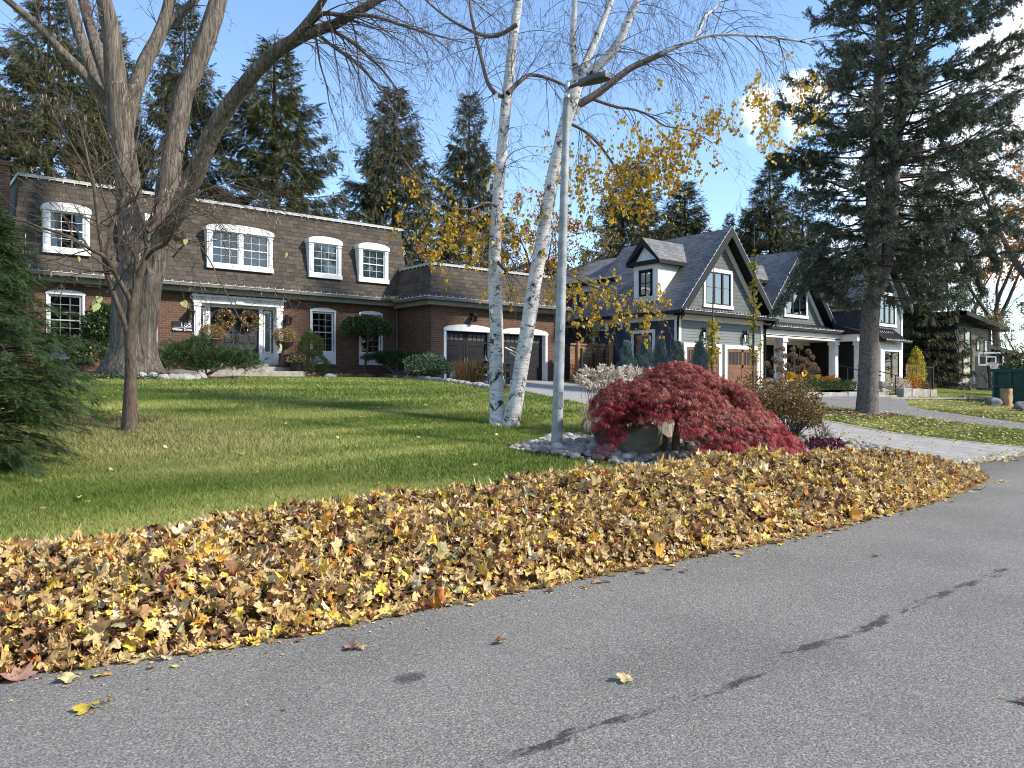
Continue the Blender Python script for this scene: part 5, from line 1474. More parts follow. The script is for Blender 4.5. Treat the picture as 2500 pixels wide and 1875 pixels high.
# trunk: one fluted body up to the fork
tr, F_ = [], []
nt = 40; zs = np.concatenate([np.linspace(0, 0.6, 7), np.linspace(0.8, 3.4, 11), np.linspace(3.6, 4.1, 4)])
prof_v = [905, 868, 835, 780, 700, 620]; prof_w = [142, 110, 100, 99, 108, 104]; prof_c = [322, 324, 326, 329, 334, 338]
hz = [at(325, v, tb)[2] for v in prof_v]
for i, z in enumerate(zs):
    zz = mp[2] - 0.15 + z; w = np.interp(zz, hz, prof_w); c = np.interp(zz, hz, prof_c); ctr = at(c, 900, tb); R0 = w * tb / 1900 / 2 * (1 - 0.75 * float(sstep(2.8, 4.1, z)))
    for j in range(nt):
        a = 2 * PI * j / nt; fl = math.exp(-z / 0.42)
        rr = R0 * (1 + 0.10 * math.sin(5 * a + 0.6 * z) * (0.35 + fl) + 0.035 * math.sin(11 * a + 1.3 * z) + 0.10 * fl * math.sin(7 * a + 2) + 0.02 * math.sin(23 * a + z * 3))
        tr.append((ctr[0] + rr * math.cos(a), ctr[1] + rr * math.sin(a), zz))
for i in range(len(zs) - 1):
    for j in range(nt): F_.append((i * nt + j, i * nt + (j + 1) % nt, (i + 1) * nt + (j + 1) % nt, (i + 1) * nt + j))
V0, F0 = W.geo([0])
for (x, y, s) in ((800, 1590, 0.2), (1080, 1420, 0.17), (1090, 900, 0.09)):   # burls and healed scars
    MB().rock(at(*c1(x, y), tb - 0.75 if s > 0.1 else tb - 0.5), (s, s, s * 1.05), int(x), 3, 0.3).build('burl', MAT['maple_bark'], T)
V, F = cat_geo([(V0, F0), (np.array(tr), np.array(F_))])
ob = put_np('trunk', V, F, MAT['maple_bark'], T, smooth=True)
W2 = Wood(); W2.rmax = 0.02
for i, (p, r) in enumerate(LM):
    if i in (0, 6):
        sprout(W2, p, r, 8, 1.6, 1, 3, (6, 5, 3), 0.55, 1.0, wig=0.3, up=0.02)
    elif i == 7:
        sprout(W2, p, r, 24, 3.0, 1, 3, (4, 4, 3), 0.62, 1.0, bias=(0.25, -0.1, -0.5), grav=0.13, wig=0.2, spread=(0.3, 0.8), short=0.5)
        sprout(W2, p, r, 6, 1.2, 1, 2, (5, 4), 0.3, 0.7, wig=0.3)
    elif i >= 8:
        sprout(W2, p, r, 14 if i < 10 else 12, 2.4 if i < 10 else 1.5, 1, 3, (5, 4, 3), 0.15, 1.0, bias=(0.15, 0, -0.45), grav=0.13, wig=0.2, spread=(0.3, 0.8), short=0.52)
    else:
        sprout(W2, p, r, 10, 1.9, 1, 3, (4, 4, 3), 0.35, 1.0, wig=0.25, up=0.01)
W2.part('twigs', MAT['twig'], T, [1, 2])
# small buds on the hanging twigs
nd = [q for q in W2.nodes if q[2] >= 2]; pk = rng.integers(0, len(nd), 3800)
pos = np.array([nd[i][0] for i in pk]) + rng.normal(size=(3800, 3)) * 0.03
V, F = leaves_at(pos, rng.normal(size=(3800, 3)), 0.05 * rng.uniform(0.5, 1.1, 3800)); put_np('buds', V, F, MAT['twig'], T)['kind'] = 'stuff'

# ------------------------------------------------------------------ the young tree with seed pods
def c2(x, y): return x * 0.3318, 400 + y * 0.3318


yp, ty = on_ground(315, 1056)
T = thing('young_tree', 'slender young tree with smooth brown forks, dry seed pods and a few lime leaves', 'tree', yp)
W = Wood(); k2 = 0.3318 * ty / 1900 / 2
W.add(0, [yp + [0, 0, -0.1]] + [at(*c2(x, y), ty) for x, y in ((960, 1640), (958, 1450), (955, 1250), (975, 1100), (985, 1000), (1000, 930))], [0.125, 0.088, 0.074, 0.078, 0.085, 0.10, 0.09])
BR = []
def yb(px, w, dt):
    p, r = limb(px, [q * 0.86 for q in w], dt, c2, ty, k2, W); BR.append((p, r))
yb([(945, 1290), (925, 1200), (890, 1100), (840, 970), (800, 860), (775, 760), (740, 560), (715, 380), (690, 150), (650, 0), (600, -250), (520, -500)], [44, 46, 44, 42, 40, 38, 32, 30, 27, 22, 16, 7], -0.7)
yb([(965, 1060), (945, 980), (900, 900), (840, 790), (780, 690), (690, 640), (600, 590), (480, 520), (300, 470), (150, 410), (0, 390), (-200, 350)], [48, 46, 42, 38, 34, 30, 26, 24, 18, 13, 9, 4], -1.0)
yb([(990, 1000), (1010, 860), (1050, 770), (1075, 690), (1085, 600), (1090, 510), (1040, 380), (1000, 250), (960, 160), (900, 60), (860, -40), (760, -250), (700, -500)], [70, 62, 54, 48, 46, 40, 32, 28, 24, 20, 17, 12, 5], 0.4)
yb([(780, 740), (790, 640), (810, 540), (830, 420), (880, 310), (930, 220), (965, 120), (980, 20), (1000, -150), (1060, -420)], [40, 40, 38, 36, 32, 28, 24, 20, 14, 6], 0.8)
yb([(1075, 700), (1120, 640), (1200, 600), (1250, 550), (1285, 470), (1300, 380), (1350, 250)], [30, 34, 32, 26, 20, 13, 5], -0.6)
yb([(1090, 500), (1160, 430), (1250, 350), (1350, 260), (1450, 215), (1600, 160), (1750, 120), (2100, 85)], [34, 30, 26, 22, 17, 12, 9, 4], 0.7)
yb([(1270, 690), (1400, 560), (1500, 640), (1600, 820), (1680, 980), (1760, 1130), (1850, 1230), (1900, 1320)], [14, 13, 11, 10, 8, 7, 5, 2], -0.9)
yb([(985, 900), (985, 800), (995, 690), (960, 620), (900, 560), (860, 500)], [24, 22, 20, 15, 10, 4], -0.5)
yb([(700, 200), (640, 60), (540, -120), (430, -300), (350, -480)], [18, 16, 12, 8, 3], 0.3)
yb([(1000, 250), (1080, 80), (1180, -120), (1260, -300)], [16, 14, 9, 3], -0.4)
yb([(840, 430), (760, 250), (720, 60), (690, -120), (560, -330)], [17, 15, 12, 8, 3], -0.6)
W.part('trunk', MAT['redbud_bark'], T, [0])
W2 = Wood()
for i, (p, r) in enumerate(BR): sprout(W2, p, r, 13 if i < 7 else 8, 1.25, 1, 3, (4, 3, 2), 0.25, 1.0, bias=(0, 0, -0.05), grav=0.05, wig=0.26, spread=(0.4, 1.0), short=0.58)
# long trailing twigs low on the right
for _ in range(14):
    p, d = along(BR[5][0], rng.uniform(0.3, 0.9)); grow(W2, p, np.array([RT[0] * 0.9, RT[1] * 0.9, -0.55]) + rng.normal(size=3) * 0.2, rng.uniform(0.9, 1.6), 0.008, 1, 2, (4,), grav=0.06, wig=0.2, spread=(0.2, 0.6))
W2.part('twigs', MAT['redbud_bark'], T, [1, 2])
nd = W2.nodes; clus = rng.integers(0, len(nd), 95); P_, D_ = [], []
for c in clus:
    for _ in range(rng.integers(2, 6)): P_.append(nd[c][0] + rng.normal(size=3) * [0.07, 0.07, 0.03]); D_.append([0.0, 0, -1.0])
V, F = leaves_at(np.array(P_), np.array(D_), np.column_stack([rng.uniform(0.06, 0.10, len(P_)), np.full(len(P_), 0.022), np.full(len(P_), 0.05)]), jitter=0.22)
put_np('seed_pods', V, F, MAT['pod'], T)['kind'] = 'stuff'
HEART = np.array([(0, 0, 0), (-0.12, 0.3, 0.02), (0.12, 0.5, 0.05), (0.5, 0.42, 0.03), (1.0, 0.0, -0.15), (0.5, -0.42, 0.03), (0.12, -0.5, 0.05), (-0.12, -0.3, 0.02), (0.45, 0, -0.05)], float)
HEART_F = np.array([(8, i, (i + 1) % 8) for i in range(8)])
for (u, v, s) in ((55, 662, 0.14), (67, 678, 0.15), (74, 655, 0.12), (236, 752, 0.16), (242, 733, 0.12), (341, 628, 0.11), (447, 745, 0.12), (280, 682, 0.09), (453, 592, 0.10), (192, 634, 0.09), (684, 850, 0.13), (700, 624, 0.09)):
    p = at(u, v, ty - 0.4 + rng.uniform(-0.3, 0.3)); d = np.array([[rng.normal() * 0.3, rng.normal() * 0.3, -1.0]])
    s *= 0.85; V, F = scatter(HEART, HEART_F, p[None] + [0, 0, s * 0.5], frames(d, np.array([rng.uniform(-0.5, 0.5) + 0.9])), s)
    st = MB().tube([p + [0, 0, s * 0.5], p + [0.02, 0.01, s * 0.9], p + [rng.normal() * 0.08, 0.03, s * 0.5 + rng.uniform(0.25, 0.5)]], 0.003, 3)
    lf = put_np('leaf', V, F, MAT['lime'], T); st.build('leaf_stalk', MAT['redbud_bark'], lf)

# ------------------------------------------------------------------ the twin stemmed birch
def c8(x, y): return 850 + x * 0.4069, y * 0.4069


bp, tbir = on_ground(1232, 1040)
T = thing('birch_tree', 'twin stemmed white birch with black scars and a few yellow leaves', 'tree', bp)
W = Wood(); kb = tbir / 1900 / 2
def P_(x, y): return (x, y)
def bl(px, w, dt, lvl=0, store=None):
    p, r = limb(px, w, dt, P_, tbir, kb, W, lvl)
    (BB if store is None else store).append((p, r)); return p, r
BB = []
bl([(1216, 1050), (1214, 1030), (1212, 960), (1211, 880), (1212, 790), (1208, 700), (1208, 620), (1210, 560), (1218, 450), (1226, 360), (1234, 270), (1243, 190), (1252, 100), (1266, 0), (1285, -180), (1300, -420)], [52, 40, 35, 33, 33, 33, 31, 30, 28, 27, 27, 26, 24, 22, 16, 6], 0.9)
bl([(1240, 1050), (1250, 1020), (1262, 960), (1275, 880), (1290, 790), (1305, 690), (1320, 610), (1333, 530), (1352, 420), (1375, 320), (1395, 250), (1408, 200)], [50, 42, 37, 36, 35, 35, 33, 32, 31, 29, 32, 34], -0.3)
bl([(1408, 205), (1404, 160), (1399, 100), (1404, 0), (1412, -160), (1420, -350)], [18, 17, 15, 13, 9, 4], -0.3)
bl([(1408, 210), (1425, 165), (1453, 100), (1493, 0), (1540, -130), (1600, -330)], [24, 20, 17, 14, 9, 4], 0.5)
bl([(1412, 212), (1450, 170), (1505, 114), (1537, 40), (1560, -10), (1610, -150), (1680, -350)], [26, 24, 21, 18, 15, 10, 4], -0.6)
bl([(1612, 133), (1620, 129), (1697, 97), (1750, 85), (1850, 88), (1950, 100), (1990, 112)], [10, 10, 8, 7, 6, 5, 3], -0.5)
bl([(1697, 97), (1722, 40), (1750, 15), (1800, -60)], [10, 8, 6, 2], 0.4)
WX = W; W = Wood()
bl([(1400, 262), (1436, 242), (1470, 220), (1534, 170), (1575, 150), (1618, 130)], [20, 19, 18, 16, 15, 14], 0.0)
bl([(1436, 238), (1500, 260), (1550, 268), (1590, 285), (1625, 308), (1690, 320), (1740, 350)], [8, 7, 6, 5, 4, 3, 2], 0.6)
bl([(1240, 228), (1262, 205), (1285, 186), (1302, 183), (1338, 191), (1378, 208), (1420, 235)], [13, 11, 10, 9, 8, 6, 3], 1.0)
bl([(1228, 236), (1210, 228), (1190, 200), (1175, 142), (1152, 45), (1147, 0), (1130, -120)], [11, 11, 10, 9, 8, 7, 3], 0.8)
bl([(1212, 505), (1186, 494), (1150, 510), (1095, 505), (1045, 462), (1005, 415), (980, 380)], [7, 6, 5, 4, 3, 3, 2], -0.8)
bl([(1300, 660), (1340, 650), (1390, 672), (1450, 700), (1520, 725), (1590, 755), (1640, 775)], [6, 5, 4, 4, 3, 3, 2], -0.9)
bl([(1215, 640), (1240, 660), (1290, 645), (1330, 655)], [8, 7, 5, 2], 0.4)
bl([(1262, 60), (1200, 90), (1120, 60), (1050, 10), (980, -60)], [11, 9, 7, 5, 3], 0.7)
bl([(1390, 300), (1440, 330), (1490, 390), (1520, 450), (1530, 500)], [8, 7, 6, 4, 2], 0.7)
WX.part('trunk', MAT['birch'], T, [0]); W.part('dark_limbs', MAT['spruce_bark'], T, [0])
W2 = Wood(); W2.rmin = 0.0028; W2.rmax = 0.009
for i, (p, r) in enumerate(BB):
    if i == 1: continue
    n = {0: 20, 5: 24, 2: 12, 3: 16, 4: 18, 7: 14, 9: 12, 10: 12, 14: 16}.get(i, 9)
    sprout(W2, p, r, n, 1.25, 1, 3, (4, 4, 3), 0.45 if i in (0,) else 0.1, 1.0, bias=(0, 0, -0.25), grav=0.24, wig=0.2, spread=(0.3, 0.8), short=0.6)
# curtains of hanging twigs out of the frame's top
for _ in range(120):
    u = rng.uniform(900, 1800); v = rng.uniform(-180, 120); p = at(u, v, tbir + rng.uniform(-1.2, 1.5))
    grow(W2, p, np.array([rng.normal() * 0.4, rng.normal() * 0.4, -0.8]), rng.uniform(0.8, 1.5), 0.005, 1, 3, (4, 4, 3), grav=0.2, wig=0.2, spread=(0.3, 0.8), short=0.6)


def leafy(cells, per, size=0.056):
    """hanging leafy twigs in a patch of the crown"""
    PP, DD = [], []
    for (u, v, su, sv, n) in cells:
        for _ in range(n):
            uu, vv = rng.normal(u, su), rng.normal(v, sv); p = at(uu, vv, tbir + rng.normal() * 0.45)
            L = rng.uniform(0.25, 0.6); d = np.array([rng.normal() * 0.35, rng.normal() * 0.35, -1.0])
            K = 5; pts = [p]
            for i in range(K - 1): d = d + rng.normal(size=3) * 0.15; d /= np.linalg.norm(d); pts.append(pts[-1] + d * L / K)
            W2.add(2, pts, [0.004, 0.003, 0.003, 0.002, 0.002])
            for i in range(rng.integers(max(1, per - 3), per + 3)):
                q, t = along(pts, rng.uniform(0.1, 1)); PP.append(q + rng.normal(size=3) * 0.03); DD.append([rng.normal() * 0.4, rng.normal() * 0.4, -1.0])
    return leaves_at(np.array(PP), np.array(DD), size * rng.uniform(0.6, 1.25, len(PP)), HEART, HEART_F, 0.35)


cells = [(1050, 500, 38, 38, 18), (1110, 545, 45, 32, 26), (1075, 585, 50, 26, 20), (1150, 570, 32, 38, 15), (1000, 450, 28, 25, 6), (1270, 530, 28, 30, 9), (1310, 560, 22, 40, 6),
         (1560, 390, 45, 32, 34), (1610, 345, 42, 26, 22), (1640, 390, 30, 30, 24), (1510, 430, 35, 35, 22), (1480, 480, 28, 28, 10), (1540, 470, 30, 24, 12), (1420, 410, 28, 45, 16), (1400, 470, 20, 40, 9), (1350, 380, 50, 30, 5), (1680, 330, 26, 24, 14), (1620, 290, 70, 30, 10),
         (1735, 265, 26, 22, 16), (1850, 215, 18, 30, 11), (1870, 260, 16, 34, 13), (1873, 310, 10, 20, 7), (1980, 270, 22, 50, 9), (1990, 200, 20, 30, 3),
         (1420, 690, 30, 24, 15), (1475, 700, 36, 20, 19), (1540, 705, 32, 18, 13), (1510, 755, 40, 20, 15), (1580, 770, 30, 14, 9), (1430, 745, 28, 30, 12), (1620, 745, 16, 16, 3), (1370, 620, 20, 40, 8), (1350, 700, 14, 30, 7), (1250, 690, 25, 18, 4), (1480, 345, 70, 60, 7), (1200, 420, 70, 60, 5)]
V, F = leafy([(u, v, a * 1.1, b * 1.1, int(k * ((1.9 if v < 600 else 0.9) if u > 1250 else 1.25)) + 1) for u, v, a, b, k in cells], 9, 0.06)
W2.part('twigs', MAT['birch_twig'], T, [1, 2])
put_np('leaves', V, F, MAT['birchleaf'], T)
# catkins and last small leaves on the bare twigs
nd = [q for q in W2.nodes if q[2] >= 2]; pk = rng.integers(0, len(nd), 4200); pos = np.array([nd[i][0] for i in pk]) + rng.normal(size=(4200, 3)) * 0.02
V, F = leaves_at(pos, np.tile([[0, 0, -1.0]], (4200, 1)), np.column_stack([rng.uniform(0.02, 0.045, 4200), np.full(4200, 0.016), np.full(4200, 0.02)]), jitter=0.4)
put_np('catkins', V, F, MAT['birch_twig'], T)['kind'] = 'stuff'
# curls of peeling bark
for (u, v, s) in ((1196, 445, 0.05), (1190, 460, 0.06), (1237, 430, 0.05), (1226, 500, 0.05), (1210, 240, 0.06), (1408, 275, 0.07), (1206, 300, 0.05), (1340, 480, 0.04), (1198, 640, 0.04), (1200, 760, 0.04), (1310, 640, 0.04)):
    p = at(u, v, tbir - 0.12); n = 5; m = MB()
    for i in range(n):
        a0, a1 = i * 0.5, (i + 1) * 0.5
        def q(a, z): return (p[0] - s * math.sin(a) * 0.8, p[1] - s * (1 - math.cos(a)), p[2] + z)
        m.poly([q(a0, -s), q(a1, -s * 1.1), q(a1, s * 1.2), q(a0, s)])
    m.build('bark_curl', MAT['cream'], T)
# ------------------------------------------------------------------ the tall blue green spruce on the strip between the driveways
sp, tsp = on_ground(2117, 1010)
T = thing('spruce_tree', 'tall blue green spruce with a thick scaly forked trunk on the grass strip', 'tree', sp)
ks = tsp / 1900
W = Wood()
def sx(u, v, dt=0): return at(u, v, tsp + dt)
st1 = [sp + [0, 0, -0.15], sx(2118, 985), sx(2120, 900), sx(2123, 800), sx(2130, 700), sx(2134, 600), sx(2130, 500), sx(2138, 362), sx(2149, 145), sx(2155, -60), sx(2160, -300), sx(2164, -560)]
W.add(0, st1, np.array([66, 49, 45, 43, 40, 36, 32, 29, 25, 20, 12, 3]) * ks / 2)
st2 = [sx(2128, 745), sx(2150, 690), sx(2168, 620), sx(2178, 520), sx(2186, 362), sx(2210, 217), sx(2222, 60), sx(2232, -150), sx(2238, -420)]
W.add(0, st2, np.array([24, 30, 30, 30, 28, 25, 21, 14, 3]) * ks / 2)
R3 = np.array([RT[0], RT[1], 0]); F3 = np.array([FW[0], FW[1], 0])
Wb = Wood(); PP, DD, SS = [], [], []
prof_z = [4.6, 5.6, 6.6, 8.0, 9.5, 11.0, 12.5, 14.2, 16, 18.5, 21.5]; prof_l = [2.2, 3.2, 3.7, 3.9, 3.85, 3.6, 3.2, 2.65, 2.0, 1.1, 0.15]
for stem, zlo, zhi, side in ((st1, 4.7, 21.0, -1), (st2, 5.8, 19.8, 1)):
    sp_ = catmull(stem, 80); z = zlo
    while z < zhi:
        nb = rng.integers(4, 6); a0 = rng.uniform(0, 2 * PI)
        c = np.array([np.interp(z, sp_[:, 2], sp_[:, i]) for i in range(3)])
        for i in range(nb):
            a = a0 + 2 * PI * i / nb + rng.normal() * 0.25; ho = R3 * math.cos(a) + F3 * math.sin(a)
            L = np.interp(z, prof_z, prof_l) * rng.uniform(0.55, 1.12) * (1 + 0.17 * math.cos(a) * (1 if side > 0 else 0.6) + (0.05 if math.cos(a) > 0 else -0.04))
            if rng.random() < 0.12: L *= 0.6
            lowf = np.clip((9 - z) / 5, 0, 1)
            sl = 0.30 * np.clip((z - 8) / 10, 0, 1) - 0.34 * lowf - 0.06; s = np.linspace(0, 1, 8)
            wob = rng.normal() * 0.05
            pts = c + ho * (L * s)[:, None] + np.cross(ho, [0, 0, 1.0]) * (wob * L * np.sin(s * 3))[:, None] + np.array([0, 0, 1.0]) * (L * (sl * s + 0.24 * s ** 2.4))[:, None]
            Wb.add(1, pts, np.linspace(0.014 + 0.009 * L, 0.006, 8))
            for k in range(int(5 + L * 4.9)):
                f = rng.uniform(0.3 if z < 14 else 0.12, 1.0) ** 0.75; q, t = along(pts, f)
                sd = np.cross(t, [0, 0, 1.0]) * rng.choice([-1, 1]); l2 = (0.20 + 0.30 * L * (1 - f) * 0.8) * rng.uniform(0.5, 1.15) + 0.12
                d = t * 0.75 + sd * rng.uniform(0.35, 1.0) + np.array([0, 0, rng.uniform(-0.6, 0.15)])
                d /= np.linalg.norm(d); K = 5
                tw = q + d * (np.linspace(0, 1, K) * l2)[:, None] + np.array([0, 0, 1.0]) * (l2 * 0.18 * np.linspace(0, 1, K) ** 2 * rng.choice([-1.2, 1]))[:, None]
                Wb.add(2, tw, np.linspace(0.009, 0.004, K))
                ns = int(3 + l2 * 11)
                for _ in range(ns):
                    g = rng.uniform(0.15, 1.0); p_, tt = along(tw, g)
                    PP.append(p_); DD.append(tt + rng.normal(size=3) * 0.45 + np.array([0, 0, rng.choice([-0.35, 0.15])])); SS.append(rng.uniform(0.16, 0.29))
        z += rng.uniform(0.33, 0.55)
# boughs hanging low on the left in front of the middle gable, and out to the right
for (u0, v0, u1, v1, u2, v2, dt) in ((2130, 560, 2000, 590, 1900, 745, -1.6), (2120, 600, 2010, 640, 1950, 700, -1.0), (2120, 480, 1990, 430, 1890, 385, -0.6), (2150, 420, 1995, 390, 1895, 372, 0.8), (2130, 640, 2050, 640, 1985, 620, 0.6), (2180, 470, 2330, 480, 2440, 640, -0.7), (2190, 380, 2360, 350, 2500, 320, 0.2),
                                     (2190, 520, 2320, 560, 2400, 700, 0.9), (2190, 430, 2380, 420, 2530, 470, 0.3), (2180, 560, 2300, 520, 2480, 560, -0.9), (2190, 300, 2350, 290, 2470, 230, 0.8), (2150, 650, 2230, 660, 2290, 740, 1.2), (2130, 690, 2060, 700, 2010, 690, 1.0)):
    pts = catmull([sx(u0, v0), sx(u1, v1, dt * 0.6), sx(u2, v2, dt)], 8); L = np.linalg.norm(pts[-1] - pts[0])
    Wb.add(1, pts, np.linspace(0.05, 0.008, 8))
    for k in range(int(14 + L * 11)):
        f = rng.uniform(0.25, 1.0) ** 0.7; q, t = along(pts, f); sd = np.cross(t, [0, 0, 1.0]) * rng.choice([-1, 1]); l2 = rng.uniform(0.25, 0.75) * (1.15 - 0.6 * f)
        d = t * 0.6 + sd * rng.uniform(0.2, 0.8) + np.array([0, 0, rng.uniform(-1.1, 0.1)]); d /= np.linalg.norm(d); K = 5
        tw = q + d * (np.linspace(0, 1, K) * l2)[:, None]; Wb.add(2, tw, np.linspace(0.008, 0.004, K))
        for _ in range(int(5 + l2 * 14)):
            p_, tt = along(tw, rng.uniform(0.05, 1)); PP.append(p_); DD.append(tt + rng.normal(size=3) * 0.4 + [0, 0, -0.2]); SS.append(rng.uniform(0.16, 0.28))
print('blue spruce shoots', len(PP))
W.part('trunk', MAT['spruce_bark'], T, [0]); Wb.part('branches', MAT['conifer_wood'], T, [1, 2])
tv, tf = brush(9, 1.0, 0.34, 0.5, 0.10)
V, F = scatter(tv, tf, np.array(PP), frames(np.array(DD), rng.uniform(0, 6.28, len(PP))), np.array(SS))
put_np('needles', V, F, MAT['blue_spruce'], T)
# bare dead branch stubs on the trunk
m = MB()
for _ in range(26):
    z = rng.uniform(1.3, 5.6); sp_ = catmull(st1, 80); c = np.array([np.interp(z, sp_[:, 2], sp_[:, i]) for i in range(3)]); a = rng.uniform(0, 2 * PI); d = np.array([math.cos(a), math.sin(a), 0.1])
    r0 = np.interp(z, [0.6, 6], [0.31, 0.24]); m.tube([c + d * (r0 - 0.03), c + d * (r0 + 0.05), c + d * (r0 + rng.uniform(0.05, 0.10))], [0.04, 0.028, 0.012], 6)
m.build('branch_stubs', MAT['spruce_bark'], T)

# ------------------------------------------------------------------ spruces behind the houses
PROT = []
for sd, nb_, dn, sg in ((11, 8, 2.0, 0.46), (23, 8, 2.1, 0.44), (37, 9, 1.9, 0.46)):
    wd, nd_, cn = norway_spruce(21, 4.6, sd, 0.82, nb_, 0.05, sg, dn * 1.15)
    PROT.append((np_mesh('spruce_trunk', wd[0], wd[1], MAT['conifer_wood'], True), np_mesh('spruce_needles', nd_[0], nd_[1], MAT['spruce_needles']), np_mesh('spruce_cones', cn[0], cn[1], MAT['cone'])))
    print('spruce proto', len(nd_[1]))


def spruce(u, v, t, hw, k, label, rot=None, base=None):
    x, y, _ = at(u, v, t); z = min(gz(x, y), 1.9) if base is None else base
    h = at(u, v, t)[2] - z; r = 1.22 * hw / 1900 * t
    o = thing('spruce_tree', label, 'tree', (x, y, z - 0.1), 'spruces behind the houses')
    o.rotation_euler = (0, 0, rng.uniform(0, 6.28) if rot is None else rot); o.scale = (r / 4.3 * rng.uniform(0.92, 1.1), r / 4.3, h / 21)
    for nm, me in zip(('trunk', 'needles', 'cones'), PROT[k]):
        c = link(nm, me, o)
        if nm == 'cones': c['kind'] = 'stuff'
    return o


spruce(120, -70, 41, 200, 0, 'dark spruce behind the left end of the brick roof, hidden by the maple limbs')
spruce(20, 215, 38, 130, 1, 'bushy dark spruce at the left edge behind the chimney')
spruce(265, 20, 52, 150, 2, 'distant spruce seen between the upper limbs of the great maple')
spruce(452, -15, 47, 170, 1, 'tall spruce rising behind the roof just left of the big leaning maple limb')
spruce(670, 80, 46, 225, 0, 'broad spruce with layered hanging boughs behind the middle of the brick roof')
spruce(962, 195, 51, 175, 2, 'spruce with a brown cone laden top, left of the birch')
spruce(1145, 212, 56, 140, 1, 'slimmer spruce standing right behind the left birch trunk')
spruce(1545, 380, 60, 165, 0, 'spruce behind the grey dormer, half veiled by yellow birch leaves')
spruce(1672, 430, 63, 140, 2, 'spruce behind the ridge of the first grey gable')
spruce(1782, 512, 58, 62, 1, 'small pointed spruce between the first and second gables')
spruce(1820, 498, 66, 70, 0, 'far small spruce left of the second gable')
spruce(1878, 395, 56, 125, 2, 'thin topped spruce left of the tall blue green spruce')
spruce(1960, 470, 60, 100, 1, 'dark spruce behind the second gable')
spruce(2265, 380, 52, 88, 0, 'drooping spruce filling the gap between the grey house and the dark house')
spruce(2160, 430, 64, 110, 2, 'dark spruce behind the third gable')

# ------------------------------------------------------------------ broadleaf trees behind
def bt(u, vtop, t, seed, nm, label, **kw):
    x, y, _ = at(u, 900, t); z = min(gz(x, y), 1.8); h = at(u, vtop, t)[2] - z
    return bare_tree(nm, label, (x, y, z), h, seed, **kw)


bt(1275, 455, 47, 3, 'autumn_tree', 'orange leaved tree behind the brick garage roof', spread=0.5, leaf='orangeleaf', nleaf=4200, leafsize=0.17, kids=(6, 5, 3))
bt(1440, 560, 46, 5, 'autumn_tree', 'thinning olive brown tree behind the lamp post', spread=0.6, leaf='oliveleaf', nleaf=3000, leafsize=0.14, kids=(6, 5, 3))
bt(1120, 560, 44, 8, 'autumn_tree', 'small rusty tree behind the garage between the spruces', spread=0.6, leaf='orangeleaf', nleaf=1500, leafsize=0.14, kids=(5, 4, 3))
bt(2540, 120, 52, 9, 'bare_tree', 'tall bare tree at the right edge with rusty lower leaves', spread=0.5, leaf='orangeleaf', nleaf=2600, leafsize=0.2, kids=(7, 6, 3))
bt(2440, 430, 62, 12, 'autumn_tree', 'orange tree far behind the dark house roof', spread=0.6, leaf='orangeleaf', nleaf=4200, leafsize=0.24, kids=(6, 5, 3))
bt(2330, 560, 75, 14, 'bare_tree', 'pale leafless tree just above the dark house ridge', spread=0.6, kids=(7, 6, 3))
bt(2490, 660, 44, 17, 'spreading_tree', 'low spreading tree with olive leaves by the green dumpster', spread=1.3, leaf='oliveleaf', nleaf=2200, leafsize=0.13, kids=(6, 5, 3), trunk=0.25)
bt(2400, 640, 68, 19, 'bare_tree', 'bare brown tree behind the low roof of the dark house', spread=0.7, kids=(7, 5, 3), leaf='oliveleaf', nleaf=1500, leafsize=0.2)
bt(1700, 600, 66, 21, 'bush_tree', 'rounded green tree behind the valley between the first two gables', spread=0.6, leaf='greenleaf', nleaf=7000, leafsize=0.25, kids=(6, 5, 3))
bt(1850, 640, 52, 22, 'bush_tree', 'light green round tree just above the second gable roof', spread=0.7, leaf='greenleaf', nleaf=6000, leafsize=0.22, kids=(6, 5, 3))

# trees across the street, seen only as reflections in the windows
for i, (x, y, h, r, k) in enumerate(((14, -26, 13, 5.0, 0), (23, -29, 16, 5.5, 1), (32, -26, 13, 5, 2), (41, -31, 17, 5.6, 0), (51, -28, 14, 5.5, 1), (60, -33, 18, 6, 2), (4, -29, 15, 5.4, 1), (70, -29, 15, 5.6, 0), (-8, -27, 14, 5, 2), (80, -34, 18, 6, 1), (27, -38, 20, 6, 2), (46, -40, 20, 6, 1))):
    o = thing('spruce_tree', 'spruce across the street behind the viewer', 'tree', (x, y, 0.6), 'spruces across the street')
    o.rotation_euler = (0, 0, i * 1.3); o.scale = (r / 4.3, r / 4.3, h / 21)
    for nm, me in zip(('trunk', 'needles', 'cones'), PROT[k]):
        c = link(nm, me, o)
        if nm == 'cones': c['kind'] = 'stuff'
# ------------------------------------------------------------------ shrubs and bed plants
def shell(c, r, n, depth=0.35, rough=0.22, seed=0, lower=-0.25, freq=2.2):
    """points in the outer layer of a lumpy ellipsoid, with outward directions"""
    d = rdir(n * 2); d = d[d[:, 2] > lower][:n]; m = len(d)
    k = np.array([1 + rough * 1.7 * mnoise.noise(Vector(q) * freq + Vector((seed, seed * 2.1, 0))) for q in d])
    rad = k * (1 - depth * rng.random(m) ** 1.6)
    return np.array(c) + d * rad[:, None] * np.array(r), d


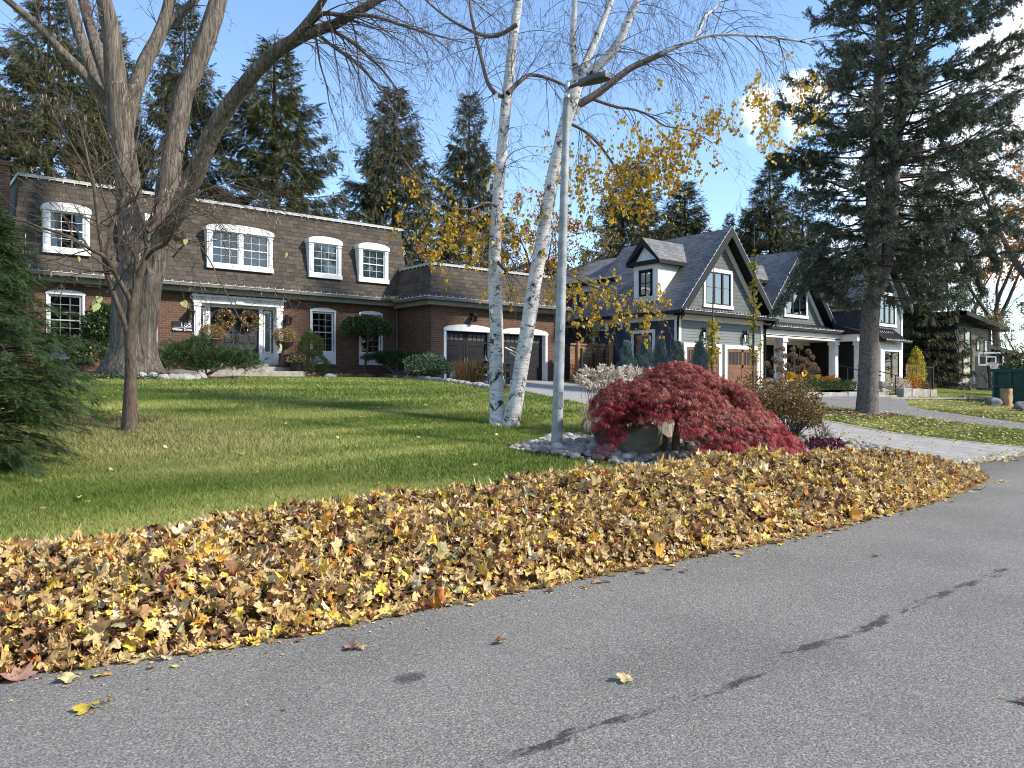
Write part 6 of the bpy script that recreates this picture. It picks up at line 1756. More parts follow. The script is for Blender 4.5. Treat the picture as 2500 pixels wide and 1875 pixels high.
def bush(name, label, base, r, n, size, leaf, cat='shrub', tv=None, tf=None, up=0.3, jitter=0.6, group=None, stem_mat='twig', nst=14, czoff=0.5, lower=-0.35, rough=0.22, depth=0.4, freq=2.2, lumps=None, part='foliage'):
    base = np.array(base, float); t = thing(name, label, cat, base, group)
    tv = LEAF_V if tv is None else tv; tf = LEAF_F if tf is None else tf
    ells = lumps or [((0, 0, r[2] * czoff * 1.0 + r[2] * 0.5), r, 1.0)]
    PV = []
    for off, rr, share in ells:
        p, d = shell(base + np.array(off), rr, int(n * share), depth, rough, rng.uniform(0, 50), lower, freq)
        keep = p[:, 2] > base[2] + 0.01; p, d = p[keep], d[keep]
        d = d + np.array([0, 0, up])
        PV.append(leaves_at(p, d, size * rng.uniform(0.65, 1.25, len(p)), tv, tf, jitter))
    V, F = cat_geo(PV); put_np(part, V, F, MAT[leaf], t)
    if nst:
        W = Wood()
        for _ in range(nst):
            off, rr, _s = ells[rng.integers(len(ells))]; q = base + np.array(off) + rdir(1)[0] * np.array(rr) * 0.75; q[2] = max(q[2], base[2] + 0.1)
            W.add(2, catmull([base + np.array([rng.normal() * 0.04, rng.normal() * 0.04, -0.03]), (base + q) / 2 + [0, 0, 0.08], q], 5), [0.018, 0.013, 0.010, 0.007, 0.004])
        W.part('stems', MAT[stem_mat], t, [2])
    return t


def gp(x, y, dz=0.0): return np.array([x, y, gz(x, y) + dz])


FE_V, FE_F = feather(5, 1.0, 0.26, 0.4, 0.07)
FE2_V, FE2_F = feather(7, 1.0, 0.20, 0.35, 0.045)
BR_V, BR_F = brush(10, 1.0, 0.28, 0.45, 0.08)

# the big yew at the left edge
ty_ = 8.9; yb_ = at(-100, 900, ty_); yb_[2] = gz(yb_[0], yb_[1])
T = thing('yew_shrub', 'large dark green yew with feathery sprays filling the left edge of the lawn', 'shrub', yb_)
W = Wood(); PP, DD, SS = [], [], []
zz = [0.5, 0.8, 1.0, 1.3, 1.6, 2.0, 2.4, 2.7, 3.0, 3.5, 3.9]; rr_ = [0.75, 1.12, 1.25, 1.38, 1.46, 1.56, 1.22, 0.90, 0.72, 0.52, 0.2]
for i in range(430):
    z = rng.uniform(0.45, 3.75); a = rng.uniform(-2.3, 1.5)     # boughs on the near and right sides
    ho = R3 * math.cos(a) + F3 * math.sin(a); L = np.interp(z, zz, rr_) * rng.uniform(0.62, 1.1)
    rise = rng.uniform(-0.05, 0.42) if z > 1.0 else rng.uniform(-0.3, 0.1)
    s = np.linspace(0, 1, 8)
    pts = np.array([yb_[0], yb_[1], z - 0.3 * L * max(rise, 0)]) + ho * (L * s)[:, None] + np.array([0, 0, 1.0]) * (L * (rise * s - 0.22 * s ** 3))[:, None]
    W.add(1, pts, np.linspace(0.014, 0.004, 8))
    n = int(15 + 20 * L)
    for _ in range(n):
        f = rng.uniform(0.35, 1.0) ** 0.8; q, t = along(pts, f); sd = np.cross(t, [0, 0, 1.0]) * rng.choice([-1, 1])
        d = t * rng.uniform(0.5, 1.0) + sd * rng.uniform(0.1, 0.9) + np.array([0, 0, rng.uniform(-0.45, 0.15)]); d /= np.linalg.norm(d)
        l2 = rng.uniform(0.06, 0.22)
        for e in range(rng.integers(2, 5)):
            PP.append(q + d * l2 * e / 3 + rng.normal(size=3) * 0.012); DD.append(d + rng.normal(size=3) * 0.25); SS.append(rng.uniform(0.07, 0.12))
print('yew', len(PP))
W.part('branches', MAT['conifer_wood'], T, [1])
V, F = scatter(FE2_V, FE2_F, np.array(PP), frames(np.array(DD), rng.uniform(-0.6, 0.6, len(PP))), np.array(SS)); put_np('foliage', V, F, MAT['yew'], T)

# low spreading yew beside the door
p = gp(8.35, 25.6, 0.05)
bush('low_yew', 'low spreading dark yew between the great maple and the front steps', p, None, 9000, 0.14, 'yew', tv=FE_V, tf=FE_F, up=0.25, jitter=0.5, lumps=[((-0.65, 0.1, 0.40), (0.95, 0.8, 0.60), 0.4), ((0.55, -0.1, 0.36), (0.9, 0.75, 0.52), 0.35), ((-0.05, 0.4, 0.75), (0.36, 0.36, 0.50), 0.15), ((1.1, -0.2, 0.45), (0.6, 0.4, 0.32), 0.15)], rough=0.35, depth=0.55, freq=3.2)
bush('climbing_shrub', 'tall rounded green shrub behind the great maple trunk by the left window', gp(5.85, 27.7), None, 5200, 0.105, 'boxleaf', up=0.1, jitter=0.8, lumps=[((0, 0, 1.6), (0.62, 0.5, 0.75), 0.6), ((-0.25, 0, 0.75), (0.75, 0.55, 0.75), 0.4)])
bush('dwarf_conifer', 'two tiered dwarf conifer standing right of the front steps', gp(13.05, 27.75), None, 6500, 0.075, 'dwarf', tv=BR_V, tf=BR_F, up=0.5, jitter=0.5, lumps=[((0, 0, 0.42), (0.60, 0.55, 0.62), 0.55), ((-0.05, 0, 1.15), (0.44, 0.42, 0.50), 0.35), ((-0.12, 0, 1.5), (0.24, 0.24, 0.32), 0.1)], rough=0.16, depth=0.2, lower=-0.7)
# clipped standard on a stem
p = gp(15.35, 27.9)
T = thing('standard_topiary', 'clipped evergreen on a bare stem with a mushroom shaped crown by the window', 'topiary', p)
MB().tube([p + [0, 0, -0.05], p + [0.03, 0, 0.5], p + [0.12, 0, 1.0], p + [0.16, 0, 1.6]], [0.065, 0.055, 0.05, 0.05], 8).build('trunk', MAT['redbud_bark'], T)
PV = []
for off, r_, n in (((0.1, 0, 2.1), (0.98, 0.72, 0.42), 5200), ((-0.45, -0.05, 2.02), (0.55, 0.5, 0.40), 1500), ((0.75, 0, 1.92), (0.45, 0.4, 0.27), 900)):
    q, d = shell(p + np.array(off), r_, n, 0.25, 0.14, off[0] * 9 + 3, -0.6, 3); PV.append(leaves_at(q, d, 0.075 * rng.uniform(0.7, 1.3, len(q)), jitter=0.7))
V, F = cat_geo(PV); put_np('crown', V, F, MAT['boxleaf'], T)
m = MB(); [m.tube([p + [0.15, 0, 1.45], p + [0.15 + dx * 0.5, dy, 1.75], p + [0.15 + dx, dy, 2.0]], [0.04, 0.028, 0.015], 6) for dx, dy in ((-0.6, 0.1), (0.5, -0.1), (0.1, 0.3), (-0.2, -0.25))]; m.build('limbs', MAT['redbud_bark'], T)
# cloud pruned juniper
p = gp(16.35, 27.2)
T = thing('cloud_juniper', 'low dark juniper with flat cloud pruned layers on crooked stems', 'shrub', p)
m = MB(); m.tube([p + [0.1, 0, -0.05], p + [-0.1, 0, 0.25], p + [-0.45, 0, 0.55], p + [-0.8, 0, 0.75]], [0.07, 0.055, 0.045, 0.02], 8); m.tube([p + [0.1, 0, 0], p + [0.2, 0, 0.3], p + [0.1, 0, 0.5], p + [0.45, 0, 0.65]], [0.06, 0.05, 0.045, 0.02], 8); m.build('trunk', MAT['redbud_bark'], T)
PV = []
for off, r_, n in (((-0.75, 0, 0.82), (0.62, 0.4, 0.16), 1500), ((0.0, 0.05, 0.9), (0.6, 0.45, 0.2), 1500), ((0.65, 0, 0.72), (0.6, 0.4, 0.2), 1500), ((0.95, -0.1, 0.5), (0.4, 0.35, 0.16), 700), ((-0.3, -0.1, 0.68), (0.5, 0.35, 0.15), 800)):
    q, d = shell(p + np.array(off), r_, n, 0.5, 0.3, off[0] * 5, -0.5, 3); PV.append(leaves_at(q, d * [1, 1, 0.4] + [0, 0, 0.2], 0.13 * rng.uniform(0.7, 1.3, len(q)), FE_V, FE_F, 0.4))
V, F = cat_geo(PV); put_np('foliage', V, F, MAT['yew'], T)
bush('variegated_shrub', 'rounded shrub with cream edged leaves at the corner of the garage', gp(16.05, 24.3), None, 6200, 0.075, 'varieg', up=0.3, jitter=0.8, lumps=[((0, 0, 0.42), (0.88, 0.7, 0.52), 0.8), ((0.35, 0, 0.4), (0.6, 0.55, 0.45), 0.2)])
# dry ornamental grass


def grass_clump(name, label, base, n, h, spread, leaf, cat='ornamental grass', group=None, w=0.012, plume=None, np_=0, bend=0.5):
    t = thing(name, label, cat, base, group); V, F = [], []
    for i in range(n):
        a = rng.uniform(0, 2 * PI); o_ = np.array([math.cos(a), math.sin(a), 0]); b = np.array(base) + o_ * rng.uniform(0, spread * 0.45); L = h * rng.uniform(0.6, 1.05); k = rng.uniform(0.1, 1) * bend
        side = np.array([-o_[1], o_[0], 0]) * w; pts = [b + np.array([0, 0, L * s * (1 - 0.25 * k * s)]) + o_ * (L * k * s * s * 0.6) for s in (0, 0.35, 0.7, 1.0)]
        q = len(V)
        for j, pz in enumerate(pts): ww = (1 - j / 3.2); V += [pz - side * ww, pz + side * ww]
        for j in range(3): F.append((q + 2 * j, q + 2 * j + 1, q + 2 * j + 3, q + 2 * j + 2))
    put_np('blades', np.array(V), np.array(F), MAT[leaf], t)
    if plume:
        for i in range(np_):
            a = rng.uniform(0, 2 * PI); o_ = np.array([math.cos(a), math.sin(a), 0]); L = h * rng.uniform(1.0, 1.42); k = rng.uniform(0.05, 0.45); b = np.array(base) + o_ * rng.uniform(0, spread * 0.4)
            top = b + np.array([0, 0, L]) + o_ * k * L * 0.5; tip = top + np.array([0, 0, 0.13]) + o_ * rng.uniform(0.05, 0.14)
            m_ = 34; f = rng.random(m_); P = top[None] + (tip - top)[None] * f[:, None]; d = (tip - top)[None] + rng.normal(size=(m_, 3)) * 0.05 * (1 - f[:, None] * 0.5) + o_ * 0.08
            Vp, Fp = leaves_at(P, d, np.column_stack([rng.uniform(0.06, 0.12, m_), np.full(m_, 0.042), np.full(m_, 0.06)]), jitter=0.35)
            ob = put_np('plume', Vp, Fp, MAT[plume], t)
            st = MB(); st.tube([b, (b + top) / 2 + [0, 0, 0.02], top], 0.004, 3); st.build('stalk', MAT['straw'], ob)
    return t


grass_clump('dry_grass_clump', 'clump of dry brown ornamental grass beside the garage door', gp(16.2, 22.0), 900, 0.95, 1.3, 'straw', bend=0.9)
bush('russet_shrub', 'small russet shrub at the end of the bed behind the birch', gp(16.35, 20.9), (0.5, 0.45, 0.45), 1500, 0.07, 'brownleaf')
for i, (u, v, n) in enumerate(((1475, 985, 17), (1512, 975, 18), (1568, 975, 17), (1610, 985, 10), (1455, 1000, 7))):
    q = at(u, v, 14.3 + 0.25 * i); q[2] = gz(q[0], q[1])
    grass_clump('plume_grass', ('pale feathery plume grass at the left end of the red maple', 'pale plume grass just behind the top left of the red maple', 'pale plume grass before the middle blue juniper', 'sparse plume grass behind the crown of the red maple', 'short plume grass nearest the lamp post')[i], q, 200, 0.85, 0.7, 'plume', plume='plume', np_=int(n * 1.6), w=0.005, bend=0.5, group='plume grasses behind the red maple')

# the red laceleaf maple
mt = 12.4; mb_ = at(1652, 1095, mt); mb_[2] = gz(mb_[0], mb_[1])
T = thing('japanese_maple', 'weeping red laceleaf maple spreading like a dome over river stones', 'tree', mb_)
W = Wood(); fork = at(1650, 985, mt)
W.add(0, [mb_ + [0, 0, -0.1], at(1650, 1070, mt), at(1656, 1035, mt + 0.05), at(1645, 1005, mt), fork], [0.075, 0.062, 0.055, 0.05, 0.045])
PP, DD, BP, BD = [], [], [], []
for i in range(265):
    a = rng.uniform(0, 2 * PI); c, s_ = math.cos(a), math.sin(a)
    RX = 1.40 if c < 0 else 1.92; L = 1 / math.sqrt((c / RX) ** 2 + (s_ / 1.2) ** 2); ho = R3 * c + F3 * s_
    frac = rng.uniform(0.02, 1.0) ** 0.6
    zl = np.interp(frac, [0, 0.24, 0.45, 0.71, 0.95, 1.05], [2.08, 1.90, 1.70, 1.55, 1.42, 1.25]); zr = np.interp(frac, [0, 0.2, 0.35, 0.53, 0.7, 0.88, 1.05], [2.08, 1.93, 1.80, 1.60, 1.34, 1.0, 0.62])
    wr = float(sstep(-0.35, 0.45, c)); z = zl * (1 - wr) + zr * wr + 0.20 * mnoise.noise(Vector((c * 2.7, s_ * 2.7, frac * 3))) - 0.03
    z -= rng.uniform(0, 1) ** 1.3 * (0.66 * frac * (1 - wr) * (0.45 if s_ < -0.5 else 1) + 0.26 * frac * wr + 0.06)
    if c > 0.1 and frac > 0.75 and s_ < 0.35 and rng.random() < 0.35: z -= rng.uniform(0.15, 0.4)
    if mnoise.noise(Vector((c * 3 + 7, s_ * 3, z * 3))) < -0.22: continue
    ctr = np.array([fork[0] + ho[0] * L * frac, fork[1] + ho[1] * L * frac, z])
    s = np.linspace(0, 1, 8); zz_ = fork[2] * (1 - s) ** 2 + (z - 0.04) * (1 - (1 - s) ** 2) + 0.1 * np.sin(s * PI)
    W.add(1, np.stack([fork[0] + (ctr[0] - fork[0]) * s, fork[1] + (ctr[1] - fork[1]) * s, zz_], -1) + rng.normal(size=(8, 3)) * 0.012, np.linspace(0.02, 0.004, 8))
    R_ = rng.uniform(0.16, 0.36) * (1.15 - 0.35 * frac); slope_ = 0.25 + 0.75 * frac
    n = int(320 * R_); aa = rng.uniform(0, 6.28, n); r_ = R_ * np.sqrt(rng.random(n)); q = np.stack([np.cos(aa) * r_, np.sin(aa) * r_], -1); outw = q @ ho[:2]
    P = np.column_stack([ctr[0] + q[:, 0], ctr[1] + q[:, 1], ctr[2] - slope_ * 0.8 * outw - 0.9 * r_ ** 2 + rng.normal(size=n) * 0.025])
    D = np.column_stack([ho[0] * 0.75 + q[:, 0] / R_ * 0.8, ho[1] * 0.75 + q[:, 1] / R_ * 0.8, -0.25 - 0.55 * frac - 0.5 * (r_ / R_) ** 2]) + rng.normal(size=(n, 3)) * 0.28
    low = ((c < -0.2) & (P[:, 2] < 1.35) & (rng.random(n) < 0.65)) | ((P[:, 2] < 0.98) & (rng.random(n) < 0.75))
    PP += list(P[~low]); DD += list(D[~low]); BP += list(P[low]); BD += list(D[low])
W.part('trunk', MAT['redbud_bark'], T, [0, 1])
print('jmaple', len(PP), len(BP))
for nm, P_s, D_s, mm in (('foliage', PP, DD, 'redmaple'), ('bright_foliage', BP, BD, 'redbright')):
    V, F = scatter(LACE_V, LACE_F, np.array(P_s), frames(np.array(D_s), rng.uniform(-0.7, 0.7, len(P_s))), 0.085 * rng.uniform(0.6, 1.35, len(P_s))); put_np(nm, V, F, MAT[mm], T)

# brown shrubs and dried hydrangea at the right of the maple
q = at(1935, 1050, 16.2); q[2] = gz(q[0], q[1])
bush('brown_shrub', 'twiggy shrub with small brown leaves right of the red maple', q, None, 8500, 0.05, 'brownleaf', up=0.1, jitter=0.9, nst=60, lumps=[((0, 0, 0.62), (0.62, 0.6, 0.62), 0.55), ((-0.62, 0.5, 0.75), (0.62, 0.55, 0.62), 0.35), ((0.35, -0.1, 0.35), (0.32, 0.4, 0.38), 0.12)], depth=0.8)
q = at(1930, 1030, 17.3); q[2] = gz(q[0], q[1])
T = thing('hydrangea', 'dried hydrangea with round brown flower heads before the white porch', 'shrub', q)
hm = MB(); W = Wood(); heads = [(615, 1220), (665, 1210), (770, 1215), (765, 1268), (790, 1300), (845, 1195), (925, 1240), (970, 1295), (695, 1285), (575, 1310), (600, 1345), (655, 1362), (850, 1310), (900, 1330), (510, 1370), (985, 1370), (1012, 1420), (930, 1362), (870, 1385), (720, 1380), (960, 1412), (820, 1410), (750, 1425), (640, 1420), (690, 1450), (900, 1430), (560, 1440)]
hp, hd = shell((0, 0, 0), (0.075, 0.075, 0.062), 260, 0.4, 0.2, 3, -0.8); Vh, Fh = leaves_at(hp, hd, 0.032 * rng.uniform(0.7, 1.3, len(hp)), jitter=0.9)
hme = np_mesh('flower_head', Vh, Fh, MAT['hydr'])
for x, y in heads:
    h_ = at(1750 + x * 0.2411, 560 + y * 0.2411, 17.3 + rng.normal() * 0.3); W.add(2, catmull([q + [rng.normal() * 0.1, rng.normal() * 0.1, 0], (q + h_) / 2 + rng.normal(size=3) * 0.05, h_], 5), [0.008, 0.007, 0.006, 0.005, 0.004])
    o = link('flower_head', hme, T, h_ - q); k = rng.uniform(0.65, 1.05); o.scale = (k, k, k * rng.uniform(0.8, 1.2)); o.rotation_euler = (rng.normal() * 0.4, rng.normal() * 0.4, rng.uniform(0, 6))
W.part('stems', MAT['twig'], T, [2])
lp = np.array([at(1750 + x * 0.2411, 560 + y * 0.2411, 17.0) for x, y in ((895, 1440), (885, 1455), (750, 1460), (742, 1445), (770, 1520), (865, 1495), (840, 1530), (905, 1430), (760, 1475), (1010, 1500))])
V, F = scatter(HEART, HEART_F, lp, frames(rdir(10, -1.0), rng.uniform(0, 6, 10)), 0.12); put_np('leaves', V, F, MAT['birchleaf'], T)
bush('mugo_pine', 'low dark green pine tucked under the right side of the red maple', at(1800, 1110, 11.9) * [1, 1, 0] + [0, 0, gz(*at(1800, 1110, 11.9)[:2])], (0.42, 0.35, 0.26), 1500, 0.09, 'yew', tv=BR_V, tf=BR_F, up=0.5, czoff=0.2)
for i, (u, v, t_) in enumerate(((1985, 1100, 14.6), (2030, 1102, 15.0), (1930, 1108, 13.8))):
    q = at(u, v, t_); q[2] = gz(q[0], q[1]); bush('purple_coral_bells', ('purple leaved low plant below the brown shrub', 'rightmost purple low plant at the edge of the pavers', 'purple low plant behind the leaf ridge near the pine')[i], q, (0.24, 0.2, 0.13), 220, 0.07, 'purple', 'plant', nst=4, group='purple plants in the stone bed')
q = at(2005, 1085, 15.6); q[2] = gz(q[0], q[1]); T = thing('bare_shrub', 'small leafless shrub with pale upright stems beside the driveway', 'shrub', q); W = Wood()
for _ in range(9): grow(W, q, (rng.normal() * 0.35, rng.normal() * 0.35, 1), rng.uniform(0.35, 0.6), 0.012, 1, 2, (4,), wig=0.2)
W.part('stems', MAT['redbud_bark'], T, [1, 2])

# blue junipers and young trees on the strip
for i, (u, vt, t_) in enumerate(((1531, 838, 33.5), (1577, 822, 32.6), (1612, 826, 31.8), (1655, 838, 31.2), (1708, 838, 30.2))):
    x, y, _ = at(u, 900, t_); z = gz(x, y); h = at(u, vt, t_)[2] - z; b = np.array([x, y, z])
    T = thing('blue_juniper', ('leftmost blue green upright juniper next to the cedar fence', 'blue green juniper before the navy side door', 'blue green juniper behind the peak of the plume grass', 'blue green juniper at the corner of the grey house', 'blue green juniper before the left garage door of the grey house')[i], 'shrub', b, 'upright junipers along the strip')
    n = 2100; f = rng.random(n) ** 0.8; a = rng.uniform(0, 6.28, n); rad = (0.55 * (1 - f) + 0.04) * rng.uniform(0.4, 1.1, n) * (1 + 0.3 * np.sin(a * 3 + f * 17 + i))
    P = b + np.stack([np.cos(a) * rad, np.sin(a) * rad, f * h * 0.97], -1); D = np.stack([np.cos(a) * 0.45, np.sin(a) * 0.45, np.ones(n)], -1)
    V, F = scatter(FE_V, FE_F, P, frames(D + rng.normal(size=(n, 3)) * 0.18, rng.uniform(0, 6.28, n)), rng.uniform(0.12, 0.22, n)); put_np('foliage', V, F, MAT['juniper'], T)
    MB().tube([b + [0, 0, -0.05], b + [0, 0, h * 0.8]], [0.05, 0.01], 6).build('trunk', MAT['conifer_wood'], T)
for i, (u, t_, vtop, lv, lab) in enumerate(((1738, 31.5, 615, (800, 905), 'thin young tree with yellow green leaves before the left garage door'), (1838, 30.5, 545, (640, 915), 'taller slim young tree with yellow green leaves between the grey gables'), (1448, 37.0, 690, (700, 870), 'slender pale yellow tree behind the cedar fence'))):
    x, y, _ = at(u, 900, t_); b = np.array([x, y, gz(x, y)]); T = thing('slim_tree', lab, 'tree', b); W = Wood(); top = at(u + 4, vtop, t_)
    W.add(0, [b + [0, 0, -0.1], (b * 2 + top) / 3, (b + top * 2) / 3, top], [0.055, 0.04, 0.025, 0.006])
    z0, z1 = at(u, lv[1], t_)[2], at(u, lv[0], t_)[2]; PPs, DDs = [], []
    for _ in range(46 if i != 2 else 50):
        z = rng.uniform(z0, z1) if rng.random() < 0.92 else rng.uniform(z1, top[2]); f = (z - b[2]) / (top[2] - b[2]); c = b * (1 - f) + top * f
        a = rng.uniform(0, 6.28); L = rng.uniform(0.35, 0.75) * (1.25 - f); d = np.array([math.cos(a) * 0.5, math.sin(a) * 0.5, 0.9]); pts = catmull([c, c + d * L * 0.5 + rng.normal(size=3) * 0.04, c + d * L], 5); W.add(2, pts, [0.01, 0.008, 0.006, 0.005, 0.003])
        if z < z1 + 0.3 or rng.random() < 0.2:
            for _ in range(rng.integers(7, 17)): q_, t2 = along(pts, rng.random()); PPs.append(q_ + rng.normal(size=3) * 0.05); DDs.append(rng.normal(size=3) + [0, 0, -0.3])
    W.part('trunk', MAT['birch_twig'] if i != 2 else MAT['birch'], T, [0, 2])
    V, F = leaves_at(np.array(PPs), np.array(DDs), 0.095 * rng.uniform(0.6, 1.2, len(PPs)), HEART, HEART_F); put_np('leaves', V, F, MAT['ginkgo'], T)
# beds by the porch of the grey house
for i in range(9):
    x = 31.4 + i * 0.58; bush('boxwood', 'clipped boxwood ball in the low hedge above the stone wall', (x, 18.35, 1.22), (0.36, 0.34, 0.30), 520, 0.07, 'greenleaf', nst=0, czoff=0.3, group='boxwood hedge before the porch')
for i, (x, y, s, lf, lab) in enumerate(((33.0, 19.6, 0.5, 'orangeleaf', 'rusty orange low shrub above the boxwood hedge'), (35.0, 19.7, 0.5, 'brownleaf', 'brown low shrub left of the porch columns'), (36.0, 19.3, 0.45, 'orangeleaf', 'orange low shrub beside the porch column'),
                                        (39.3, 17.6, 0.55, 'plume', 'faded cream hydrangea by the porch handrail'), (40.5, 17.5, 0.5, 'orangeleaf', 'rust coloured hydrangea under the bay window'), (41.5, 17.4, 0.4, 'brownleaf', 'small brown hydrangea beside the slim maple'))):
    bush('bed_shrub', lab, (x, y, gz(x, y) + 0.2), (s * 1.2, s, s * 0.8), 900, 0.085, lf, czoff=0.2, jitter=0.9)
x, y, _ = at(2237, 950, 40.5); b = np.array([x, y, gz(x, y)]); T = thing('slim_maple', 'narrow young maple turning yellow right of the bay window', 'tree', b)
n = 1500; f = rng.random(n); a = rng.uniform(0, 6.28, n); rad = 0.42 * np.sin(np.clip(f * 0.9 + 0.12, 0, 1) * PI) ** 0.6 * rng.uniform(0.3, 1.1, n); P = b + np.stack([np.cos(a) * rad, np.sin(a) * rad, 0.25 + f * 2.25], -1)
V, F = leaves_at(P, np.stack([np.cos(a), np.sin(a), -0.4 + 0 * a], -1), 0.11 * rng.uniform(0.6, 1.2, n)); put_np('leaves', V[:], F, MAT['ginkgo'], T); MB().tube([b, b + [0, 0, 2.3]], [0.035, 0.01], 6).build('trunk', MAT['twig'], T)
x, y, _ = at(2480, 890, 41); bush('evergreen_shrub', 'dark broadleaf evergreen behind the green dumpster', (x, y, gz(x, y)), (1.0, 0.8, 1.0), 1600, 0.14, 'boxleaf', czoff=0.6)

# low plants and litter in the brick house bed
x = rng.uniform(12.6, 16.6, 2600); y = rng.uniform(27.0, 27.7, 2600); k = (np.sin(x * 5.1) + np.sin(x * 2.3 + 1)) > -0.6; x, y = x[k], y[k]
P = np.stack([x, y, ground(x, y) + rng.uniform(0.02, 0.16, len(x))], -1); V, F = leaves_at(P, rdir(len(P), 0.6), 0.06 * rng.uniform(0.6, 1.3, len(P)))
o = put_np('bed_ground_cover', V, F, MAT['bedplant']); tag(o, 'yellowing ground cover along the foot of the brick wall', 'ground cover', kind='stuff')
for i, (x, y) in enumerate(((16.5, 26.3), (16.0, 25.6))): bush('heather', ('grey purple heather mound by the cloud pruned juniper', 'grey purple heather mound next to the cream edged shrub')[i], gp(x, y), (0.45, 0.35, 0.2), 900, 0.06, 'heath', 'shrub', nst=0, czoff=0.1)
P = np.stack([rng.uniform(4.2, 6.4, 900), rng.uniform(22.6, 23.4, 900)], -1); P = np.column_stack([P, ground(P[:, 0], P[:, 1]) + rng.uniform(0.02, 0.14, 900)]); V, F = leaves_at(P, rdir(900, 0.5), 0.07 * rng.uniform(0.6, 1.2, 900))
o = put_np('ivy_ground_cover', V, F, MAT['boxleaf']); tag(o, 'low dark ivy at the left foot of the great maple', 'ground cover', kind='stuff')
# ------------------------------------------------------------------ street lamp
lb, tl = on_ground(1359, 1097); T = thing('street_lamp', 'tall galvanised steel street lamp with a flat grey head leaning over the lawn edge', 'street lamp', lb)
kl = tl / 1900
top = at(1384, 240, tl); tip = at(1386, 203, tl)
n = 24; zs = np.linspace(0, 1, n); pl_ = [lb * (1 - f) + top * f for f in zs]
m = MB(); m.tube([lb - [0, 0, 0.2]] + pl_, np.concatenate([[29], np.linspace(29, 17, n)]) * kl / 2, 12); m.build('pole', MAT['galv'], T)
MB().tube([top - [0, 0, 0.02], top + (tip - top) * 0.45], 6.8 * kl, 12).tube([top + (tip - top) * 0.42, tip, tip + [0, 0, 0.015]], 6.0 * kl, 12).build('collar', MAT['steel'], T)
a0 = at(1388, 214, tl); a1 = at(1414, 204, tl - 0.12); MB().tube([a0, (a0 + a1) / 2, a1], [0.028, 0.030, 0.032], 10).build('arm', MAT['lamp_grey'], T)
# head: a flat tapering slab that widens outward, lens recessed below
dx = at(1484, 186, tl - 0.45) - a1; dx /= np.linalg.norm(dx); sd = np.cross(dx, [0, 0, 1.0]); sd /= np.linalg.norm(sd); upv = np.cross(sd, dx)
out = [(0, 0.045), (0.09, 0.065), (0.19, 0.105), (0.32, 0.128), (0.46, 0.122), (0.54, 0.085), (0.565, 0.0)]
ring = [(a, w) for a, w in out] + [(a, -w) for a, w in out[::-1][1:]]
def hp_(a, w, h): return a1 + dx * a + sd * w + upv * h
m = MB(); nn = len(ring)
lvl = [[hp_(a, w * s, h + 0.03 * a) for a, w in ring] for s, h in ((0.93, -0.045), (1.0, -0.03), (1.0, 0.005), (0.82, 0.045))]
for b, c in zip(lvl[:-1], lvl[1:]):
    m.add(b + c, [(i, (i + 1) % nn, nn + (i + 1) % nn, nn + i) for i in range(nn)])
m.poly(lvl[-1]); m.poly(lvl[0][::-1]); hd_ = m.build('lamp_head', MAT['lamp_grey'], T)
m = MB(); m.add([hp_(a * 0.72 + 0.16, w * 0.72, -0.05 + 0.03 * a) for a, w in ring], [list(range(nn))[::-1]]); m.build('lens', MAT['mid_in'], hd_)
c = hp_(0.24, 0.0, 0.06); MB().lathe(c, [(0.038, 0), (0.038, 0.075), (0.03, 0.085)], 14).build('photocell', MAT['black'], hd_)
f = 0.345; q = lb * (1 - f) + top * f; dcam = np.array([-FW[0], -FW[1], 0.0]); rr = 25.0 * kl / 2
m = MB(); m.obox(q + dcam * (rr - 0.002) + R3 * 0.02, R3 * 0.9 + dcam * 0.2, np.cross([0, 0, 1.0], R3), (0, 0, 1), 0.026, 0.006, 0.045); m.build('number_tag', MAT['white'], T)
f = 0.14; q = lb * (1 - f) + top * f; rr = 27.6 * kl / 2; m = MB(); m.obox(q + dcam * (rr - 0.006) + R3 * 0.03, R3, F3, (0, 0, 1), 0.042, 0.008, 0.13); m.build('access_hatch', MAT['galv'], T)

# ------------------------------------------------------------------ bird feeders on the birch
def feeder(u, vt, vb, t, label, hook):
    c = at(u, vb, t); top_ = at(u, vt, t); H = top_[2] - c[2]; k = H / 0.88
    T = thing('bird_feeder', label, 'bird feeder', c, 'tube feeders hung from the birch stems')
    MB().lathe(c, [(0.075 * k, 0), (0.085 * k, 0.01), (0.085 * k, 0.15 * k), (0.105 * k, 0.155 * k), (0.105 * k, 0.17 * k), (0.07 * k, 0.20 * k), (0.07 * k, 0.24 * k)], 16).build('tray', MAT['feeder_blue'], T)
    MB().lathe(c + [0, 0, 0.24 * k], [(0.068 * k, 0), (0.068 * k, 0.42 * k)], 16).build('tube', MAT['clear'], T)
    MB().lathe(c + [0, 0, 0.24 * k], [(0.06 * k, 0), (0.06 * k, 0.16 * k), (0.03 * k, 0.2 * k)], 14).build('seed', MAT['seed'], T)
    MB().tube([c + [0, 0, 0.24 * k], c + [0, 0, 0.66 * k]], 0.01, 6).build('rod', MAT['feeder_blue'], T)
    MB().lathe(c + [0, 0, 0.66 * k], [(0.115 * k, 0), (0.12 * k, 0.015 * k), (0.075 * k, 0.06 * k), (0.06 * k, 0.1 * k), (0.045 * k, 0.12 * k), (0.012 * k, 0.2 * k), (0.006, 0.22 * k)], 16).build('roof', MAT['feeder_blue'], T)
    h = at(*hook, t); MB().tube([top_, (top_ + h) / 2 + [0.004, 0, 0], h], 0.005, 5).build('hanger_wire', MAT['iron'], T)
    return T


